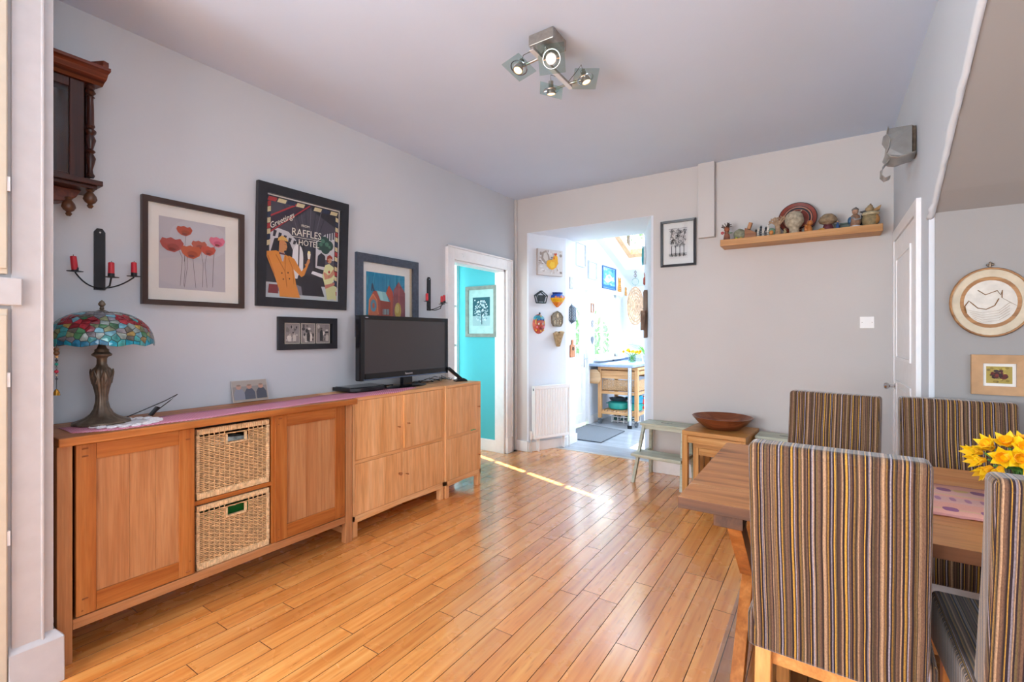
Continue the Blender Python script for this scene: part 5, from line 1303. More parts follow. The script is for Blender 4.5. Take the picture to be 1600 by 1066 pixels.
# ------------------------------------------------------------ wall lamp on the right wall
t = thing('wall_uplighter', 'grey folded metal wall lamp high on the right wall', 'wall lamp', (.43, 3.42, 2.345))
t.scale = (.86, .78, .80)
WLG = plain('satin_grey', '#A2A09C', .35, .55, noise=.03)
def sheet(pts, y0, y1, wav, th=.003):
    m = MB(); n = len(pts); my = 6; vs = []; fs = []
    for j in range(my+1):
        q = j/my
        for i, (x, z) in enumerate(pts): vs.append((x+wav*math.sin(PI*2*q)*(1-i/n), lerp(y0, y1, q), z+wav*math.cos(PI*2*q)*.8))
    for j in range(my):
        for i in range(n-1): a_ = j*n+i; fs.append((a_, a_+1, a_+n+1, a_+n))
    return m.add(vs, fs)
o = sheet([(-.150, .110), (-.158, .06), (-.140, .02), (-.145, -.03), (-.158, -.07), (-.135, -.10), (-.10, -.112), (-.06, -.10), (-.012, -.09)], -.12, .12, .010).build('shade', WLG, t, smooth='all', recalc=False)
so = o.modifiers.new('thick', 'SOLIDIFY'); so.thickness = .003
o = sheet([(-.105, -.085), (-.140, -.10), (-.175, -.15), (-.178, -.20), (-.160, -.225), (-.135, -.215)], -.07, .05, .006).build('lower_scroll', WLG, t, smooth='all', recalc=False)
so = o.modifiers.new('thick', 'SOLIDIFY'); so.thickness = .003
MB().add([(-.15, -.10, .108), (-.155, -.104, .06), (-.138, -.10, .02), (-.143, -.104, -.03), (-.155, -.10, -.07), (-.133, -.104, -.10), (-.06, -.10, -.10), (-.03, -.10, -.09), (-.03, -.10, .105)], [(0, 1, 2, 3, 4, 5, 6, 7, 8)]).build('end_plate', plain('satin_grey_dark', '#8E8D8B', .3, .6), t)
MB().box(-.022, -.001, -.03, .05, -.09, .12).build('wall_plate', BRONZE, t, bevel=.004)
MB().tube([(-.02, -.01, .06), (-.03, -.01, .10), (-.018, -.01, .13), (-.008, -.01, .12)], .004, 6).each('bracket', BRONZE, t, smooth=True)

# ------------------------------------------------------------ cupboard door in the right wall
m = MB(); a0, a1, az = 3.245, 4.275, 2.005
m.box(.408, .43, a0, a0+.075, 0, az); m.box(.408, .43, a1-.075, a1, 0, az); m.box(.408, .43, a0+.075, a1-.075, az-.075, az)
CD = struct(m.build('door_5', WHITE, bevel=.003))
m = MB(); m.box(.414, .432, a0+.079, a1-.079, .02, az-.082); leaf = m.build('door_leaf', WHITE, CD, bevel=.002)
m = MB(); y0, y1 = a0+.079+.13, a1-.079-.13
for z0, z1 in ((1.12, 1.80), (.18, .98)):
    m.box(.406, .4145, y0, y0+.018, z0, z1); m.box(.406, .4145, y1-.018, y1, z0, z1); m.box(.406, .4145, y0+.018, y1-.018, z0, z0+.018); m.box(.406, .4145, y0+.018, y1-.018, z1-.018, z1); m.box(.410, .4145, y0+.04, y1-.04, z0+.04, z1-.04)
m.build('panel', WHITE, CD, bevel=.003)
m = MB(); m.M = Matrix.Translation((.414, a1-.13, .93)) @ Euler((0, R(-90), 0)).to_matrix().to_4x4()
m.lathe([(.022, 0), (.022, .004), (.009, .008), (.009, .03), (.018, .038), (.024, .05), (.018, .062), (0, .066)], 18, cap=False); m.build('knob', CHROME, CD, smooth=True)

# socket plate on the back wall
t = thing('wall_switch', 'square white plastic switch plate on the back wall', 'switch', (.274, BY-.0005, 1.376))
MB().box(-.044, .044, -.009, 0, -.044, .044).build('plate', PLASTIC, t, bevel=.003)
MB().box(-.012, .012, -.0125, -.008, -.012, .012).each('rocker', PLASTIC, t, bevel=.001)
m = MB()
for x in (-.030, .030): m.tube([(x, -.0088, 0), (x, -.0098, 0)], .003, 8)
m.build('screw', STEEL, t)

# ------------------------------------------------------------ floating shelf and ornaments
SHZ = 2.070
t = thing('floating_shelf', 'pale oak floating shelf holding a row of ornaments', 'shelf', (-.18, BY, 0))
MB().box(-.533, .532, -.205, -.001, 2.018, SHZ).build('board', shelfw('x'), t, bevel=.002)
def clay(n, c, r_=.7, b=.4): return plain('clay_'+n, c, r_, noise=.18, bump=b, scale=45)
def orn(name, label, cat, x, y=4.275, rz=0): return thing(name, label, cat, (x, y, SHZ), rz)
random.seed(13)
t = orn('clay_figure', 'clay figure with curly wire hair and a red flower at the left shelf end', 'figurine', -.672, 4.27)
MB().lathe([(.022, 0), (.026, .02), (.022, .045), (.018, .06), (.020, .075), (0, .08)], 14, cap=False).build('body', clay('brick', '#7C4A38'), t, smooth=True)
MB().ball((0, 0, .095), .022, 12, 8).build('head', clay('terra', '#9A5A3C'), t, smooth=True)
m = MB()
for i in range(22):
    a_, b_ = random.uniform(0, 2*PI), random.uniform(.2, 1.4); p = Vector((math.cos(a_)*math.cos(b_), math.sin(a_)*math.cos(b_), math.sin(b_)))
    m.tube([p*.018+Vector((0, 0, .10)), p*.034+Vector((0, 0, .105)), p*.045+Vector((random.uniform(-.008, .008), 0, .10))], .0022, 5); m.ball(tuple(p*.046+Vector((0, 0, .102))), .004, 6, 4)
m.build('hair', clay('dark', '#3E2C26'), t, smooth=True)
m = MB()
for a_ in range(5): m.ball((-.032+.008*math.cos(a_*1.25), -.01, .066+.008*math.sin(a_*1.25)), .006, 6, 5)
m.build('flower', plain('clay_red', '#B8262C', .5), t, smooth=True)
MB().ball((.024, -.006, .062), .010, 8, 6, (2.2, 1, .5)).build('leaf', clay('greenish', '#7C9A80'), t, smooth=True)
t = orn('carved_rock', 'mottled grey-green rounded stone ornament beside the wooden block', 'ornament', -.575, 4.275)
m = MB(); m.ball((0, 0, .04), .046, 18, 12, (1.05, .8, 1.05)); o = m.build('stone', clay('stone', '#7E7E68', .8, .9), t, smooth='all')
tx = bpy.data.textures.new('lump', 'CLOUDS'); tx.noise_scale = .02; dm = o.modifiers.new('lump', 'DISPLACE'); dm.texture = tx; dm.strength = .014; o.modifiers.new('s', 'SUBSURF').levels = 1
MB().ball((-.02, -.032, .008), .009, 8, 6).ball((.012, -.036, .006), .007, 8, 6).build('moss_dot', plain('moss', '#B7BE3A', .7), t, smooth=True)
t = orn('wooden_block', 'brown wooden sloped block with a short log leaning on it', 'ornament', -.495, 4.285)
MB().prism([(-.045, 0), (.045, 0), (.045, .040), (-.040, .088)], -.03, .03).build('block', wood('block_wood', '#6B3E24', '#8A5532', '#A06A42', 'x', .5), t, bevel=.002)
m = MB(); m.M = Matrix.Translation((-.015, 0, .078)) @ Euler((0, R(18), 0)).to_matrix().to_4x4(); m.box(-.013, .013, -.018, .018, 0, .055); m.build('log', wood('log_wood', '#8A5A34', '#A8744A', '#BC8A5C', 'z', .5), t, bevel=.003)
t = orn('cat_group', 'cluster of small black and white carved animals on a dark base', 'figurine', -.412, 4.27)
MB().box(-.055, .055, -.022, .022, 0, .008).build('base', BLACKM, t, bevel=.002)
for i in range(6):
    x = -.044+i*.0175; h_ = .045+.012*(i % 3); c = plain('paint_white', '#D8D2C8', .5) if i % 2 else plain('paint_ink', '#23262E', .5)
    m = MB(); m.tube([(x, .004*(i % 2), .008), (x, .002, .008+h_*.6), (x+.003, -.004, .008+h_)], [.011, .008, .006], 8); m.ball((x+.003, -.008, .010+h_), .009, 8, 6, (1, 1.2, .9)); m.tube([(x, -.006, .016+h_), (x-.001, -.006, .026+h_)], [.003, .001], 5); m.tube([(x+.007, -.006, .016+h_), (x+.010, -.006, .026+h_)], [.003, .001], 5)
    B = m.build('animal', c, t, smooth=True)
    m = MB()
    for k in range(3): m.ring((x+.001*k, .002, .018+k*.013), .0098-.001*k, .0022, n=10, m=4)
    m.build('stripes', plain('paint_ink', '#23262E', .5) if i % 2 else plain('paint_white', '#D8D2C8', .5), B)
t = orn('green_egg', 'green oval ornament with an orange centre beside the clay hand', 'ornament', -.345, 4.28)
MB().ball((0, 0, .034), .032, 16, 10, (.95, .6, 1.08)).build('shell', clay('green', '#6E8A74', .4, .1), t, smooth=True)
MB().ball((0, -.014, .028), .017, 12, 8, (1, .7, 1.1)).build('centre', plain('clay_orange', '#C27A36', .4), t, smooth=True)
t = orn('clay_tree', 'tan clay hand-like tree with spreading branches in front of the plate rim', 'figurine', -.300, 4.26)
m = MB(); m.tube([(0, 0, 0), (.002, 0, .04), (-.002, 0, .085)], [.024, .017, .018], 12)
for a_, L in ((-1.1, .07), (-.7, .075), (-.3, .07), (.1, .068), (.55, .085), (.9, .09)):
    m.tube([(-.002, 0, .075), (math.sin(a_)*L*.5, -.006, .085+math.cos(a_)*L*.5), (math.sin(a_)*L, -.004, .080+math.cos(a_)*L*.95)], [.011, .007, .004], 8)
    for k in (-.3, .3): m.tube([(math.sin(a_)*L*.7, -.006, .083+math.cos(a_)*L*.68), (math.sin(a_+k)*L*.95, -.010, .080+math.cos(a_+k)*L*.85)], [.005, .003], 6)
m.build('trunk', clay('tan', '#A08468'), t, smooth=True)
t = orn('tiny_owl', 'tiny tan figure standing at the foot of the dark plate', 'figurine', -.250, 4.255)
m = MB(); m.ball((0, 0, .018), .014, 10, 8, (.9, .9, 1.3)); m.ball((0, -.002, .040), .010, 10, 8); m.build('body', clay('tan2', '#96805A'), t, smooth=True)
MB().ball((-.004, -.010, .042), .003, 6, 5).ball((.004, -.010, .042), .003, 6, 5).each('eyes', BLACKM, t, smooth=True)
# plate
t = thing('display_plate', 'dark blue round plate with a terracotta rim standing on the shelf', 'plate', (-.170, 4.335, SHZ+.002), (R(-10), 0, 0))
PR = .130
for i, (q0, q1, c, nm) in enumerate(((1, .80, '#7E3426', 'rim'), (.80, .76, '#17171E', 'band'), (.76, .70, '#A8705A', 'band'), (.70, .60, '#1B1A22', 'band'), (.60, .55, '#9C6450', 'band'), (.55, 0.02, '#1C2638', 'centre'))):
    m = MB(); y = lambda q: -.016*q*q
    disc(m, [(q0, y(q0)-.001), (q0, y(q0)-.006), (q1, y(q1)-.006), (q1, y(q1)-.001)], PR, PR, 44)
    m.build(nm, plain('plate_'+'abcdef'[i], c, .3, noise=.1), t, smooth=True, loc=(0, 0, PR))
MB().ring((0, -.019, PR), PR, .0035, 'y', 44, 6).build('edge', plain('plate_edge', '#1B181C', .3), t, smooth=True)
t = orn('stone_head', 'pale carved stone head with a cylindrical neck in front of the plate', 'figurine', -.188, 4.262)
m = MB(); m.lathe([(.036, 0), (.034, .03), (.036, .045), (.052, .060), (.062, .085), (.064, .110), (.056, .145), (.035, .168), (0, .178)], 24, cap=False); m.M = Matrix.Diagonal((1, .8, 1, 1)); 
HS = clay('sand', '#A59A86', .8, .8); m.build('head', HS, t, smooth=True)
m = MB(); m.ring((-.002, -.050, .112), .016, .004, 'y', 16, 5); m.ball((0, -.052, .110), .008, 8, 6); m.tube([(-.022, -.047, .082), (0, -.052, .079), (.024, -.046, .083)], .003, 5); m.ball((-.022, -.046, .118), .006, 8, 5); m.ball((.024, -.045, .118), .006, 8, 5); m.ring((0, 0, .150), .046, .006, 'z', 20, 5); m.tube([(.03, 0, .160), (.052, 0, .178)], [.008, .003], 6); m.ball((.058, 0, .095), .014, 8, 6, (.5, 1, 1.6))
m.build('features', HS, t, smooth=True)
t = orn('grey_shell', 'small grey rough pebble ornament right of the stone head', 'ornament', -.118, 4.29)
MB().ball((0, 0, .022), .022, 10, 8, (1, .9, 1)).ball((.012, 0, .045), .013, 8, 6).build('body', clay('grey', '#7C8078'), t, smooth=True)
t = orn('orange_bear', 'little glossy orange clay couple with round curly heads', 'figurine', -.090, 4.25)
OC = plain('clay_glaze', '#B06C34', .25, noise=.12)
m = MB(); m.lathe([(.024, 0), (.022, .02), (.016, .04), (.010, .052)], 12); m.ball((.006, 0, .066), .019, 12, 8); m.lathe([(.0, 0)]*2, 3) if False else None
m.build('body', OC, t, smooth=True)
m = MB()
for k in range(9): a_ = k*.7; m.ball((.006+.017*math.cos(a_), -.002, .070+.014*math.sin(a_)), .0065, 7, 5)
m.build('curls', clay('curl', '#96603E'), t, smooth=True)
MB().ball((-.018, -.010, .046), .013, 10, 8).ball((-.020, -.008, .020), .014, 10, 8, (1, 1, 1.3)).build('small_figure', OC, t, smooth=True)
t = orn('hat_figure', 'brown wide-capped clay head with a maroon scarf and yellow base', 'figurine', .030, 4.272)
MB().lathe([(.030, .0), (.036, .015), (.030, .035), (.026, .048)], 16).build('scarf', clay('maroon', '#5E2630'), t, smooth=True)
o = MB().lathe([(.030, .046), (.056, .062), (.060, .078), (.048, .105), (.028, .122), (0, .128)], 20, cap=False).build('cap', clay('drab', '#8A765C', .8, .9), t, smooth=True)
MB().ball((0, -.02, .060), .022, 10, 8).build('face', clay('skin', '#9C7A60'), t, smooth=True)
MB().ball((-.034, -.012, .010), .020, 12, 6, (1.4, .9, .6)).build('base', plain('clay_yellow', '#C08A3A', .4, noise=.1), t, smooth=True)
t = orn('blue_bottle', 'tiny blue and grey bottle next to the wide-capped head', 'ornament', .090, 4.262)
MB().lathe([(.010, 0), (.012, .01), (.012, .032), (.005, .042), (.005, .052), (0, .053)], 14, cap=False).build('glass', plain('blue_glaze', '#2E4C78', .2), t, smooth=True)
MB().ball((0, 0, .058), .008, 8, 6).build('stopper', clay('stop', '#9A7E66'), t, smooth=True)
t = orn('green_box', 'low grey-green box lying behind the blue bottle', 'box', .118, 4.325)
MB().box(-.045, .055, -.028, .028, 0, .040).build('body', plain('slate_green', '#4A5A52', .5, noise=.08), t, bevel=.003)
MB().box(-.048, .058, -.031, .031, .040, .050).build('lid', plain('slate_green', '#4A5A52', .5), t, bevel=.003)
t = orn('seated_figure', 'painted clay figure with a blue shoulder seated on a white base', 'figurine', .196, 4.262)
MB().lathe([(.034, 0), (.036, .004), (.034, .010), (.022, .013)], 18).build('base', plain('base_white', '#C9CBD2', .3), t, smooth=True)
MB().lathe([(.026, .012), (.034, .030), (.034, .060), (.026, .085), (.012, .098)], 16).build('body', clay('rust', '#8C6A54'), t, smooth=True)
MB().ball((-.030, -.004, .052), .018, 10, 8, (.9, 1, 1.6)).build('shoulder_cloth', plain('clay_blue', '#2A5578', .35, noise=.1), t, smooth=True)
MB().ball((0, -.002, .116), .021, 12, 8, (.95, .95, 1.1)).build('head', clay('face', '#A07C66'), t, smooth=True)
MB().ball((0, .002, .130), .021, 12, 8, (1.05, 1.05, .7)).ball((.003, 0, .142), .008, 8, 6).build('cap', clay('capgrey', '#6E6A66'), t, smooth=True)
MB().tube([(-.02, -.026, .07), (.0, -.038, .050), (.030, -.030, .056)], [.008, .007, .006], 8).build('arm', clay('armgrey', '#8E8C8C'), t, smooth=True)
t = orn('bird_figure', 'tan clay bird perched on a round pot with open wings at the right shelf end', 'figurine', .286, 4.272)
MB().lathe([(.034, 0), (.048, .02), (.054, .05), (.044, .082), (.030, .095), (0, .098)], 18, cap=False).build('pot', clay('olive', '#8A7A58'), t, smooth=True)
MB().ball((.022, -.022, .045), .034, 12, 8, (.9, .7, 1.1)).build('belly', plain('clay_amber', '#A8753E', .4, noise=.12), t, smooth=True)
MB().ring((0, 0, .090), .042, .011, 'z', 20, 6).build('collar', clay('cream', '#B3A78A', .8, .9), t, smooth=True)
MB().ball((-.006, -.006, .122), .023, 12, 8, (1.2, .9, .9)).ball((-.002, 0, .142), .017, 10, 8, (1, 1, .8)).ball((0, 0, .158), .006, 8, 6).build('head', clay('birdhead', '#9C8462'), t, smooth=True)
MB().hexa([(.01, -.01, .100), (.05, -.012, .112), (.052, .008, .108), (.01, .01, .098)], [(.012, -.01, .116), (.062, -.012, .148), (.060, .0, .144), (.012, .01, .116)]).build('wing', clay('wing', '#A37C4C'), t, bevel=.003)
MB().hexa([(-.04, -.01, .096), (-.012, -.012, .098), (-.012, .008, .098), (-.04, .008, .096)], [(-.068, -.012, .112), (-.02, -.012, .120), (-.02, 0, .118), (-.066, 0, .110)]).build('wing', clay('wingdark', '#3A3C40'), t, bevel=.003)
t = orn('black_bottle', 'slim black bottle between the seated figure and the bird', 'ornament', .238, 4.29)
MB().lathe([(.012, 0), (.014, .01), (.014, .05), (.006, .066), (.006, .085), (0, .086)], 14, cap=False).build('glass', BLKG, t, smooth=True)
MB().cyl((0, 0, .085), (0, 0, .094), .007, n=10).build('cap', BLACKM, t)

# ------------------------------------------------------------ radiator on the splayed reveal
def on_splay(name, label, cat, s_, z, off=0.0): return thing(name, label, cat, SP(s_, off, z), (0, 0, SROT))
t = on_splay('radiator', 'white ribbed panel radiator hanging in the opening to the kitchen', 'radiator', .262, .145)
RW, RH = .238, .572
t.location = SP(.262, 0, .145)
MB().box(-RW, RW, -.078, -.070, 0.0, RH).build('back_plate', PLASTIC, t, bevel=.004)
for i in range(12):
    x0 = -RW+.022+i*(2*RW-.044)/12; wd = (2*RW-.044)/12
    MB().prismz([(x0+.002, -.077), (x0+.008, -.090), (x0+wd-.008, -.090), (x0+wd-.002, -.077)], .032, RH-.032).build('rib', PLASTIC, t, bevel=.003)
m = MB(); m.box(-RW-.003, RW+.003, -.092, -.028, RH, RH+.008); m.build('top_grille', PLASTIC, t, bevel=.002)
MB().box(-RW-.003, -RW, -.092, -.028, .0, RH).box(RW, RW+.003, -.092, -.028, .0, RH).build('side_cover', PLASTIC, t, bevel=.001)
MB().box(-RW, RW, -.090, -.078, .0, .030).box(-RW, RW, -.090, -.078, RH-.030, RH).each('edge', PLASTIC, t, bevel=.004)
MB().box(-RW-.0045, -RW-.003, -.070, -.055, RH-.045, RH-.02).build('vent_cap', plain('vent_dark', '#3A4A4E', .6), t)
for x in (-.12, .13): MB().box(x-.008, x+.008, -.060, -.001, .05, .52).each('bracket', PLASTIC, t)
MB().cyl((-RW-.03, -.055, .045), (-RW, -.055, .045), .010, n=10).cyl((-RW-.028, -.055, .05), (-RW-.028, -.055, .09), .016, n=14).cyl((-RW-.028, -.055, .045), (-RW-.028, -.055, .0), .012, n=10).build('valve', PLASTIC, t, smooth=True)
MB().cyl((-RW-.028, -.055, .0), (-RW-.028, -.055, -.144), .006, n=10).cyl((RW+.025, -.055, .04), (RW+.025, -.055, -.144), .006, n=10).cyl((RW, -.055, .04), (RW+.028, -.055, .04), .009, n=10).build('pipe', plain('pipe_white', '#CFCBC8', .3, .2), t, smooth=True)
MB().box(-RW+.06, -RW+.075, -.075, -.03, -.14, .0).box(RW-.06, RW-.05, -.075, -.03, -.14, .0).each('foot', PLASTIC, t, bevel=.002)

# ornaments in the passage
t = frame('rooster_canvas', 'square canvas print of a yellow rooster on the passage wall', SP(.275, .001, 2.097), (0, 0, SROT), .345, .292, .002, .030, plain('canvas_edge', '#A89C98', .8), MOUNTW, pane=False)
a = Art(.345, .292); a.rect('#CFCBCB', 0, 1, 0, 1); random.seed(19)
for _ in range(60): a.ell(random.choice(['#E2E0E2', '#A89E9C', '#8F8480', '#B8AEAA', '#DAD6D6']), random.uniform(.05, .95), random.uniform(.05, .95), random.uniform(.02, .07), random.uniform(.02, .07), 8)
a.poly('#9A8E86', [(.12, .60), (.14, .85), (.30, .95), (.42, .80), (.48, .60), (.40, .45), (.28, .42)]); a.poly('#C9C2BC', [(.2, .65), (.22, .82), (.32, .88), (.38, .75), (.40, .60), (.30, .52)])
a.poly('#E0A420', [(.32, .42), (.36, .56), (.48, .60), (.58, .62), (.62, .76), (.72, .82), (.78, .74), (.80, .50), (.72, .32), (.56, .22), (.44, .26), (.36, .34)]); a.poly('#E8BE3A', [(.44, .40), (.52, .54), (.66, .52), (.66, .34), (.54, .28)])
a.poly('#C8502A', [(.64, .80), (.66, .90), (.70, .84), (.73, .91), (.76, .82), (.72, .78)]); a.ell('#C23A2A', .64, .68, .02, .05); a.line('#A8703A', [(.55, .22), (.54, .14)], .004); a.line('#A8703A', [(.62, .24), (.62, .15)], .004); a.ell('#3A2A20', .70, .77, .012)
a.build(t, -.0308)
t = on_splay('pentagon_basket', 'small dark pentagonal wire wall ornament on the passage wall', 'ornament', .150, 1.70)
DG = plain('dark_teal_metal', '#36474E', .4, .4, noise=.1)
pe = [(.0, .070), (.075, .020), (.050, -.060), (-.050, -.060), (-.075, .020)]
m = MB()
for i in range(5):
    (x0, z0), (x1, z1) = pe[i], pe[(i+1) % 5]
    for y in (-.004, -.045): m.tube([(x0, y, z0), (x1, y, z1)], .006, 6)
    m.tube([(x0, -.004, z0), (x0, -.045, z0)], .006, 6)
m.build('frame', DG, t, smooth=True)
MB().box(-.038, .038, -.040, -.012, -.045, .025).build('inner_box', plain('dark_teal_box', '#2A353C', .6, noise=.1), t, bevel=.004)
def wall_half(prof, n=20, yo=0):   # half-round wall pocket, flat back at y=0
    m = MB(); vs = []; fs = []; k = n+1
    for r_, z in prof:
        for i in range(k): a_ = PI+PI*i/n; vs.append((r_*math.cos(a_), min(-.001, r_*.75*math.sin(a_)), z))
    for j in range(len(prof)-1):
        for i in range(n): fs.append((j*k+i, j*k+i+1, (j+1)*k+i+1, (j+1)*k+i))
        fs.append((j*k+n, j*k, (j+1)*k, (j+1)*k+n))
    fs.append(tuple(reversed(range(k)))); fs.append(tuple(range((len(prof)-1)*k, len(prof)*k)))
    return m.add(vs, fs)
t = on_splay('wall_pocket_vase', 'blue and orange painted ceramic wall pocket vase', 'vase', .395, 1.60)
wall_half([(.012, .0), (.045, .028), (.070, .055)]).build('orange_base', plain('glaze_orange', '#E07A1E', .25, noise=.1), t, smooth=True)
wall_half([(.070, .055), (.092, .085), (.095, .105)]).build('yellow_band', plain('glaze_yellow', '#EFB020', .25, noise=.15), t, smooth=True)
wall_half([(.095, .105), (.085, .135), (.062, .148)]).build('blue_shoulder', plain('glaze_blue', '#2456B8', .25, noise=.12), t, smooth=True)
wall_half([(.062, .148), (.070, .158), (.070, .168)]).build('lip', plain('glaze_navy', '#1C3C86', .25, noise=.08), t, smooth=True)
m = MB()
for i, (x, z) in enumerate(((-.03, .10), (.0, .115), (.035, .10), (.055, .11), (-.06, .11))):
    for k in range(5): m.add([(x, -.078+abs(x)*.35, z), (x+.018*math.cos(k*1.25), -.078+abs(x)*.35, z+.018*math.sin(k*1.25)), (x+.018*math.cos(k*1.25+.6), -.078+abs(x)*.35, z+.018*math.sin(k*1.25+.6))], [(0, 1, 2)])
o = m.build('painted_petals', plain('glaze_amber', '#F29A24', .3), t); so = o.modifiers.new('th', 'SOLIDIFY'); so.thickness = .003
t = on_splay('painted_mask', 'colourful painted face mask on the passage wall', 'mask', .135, 1.405)
m = MB(); m.ball((0, 0, 0), .105, 22, 14, (.78, .42, 1.05)); m.build('face', plain('mask_terra', '#B8503C', .4, noise=.15, scale=40), t, smooth=True)
m = MB(); m.ball((0, -.002, .055), .080, 20, 12, (.92, .50, .60)); m.build('headdress', plain('mask_turq', '#3F9AB0', .4, noise=.15, scale=40), t, smooth=True)
m = MB(); m.ring((0, -.028, .020), .058, .006, 'y', 24, 6); m.build('headband', plain('mask_yellow', '#D8B23A', .4), t, smooth=True)
for nm, c, pts, r_ in (('eye', '#E8E2D4', ((-.026, -.045, .0), (.026, -.045, .0)), .012), ('pupil', '#1E1C24', ((-.026, -.055, .0), (.026, -.055, .0)), .006), ('cheek_spot', '#E07FA0', ((-.045, -.036, -.035), (.045, -.036, -.035)), .011), ('brow_spot', '#2E4E9A', ((-.04, -.040, .045), (0, -.048, .050), (.04, -.040, .045)), .010), ('dot', '#EFCB4A', ((-.05, -.026, -.07), (0, -.042, -.08), (.05, -.026, -.07), (0, -.046, .085)), .009)):
    m = MB()
    for p in pts: m.ball(p, r_, 9, 7, (1, .6, 1))
    m.build(nm, plain('mask_'+nm, c, .4, noise=0), t, smooth=True)
MB().tube([(0, -.045, .01), (0, -.062, -.022)], [.006, .011], 8).build('nose', plain('mask_nose', '#C8604A', .4), t, smooth=True)
MB().ball((0, -.045, -.048), .018, 10, 6, (1.3, .5, .5)).build('mouth', plain('mask_mouth', '#7A1E2E', .4), t, smooth=True)
m = MB(); m.ball((0, -.02, .118), .012, 8, 6); m.build('top_knob', DG, t, smooth=True)
t = on_splay('house_plaque', 'tan clay house-shaped wall plaque with little figures', 'plaque', .385, 1.465)
hp = [(-.055, -.085), (.055, -.085), (.078, -.05), (.082, .03), (.05, .07), (0, .092), (-.05, .07), (-.082, .03), (-.078, -.05)]
MB().prism(hp, -.016, -.001).build('slab', clay('plaq', '#8E8474', .8, .8), t, bevel=.004)
m = MB()
for i in range(len(hp)): (x0, z0), (x1, z1) = hp[i], hp[(i+1) % len(hp)]; m.tube([(x0*.92, -.018, z0*.92), (x1*.92, -.018, z1*.92)], .008, 6)
m.build('rim', clay('plaqrim', '#7A7468', .8, .5), t, smooth=True)
m = MB()
for x in (-.04, 0, .04): m.ball((x, -.018, -.045), .013, 8, 6, (1, .6, 1.5)); m.ball((x, -.022, -.020), .009, 8, 6)
m.ball((0, -.020, .035), .015, 8, 6, (1, .6, 1.6)); m.ball((0, -.022, .062), .009, 8, 6); m.build('figures', clay('plaqfig', '#C2B49C', .8, .3), t, smooth=True)
t = on_splay('horn_vase', 'tan folded cone-shaped wall vase at the bottom of the passage group', 'vase', .385, 1.155)
m = MB(); m.tube([(.012, -.018, 0), (.0, -.032, .08), (-.002, -.040, .15)], [.022, .045, .062], 14); m.M = Matrix.Identity(4)
m.build('cone', clay('horn', '#A58C68', .7, .4), t, smooth=True)
MB().ball((.03, -.05, .155), .040, 12, 8, (1, .8, .5)).ball((-.035, -.045, .150), .028, 12, 8, (1, .8, .7)).build('folded_lip', clay('hornlip', '#BBA582', .7, .4), t, smooth=True)
MB().ball((-.002, -.045, .158), .036, 12, 6, (1, .7, .22)).build('hollow', clay('horndark', '#5E4A34'), t, smooth=True)
# straight part of the passage wall (x = -2.487), facing +x
t = thing('light_switch', 'double grey-white light switch on the passage wall', 'switch', (-2.486, 5.02, 1.896), (0, 0, LR))
MB().box(-.042, .042, -.010, 0, -.072, .072).build('plate', plain('switch_grey', '#B9BCBF', .3, .3), t, bevel=.003)
MB().box(-.014, .014, -.014, -.009, .010, .040).box(-.014, .014, -.014, -.009, -.040, -.010).each('rocker', PLASTIC, t, bevel=.001)
t = thing('metal_wall_lantern', 'dark pierced metal half-lantern on the passage wall', 'lantern', (-2.486, 5.035, 1.53), (0, 0, LR))
m = MB(); 
wall_half([(.0, -.125), (.008, -.11), (.055, -.085), (.068, -.075), (.068, .075), (.055, .085), (.010, .11), (.0, .13)], 14).build('shell', plain('blue_grey_metal', '#56626E', .4, .6, noise=.25, bump=.8, scale=90), t, smooth=True)
m = MB()
for j in range(9):
    for i in range(6): a_ = PI+PI*(i+.5+.5*(j % 2)*.6)/6.6; m.ball((.069*math.cos(a_), .052*math.sin(a_), -.062+j*.0155), .0045, 5, 4)
m.build('studs', plain('pale_metal', '#A9B4BE', .3, .6), t)['kind'] = 'stuff'
t = thing('wooden_paddle_board', 'small orange wooden board with a handle on the passage wall', 'board', (-2.486, 5.04, 1.02), (0, 0, LR))
MB().prism([(-.055, 0), (.055, 0), (.060, .03), (.055, .14), (.018, .15), (.018, .205), (-.018, .205), (-.018, .15), (-.055, .14), (-.060, .03)], -.016, -.001).build('board', wood('paddle', '#B06A3A', '#C8845A', '#D69A70', 'z', .5), t, bevel=.003)
MB().ring((.0, -.020, .10), .018, .004, 'y', 14, 5).build('ring', DG, t)
# right reveal
RU = Vector((-.298, .73, 0)).normalized(); RN = Vector((-RU.y, RU.x, 0)); RROT = math.atan2(-RU.y, -RU.x)
def on_rev(name, label, cat, y, z):
    k = (y-BY)/.73; return thing(name, label, cat, (OX1-.298*k, y, z), (0, 0, RROT))
t = on_rev('teal_wall_plate', 'round white plate with a teal rim on the right passage wall', 'plate', 5.02, 2.14)
disc(MB(), [(1, -.002), (1, -.028), (.8, -.014), (.1, -.012)], .075, .10, 28).build('dish', plain('dish_white', '#E0E6EA', .3), t, smooth=True)
m = MB()
for i in range(28): a_ = 2*PI*i/28; b_ = 2*PI*(i+1)/28; m.tube([(.075*math.cos(a_), -.028, .10*math.sin(a_)), (.075*math.cos(b_), -.028, .10*math.sin(b_))], .006, 6)
m.build('rim', plain('rim_teal', '#2C9AA8', .3), t)
t = on_rev('red_wall_bottle', 'small red clay wall ornament under the teal-rimmed plate', 'ornament', 5.06, 1.88)
wall_half([(.018, -.055), (.028, -.04), (.026, .02), (.012, .035), (.014, .06)], 12).build('body', clay('redclay', '#B8604C'), t, smooth=True)
MB().ring((0, -.01, .07), .010, .003, 'y', 12, 5).build('loop', clay('redclay', '#B8604C'), t)
t = on_rev('driftwood_holder', 'grey-brown driftwood plank candle holder on the right passage wall', 'wall decoration', 4.80, 1.53)
DW = wood('driftwood', '#5E4C42', '#846E60', '#A08C7C', 'z', .85, 1.2)
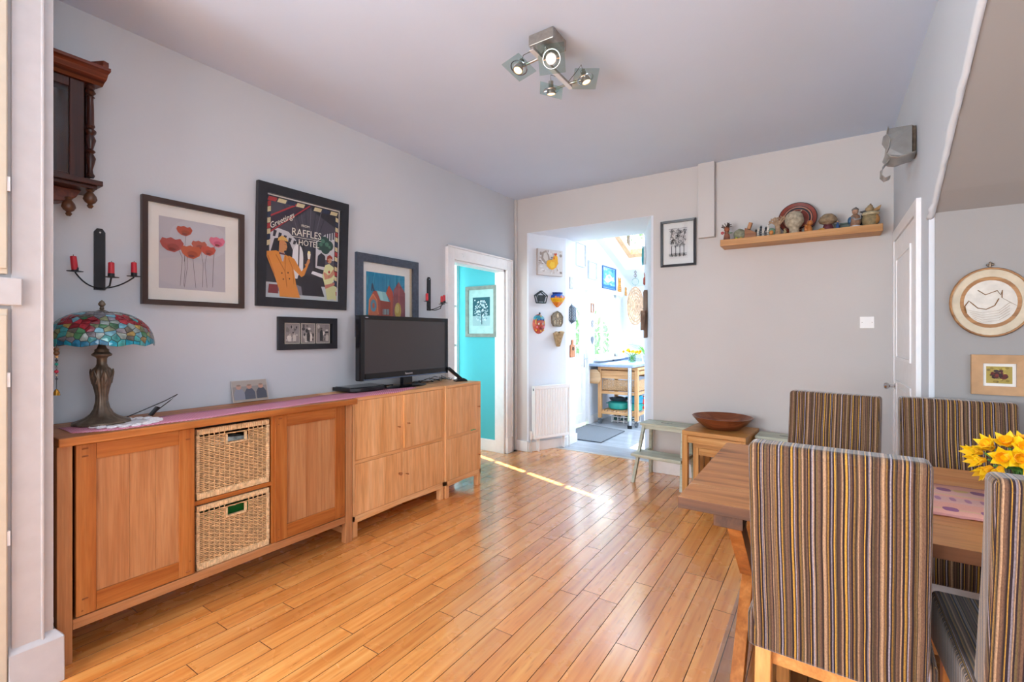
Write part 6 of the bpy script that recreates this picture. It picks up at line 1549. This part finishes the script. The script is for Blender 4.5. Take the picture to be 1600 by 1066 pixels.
MB().hexa([(-.05, -.035, -.28), (.03, -.03, -.27), (.03, -.002, -.27), (-.05, -.002, -.28)], [(-.045, -.04, .20), (.04, -.035, .215), (.04, -.002, .215), (-.045, -.002, .20)]).build('plank', DW, t, bevel=.004)
MB().prism([(.02, -.20), (.05, -.20), (.11, .0), (.02, .0)], -.07, -.03).each('bracket', DW, t, bevel=.004)
MB().tube([(-.048, -.02, .02), (-.062, -.04, .03)], .005, 6).build('nail', DG, t)
MB().tube([(-.05, -.02, -.12), (-.09, -.03, -.14)], [.012, .008], 7).build('knot_stub', DW, t)

# kitchen wall pictures (facing +x)
def klw(name, label, y, z, w_, h_, fd, fm, art=None, fw=.014, mc=None):
    t = frame(name, label, (KX+.002, y, z), (0, 0, LR), w_, h_, fw, fd, fm, mc or MOUNTW, pane=False); return t
t = klw('white_canvas', 'blank white canvas high above the glazed back door', 5.98, 2.40, .33, .33, .03, plain('canvas_white', '#C2C8D0', .8))
t = klw('white_canvas', 'blank white canvas right of the higher one above the door', 6.39, 2.23, .30, .26, .03, plain('canvas_white', '#C2C8D0', .8))
t = klw('blue_framed_painting', 'blue framed painting of a white fish shape over the kitchen window', 7.04, 2.18, .54, .35, .022, plain('frame_blue', '#3A6AA6', .4))
a = Art(.50, .31); a.rect('#5FA6D6', 0, 1, 0, 1); random.seed(23)
for _ in range(30): a.ell(random.choice(['#7CBBE0', '#3F86C4', '#8FD0B8', '#A9D8EE']), random.uniform(.05, .95), random.uniform(.05, .95), random.uniform(.04, .12), random.uniform(.03, .1), 9)
a.poly('#EEF4F8', [(.12, .35), (.3, .62), (.55, .70), (.78, .55), (.88, .62), (.86, .38), (.72, .42), (.5, .30), (.3, .25)]); a.ell('#8FD0A8', .5, .55, .12, .08); a.rect('#3C78B8', .02, .98, .02, .14)
a.build(t, -.006)
CATO = plain('cat_orange', '#DC9A3A', .5, noise=.1)
def wood_cat(label, y, z, s_):
    t = thing('orange_cat_plaque', label, 'wall ornament', (KX+.002, y, z), (0, 0, LR))
    MB().prism([(x*s_, q*s_) for x, q in ((-.5, 0), (.5, 0), (.55, .5), (.32, 1.0), (.38, 1.55), (.30, 1.9), (.12, 1.62), (-.12, 1.62), (-.30, 1.9), (-.38, 1.55), (-.32, 1.0), (-.55, .5))], -.014, 0).build('body', CATO, t, bevel=.002)
    MB().ball((-.14*s_, -.015, 1.35*s_), .05*s_, 6, 5).ball((.14*s_, -.015, 1.35*s_), .05*s_, 6, 5).each('eyes', BLACKM, t)
    m = MB()
    for k in range(3): m.box(-.3*s_, .3*s_, -.016, -.013, (.3+.25*k)*s_, (.36+.25*k)*s_)
    m.build('stripes', plain('cat_brown', '#9A5A22', .5), t)
wood_cat('larger orange wooden cat plaque right of the blue fish painting', 7.50, 2.00, .125)
wood_cat('smaller orange wooden cat plaque near the kitchen corner', 7.80, 1.96, .075)
for i, (z, c, nm, lb) in enumerate(((1.68, '#B88C70', 'window_ornament', 'little brown framed ornament hanging on the window post'), (1.45, '#9A9AA0', 'wire_knot', 'little grey wire knot hanging on the window post'), (1.22, '#5E6A78', 'metal_heart', 'small dark heart hanging lowest on the window post'))):
    t = thing(nm, lb, 'ornament', (KX+.002, 6.40, z), (0, 0, LR))
    if i == 0: MB().box(-.05, -.035, -.015, 0, -.07, .07).box(.035, .05, -.015, 0, -.07, .07).box(-.035, .035, -.015, 0, .055, .07).box(-.035, .035, -.015, 0, -.07, -.055).build('body', plain('o%s' % nm, c, .5), t)
    elif i == 1: MB().ring((0, -.008, .02), .028, .006, 'y', 16, 5).ring((0, -.008, -.03), .022, .006, 'y', 16, 5).build('body', plain('o%s' % nm, c, .5), t)
    else: MB().prism([(0, -.07), (.04, -.01), (.035, .03), (.012, .04), (0, .025), (-.012, .04), (-.035, .03), (-.04, -.01)], -.012, 0).build('body', plain('o%s' % nm, c, .5), t)
    MB().tube([(0, -.004, .03), (0, -.004, .10)], .002, 5).build('cord', DG, t)
# hanging basket tray in the kitchen corner
t = thing('hanging_woven_tray', 'long oval woven tray hanging from rings in the kitchen corner', 'basket', (-2.57, 7.55, 1.76), (0, 0, R(35)))
m = MB(); n = 26
for k in range(1, 7): 
    q = k/6; m.tube([(.13*q*math.cos(2*PI*i/n), -.06*(1-q*q), .31*q*math.sin(2*PI*i/n)) for i in range(n+1)], .0065 if k < 6 else .010, 5)
for i in range(14): a_ = 2*PI*i/14; m.tube([(0, -.06, 0), (.065*math.cos(a_), -.045, .155*math.sin(a_)), (.13*math.cos(a_), 0, .31*math.sin(a_))], .005, 5)
m.build('woven_bowl', plain('tray_straw', '#B89A80', .8, noise=.2), t)['kind'] = 'stuff'
o = MB(); disc(o, [(.98, .002), (.6, -.036), (.2, -.056), (.02, -.058)], .13, .31, 26); o.build('lining', plain('tray_inner', '#CDB8A4', .9, noise=.15), t, smooth=True)
m = MB(); m.ring((0, 0, .40), .055, .005, 'y', 22, 6); m.build('ring', plain('hoop_green', '#7C9A84', .5), t)
m = MB(); m.tube([(0, 0, .455), (0, 0, .60)], .004, 6); m.ring((0, 0, .50), .022, .004, 'y', 14, 5); m.ring((0, 0, .555), .018, .004, 'y', 14, 5); m.tube([(0, 0, .345), (0, 0, .31)], .003, 6); m.build('cord', BRONZE, t)

# ------------------------------------------------------------ step stools, side table, bowl
SG = wood('stool_green', '#A9B0A0', '#B9BFAE', '#C6CBBB', 'x', .5, .8)
def step_stool(label, loc, rz):
    t = thing('step_stool', label, 'step stool', loc, rz)
    MB().prismz([(-.205, -.06), (.205, -.06), (.205, .16), (-.205, .16)], .478, .500).build('top_step', SG, t, bevel=.003)
    MB().box(-.05, .05, .045, .060, .4995, .5008).build('grip_slot', BLKPL, t)
    MB().box(-.215, .215, -.235, -.02, .235, .257).build('lower_step', SG, t, bevel=.003)
    for s_ in (-1, 1):
        x0, x1 = s_*.185, s_*.160; a_, b_ = min(x0, x1), max(x0, x1); o_ = s_*.035
        MB().hexa([(a_+o_, -.215, 0), (b_+o_, -.215, 0), (b_+o_, -.180, 0), (a_+o_, -.180, 0)], [(a_, -.055, .478), (b_, -.055, .478), (b_, -.020, .478), (a_, -.020, .478)]).build('leg', SG, t, bevel=.002)
        MB().hexa([(a_+o_*.7, .165, 0), (b_+o_*.7, .165, 0), (b_+o_*.7, .200, 0), (a_+o_*.7, .200, 0)], [(a_, .115, .478), (b_, .115, .478), (b_, .150, .478), (a_, .150, .478)]).build('leg', SG, t, bevel=.002)
        MB().box(a_, b_, -.06, .13, .44, .478).build('side_rail', SG, t, bevel=.001)
        MB().hexa([(a_+o_*.6, -.15, .205), (b_+o_*.6, -.15, .205), (b_+o_*.5, .15, .215), (a_+o_*.5, .15, .215)], [(a_+o_*.6, -.15, .235), (b_+o_*.6, -.15, .235), (b_+o_*.5, .15, .240), (a_+o_*.5, .15, .240)]).build('side_rail', SG, t)
    MB().box(-.165, .165, -.052, -.034, .450, .478).box(-.175, .175, -.140, -.122, .205, .235).each('front_rail', SG, t, bevel=.001)
    return t
step_stool('pale green two-step wooden stool standing between the kitchen opening and the side table', (-1.160, 4.18, 0), R(-4))
step_stool('pale green step stool half hidden behind the dining table', (-.235, 4.14, 0), R(-3))
def nest_table(label, loc, rz, w_, h_):
    t = thing('nesting_side_table', label, 'side table', loc, rz); a_ = w_/2
    MB().box(-a_, a_, -a_, a_, h_-.035, h_).build('top', oakt('x'), t, bevel=.003)
    for sx in (-1, 1):
        for sy in (-1, 1):
            x0, x1 = sorted((sx*(a_-.001), sx*(a_-.043))); y0, y1 = sorted((sy*(a_-.001), sy*(a_-.043)))
            MB().box(x0, x1, y0, y1, 0, h_-.035).build('leg', oakt('z'), t, bevel=.002)
    MB().box(-a_+.043, a_-.043, -a_+.008, -a_+.028, h_-.095, h_-.038).box(-a_+.043, a_-.043, a_-.028, a_-.008, h_-.095, h_-.038).each('apron', oakt('x'), t, bevel=.001)
    MB().box(-a_+.008, -a_+.028, -a_+.043, a_-.043, h_-.095, h_-.038).box(a_-.028, a_-.008, -a_+.043, a_-.043, h_-.095, h_-.038).each('apron', oakt('y'), t, bevel=.001)
nest_table('square oak side table with the wooden bowl on it', (-.692, 4.115, 0), R(-5), .470, .518)
nest_table('smaller oak table nested underneath the side table', (-.685, 4.12, 0), R(-5), .350, .415)
t = thing('wooden_bowl', 'wide shallow turned brown wooden bowl on the side table', 'bowl', (-.690, 4.155, .5195), (R(3), R(-2), 0))
t.rotation_euler = (0, 0, 0)
BW = wood('bowl_wood', '#5A2E1C', '#7E4428', '#985A38', 'x', .3, .5)
MB().lathe([(.0, 0), (.125, 0), (.135, .004), (.185, .045), (.226, .092), (.230, .098), (.222, .098), (.180, .052), (.130, .018), (.05, .012), (0, .012)], 48, cap=False).build('wooden_shell', BW, t, smooth=True)

# ------------------------------------------------------------ dining table
TBX0, TBX1, TBY0, TBY1, TBZ = -.398, 1.55, 1.588, 2.520, .750
t = thing('dining_table', 'long rustic brown plank dining table on crossed trestle legs', 'table', (0, 0, 0)); DTB = t
random.seed(14); cuts = [TBY0, 1.76, 1.95, 2.12, 2.31, TBY1]
for a_, b_ in zip(cuts[:-1], cuts[1:]):
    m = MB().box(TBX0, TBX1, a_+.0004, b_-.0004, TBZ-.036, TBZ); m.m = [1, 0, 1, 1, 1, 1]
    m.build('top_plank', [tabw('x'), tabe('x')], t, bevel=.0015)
for x in (-.245, 1.30):
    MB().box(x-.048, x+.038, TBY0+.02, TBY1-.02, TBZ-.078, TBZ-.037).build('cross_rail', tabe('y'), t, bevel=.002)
    def leg(y0, z0, y1, z1, xa, xb, wd=.045):
        MB().hexa([(xa, y0-wd, z0), (xb, y0-wd, z0), (xb, y0+wd, z0), (xa, y0+wd, z0)], [(xa, y1-wd, z1), (xb, y1-wd, z1), (xb, y1+wd, z1), (xa, y1+wd, z1)]).build('leg', wood('trestle', '#8A4E22', '#A9652E', '#C07C40', 'z', .4, .6), t, bevel=.002)
    leg(1.64, 0.0, 2.40, .672, x-.018, x+.022); leg(2.44, .0, 1.70, .672, x-.026, x+.014) if False else None
    # second leg in two halves, halved into the first
    MB().hexa([(x-.020, 1.655, .672), (x+.024, 1.655, .672), (x+.024, 1.745, .672), (x-.020, 1.745, .672)], [(x-.020, 1.975, .372), (x+.024, 1.975, .372), (x+.024, 2.06, .372), (x-.020, 2.06, .372)]).build('leg', wood('trestle', '#8A4E22', '#A9652E', '#C07C40', 'z', .4, .6), t, bevel=.002)
    MB().hexa([(x-.020, 2.02, .330), (x+.024, 2.02, .330), (x+.024, 2.11, .330), (x-.020, 2.11, .330)], [(x-.020, 2.38, .0), (x+.024, 2.38, .0), (x+.024, 2.47, .0), (x-.020, 2.47, .0)]).build('leg', wood('trestle', '#8A4E22', '#A9652E', '#C07C40', 'z', .4, .6), t, bevel=.002)
MB().box(-.23, 1.29, 2.035, 2.095, .24, .31).build('stretcher', tabw('x'), t, bevel=.003)
# clear mat under the table
tag(MB().box(-.352, 1.75, 1.15, 2.95, .0006, .004).build('floor_mat', MATG, loc=(0, 0, 0), bevel=.001), 'clear glossy plastic mat lying on the floor under the dining table', 'mat')

# ------------------------------------------------------------ striped chairs
def chair(label, loc, rz, W2=.195):
    """origin on the floor under the rear face of the back; seat extends to +y"""
    t = thing('dining_chair', label, 'chair', loc, rz, 'striped dining chairs')
    # upholstered back, leaning: rear face at y=0 on top, lower part further forward
    m = MB(); n = 10; rows = []
    prof = [(.375, .095, .205), (.42, .088, .195), (.55, .062, .160), (.75, .030, .118), (.91, .010, .094), (.982, .006, .088)]
    fr = W2
    nx = 9
    grid = []
    for z, yr, yf in prof:
        ring = []
        for i in range(nx): x = lerp(-fr, fr, i/(nx-1)); ring.append((x, yr, z))
        for i in range(nx): x = lerp(fr, -fr, i/(nx-1)); ring.append((x, yf, z))
        grid.append(ring)
    k = 2*nx; vs = [p for r_ in grid for p in r_]; fs = []
    for j in range(len(grid)-1):
        for i in range(k): q = (i+1) % k; fs.append((j*k+i, j*k+q, (j+1)*k+q, (j+1)*k+i))
    for i in range(nx-1): a_ = i; b_ = k-1-i; T = (len(grid)-1)*k; fs.append((a_, b_, b_-1, a_+1)); fs.append((T+a_, T+a_+1, T+b_-1, T+b_))
    m.add(vs, fs); o = m.build('backrest', STRIPE, t, smooth=True); boxuv(o)
    o.modifiers.new('b', 'BEVEL').width = .016; o.modifiers['b'].segments = 4; o.modifiers['b'].limit_method = 'ANGLE'; o.modifiers['b'].angle_limit = R(50)
    m = MB()
    s1 = [(-fr+.004, .088+.001, .947), (fr-.004, .089, .947)]
    m.tube([(-fr+.012, .0078, .957), (0, .0078, .957), (fr-.012, .0078, .957)], .0016, 5)
    sm = m.build('seam', STRIPE, t); boxuv(sm)
    m = MB(); s0 = W2+.016
    m.hexa([(-s0, .09, .366), (s0, .09, .366), (s0, .60, .318), (-s0, .60, .318)], [(-s0, .09, .475), (s0, .09, .475), (s0, .60, .485), (-s0, .60, .485)])
    o = m.build('seat', STRIPE, t, bevel=.018, seg=4); boxuv(o)
    for s_ in (-1, 1):
        x0, x1 = sorted((s_*(W2-.004), s_*(W2-.046)))
        MB().hexa([(x0, .055, 0), (x1, .055, 0), (x1, .095, 0), (x0, .095, 0)], [(x0, .105, .40), (x1, .105, .40), (x1, .150, .40), (x0, .150, .40)]).build('leg', legw('z'), t, bevel=.003)
        MB().hexa([(x0, .54, 0), (x1, .54, 0), (x1, .58, 0), (x0, .58, 0)], [(x0, .535, .322), (x1, .535, .322), (x1, .58, .322), (x0, .58, .322)]).build('leg', legw('z'), t, bevel=.003)
    m = MB()
    for s_ in (-1, 1): x0, x1 = sorted((s_*(W2-.010), s_*(W2-.034))); m.box(x0, x1, .12, .30, .32, .366)
    m.box(-W2+.04, W2-.04, .12, .14, .32, .366); m.each('seat_rail', legw('y'), t, bevel=.002)
    return t
chair('striped velvet dining chair at the near left of the table, its back to the camera', (.018, 1.438, 0), R(-3))
chair('striped velvet dining chair cut off at the right edge, side of its back in view', (.492, 1.365, 0), R(0))
chair('striped velvet dining chair facing the camera, on the far side by the step stools', (.055, 2.985, 0), R(180-12))
chair('striped velvet dining chair facing the camera, far side under the round plaque', (.508, 3.000, 0), R(180), .202)

# woven runner on the table
def kilim():
    k = NT('kilim'); tcn = k.n('ShaderNodeTexCoord'); sp = k.n('ShaderNodeSeparateXYZ'); k.l(tcn.outputs['Object'], sp.inputs[0])
    a_ = '#DDA392'; st = [(0, '#C68A84'), (.05, a_), (.17, '#D2AC8A'), (.20, a_), (.38, '#D6A89E'), (.44, '#CFA49C'), (.56, a_), (.62, '#D4B28C'), (.65, '#D6A89E'), (.80, '#D2AC8A'), (.83, a_), (.95, '#C68A84')]
    mr = k.n('ShaderNodeMapRange'); mr.inputs['From Min'].default_value = -.19; mr.inputs['From Max'].default_value = .19; k.l(sp.outputs['Y'], mr.inputs['Value'])
    col = k.ramp(mr.outputs[0], st, 'CONSTANT')
    def blob(yc, hw, per, thr, colr, col, ph=0):
        s_ = k.n('ShaderNodeMath', operation='MULTIPLY_ADD'); s_.inputs[1].default_value = 2*PI/per; s_.inputs[2].default_value = ph; k.l(sp.outputs['X'], s_.inputs[0])
        sn = k.n('ShaderNodeMath', operation='SINE'); k.l(s_.outputs[0], sn.inputs[0])
        d = k.n('ShaderNodeMath', operation='ABSOLUTE'); e = k.n('ShaderNodeMath', operation='SUBTRACT'); e.inputs[1].default_value = yc; k.l(sp.outputs['Y'], e.inputs[0]); k.l(e.outputs[0], d.inputs[0])
        g = k.n('ShaderNodeMath', operation='MULTIPLY_ADD'); g.inputs[1].default_value = -1/hw; g.inputs[2].default_value = 1.0; g.use_clamp = True; k.l(d.outputs[0], g.inputs[0])
        mu = k.n('ShaderNodeMath', operation='MULTIPLY'); k.l(sn.outputs[0], mu.inputs[0]); k.l(g.outputs[0], mu.inputs[1])
        gt = k.n('ShaderNodeMath', operation='GREATER_THAN'); gt.inputs[1].default_value = thr; k.l(mu.outputs[0], gt.inputs[0])
        return k.mix(gt.outputs[0], col, colr)
    col = blob(.115, .026, .085, .18, '#8E5E80', col); col = blob(.115, .018, .085, .18, '#CDAC74', col, 3.1); col = blob(-.115, .026, .085, .18, '#8E5E80', col, 1.5); col = blob(0.0, .026, .036, .2, '#A87A90', col)
    n = k.n('ShaderNodeTexNoise'); n.inputs['Scale'].default_value = 260; k.l(tcn.outputs['Object'], n.inputs['Vector'])
    f = k.ramp(n.outputs[0], [(.3, (.8, .8, .8)), (.7, (1, 1, 1))]); col = k.mix(.5, col, f, 'MULTIPLY')
    k.l(col, k.p.inputs['Base Color']); k.set(Roughness=.95); k.bump(n.outputs[0], .6, .001); return k.m
KIL = kilim(); m = MB(); vs = []; fs = []; n = 60; random.seed(5)
for i in range(n+1):
    x = -.62+1.24*i/n; w1 = .184+random.uniform(-.0018, .0018); w0 = -.188+random.uniform(-.0018, .0018)
    for j in range(5): vs.append((x, lerp(w0, w1, j/4), .0005+.0006*math.sin(i*1.7+j)))
for i in range(n):
    for j in range(4): a_ = i*5+j; fs.append((a_, a_+1, a_+6, a_+5))
o = m.add(vs, fs).build('woven_table_mat', KIL, loc=(.66, 2.030, TBZ+.0016), smooth='all'); so = o.modifiers.new('th', 'SOLIDIFY'); so.thickness = .003; so.offset = 1
tag(o, 'pink and purple patterned woven runner lying along the dining table', 'table runner')
# daffodils
random.seed(77); fl = []
spec = [(-.125, -.01, .165, (-1, -.5, .1), .72), (-.12, -.03, .145, (-1, -.6, -.1), .72), (-.105, -.045, .125, (-1, -.6, -.7), .75), (-.08, -.055, .130, (-.5, -1, -.9), .7), (-.09, 0, .185, (-.8, -.5, .6), .6),
        (-.065, -.04, .160, (-.5, -1, .2), .5), (-.045, .01, .195, (-.4, -.6, .8), .5), (-.03, -.055, .165, (-.1, -1, .2), .4), (-.015, -.03, .190, (0, -.9, .7), .5), (.005, -.06, .150, (.1, -1, -.3), .35), (.02, -.02, .200, (.1, -.6, .9), .5),
        (.03, -.06, .172, (.2, -1, .2), .45), (.045, -.01, .195, (.3, -.5, .9), .5), (.06, -.06, .150, (.4, -1, -.2), .5), (.07, -.03, .180, (.5, -.9, .4), .5), (.09, .01, .190, (.7, -.3, .7), .5), (.10, -.04, .155, (.9, -.7, 0), .5), (.12, -.01, .175, (1, -.2, .3), .6),
        (-.03, .05, .185, (-.2, .6, .8), .5), (.04, .06, .185, (.3, .8, .6), .5), (-.08, .04, .17, (-.8, .5, .5), .6), (.0, .01, .20, (0, -.2, 1), .5)]
for x, y, z, d, cl in spec: fl.append(((x*.80, y*.8, z*.92), d, cl))
posy('daffodil_jar', 'glass jar of yellow daffodils on the dining table behind the right chair', (.520, 2.08, TBZ+.0045), .058, .112, fl, .060, 5, 'yellow daffodil in the jar on the dining table', 'daffodils in the dining table jar')
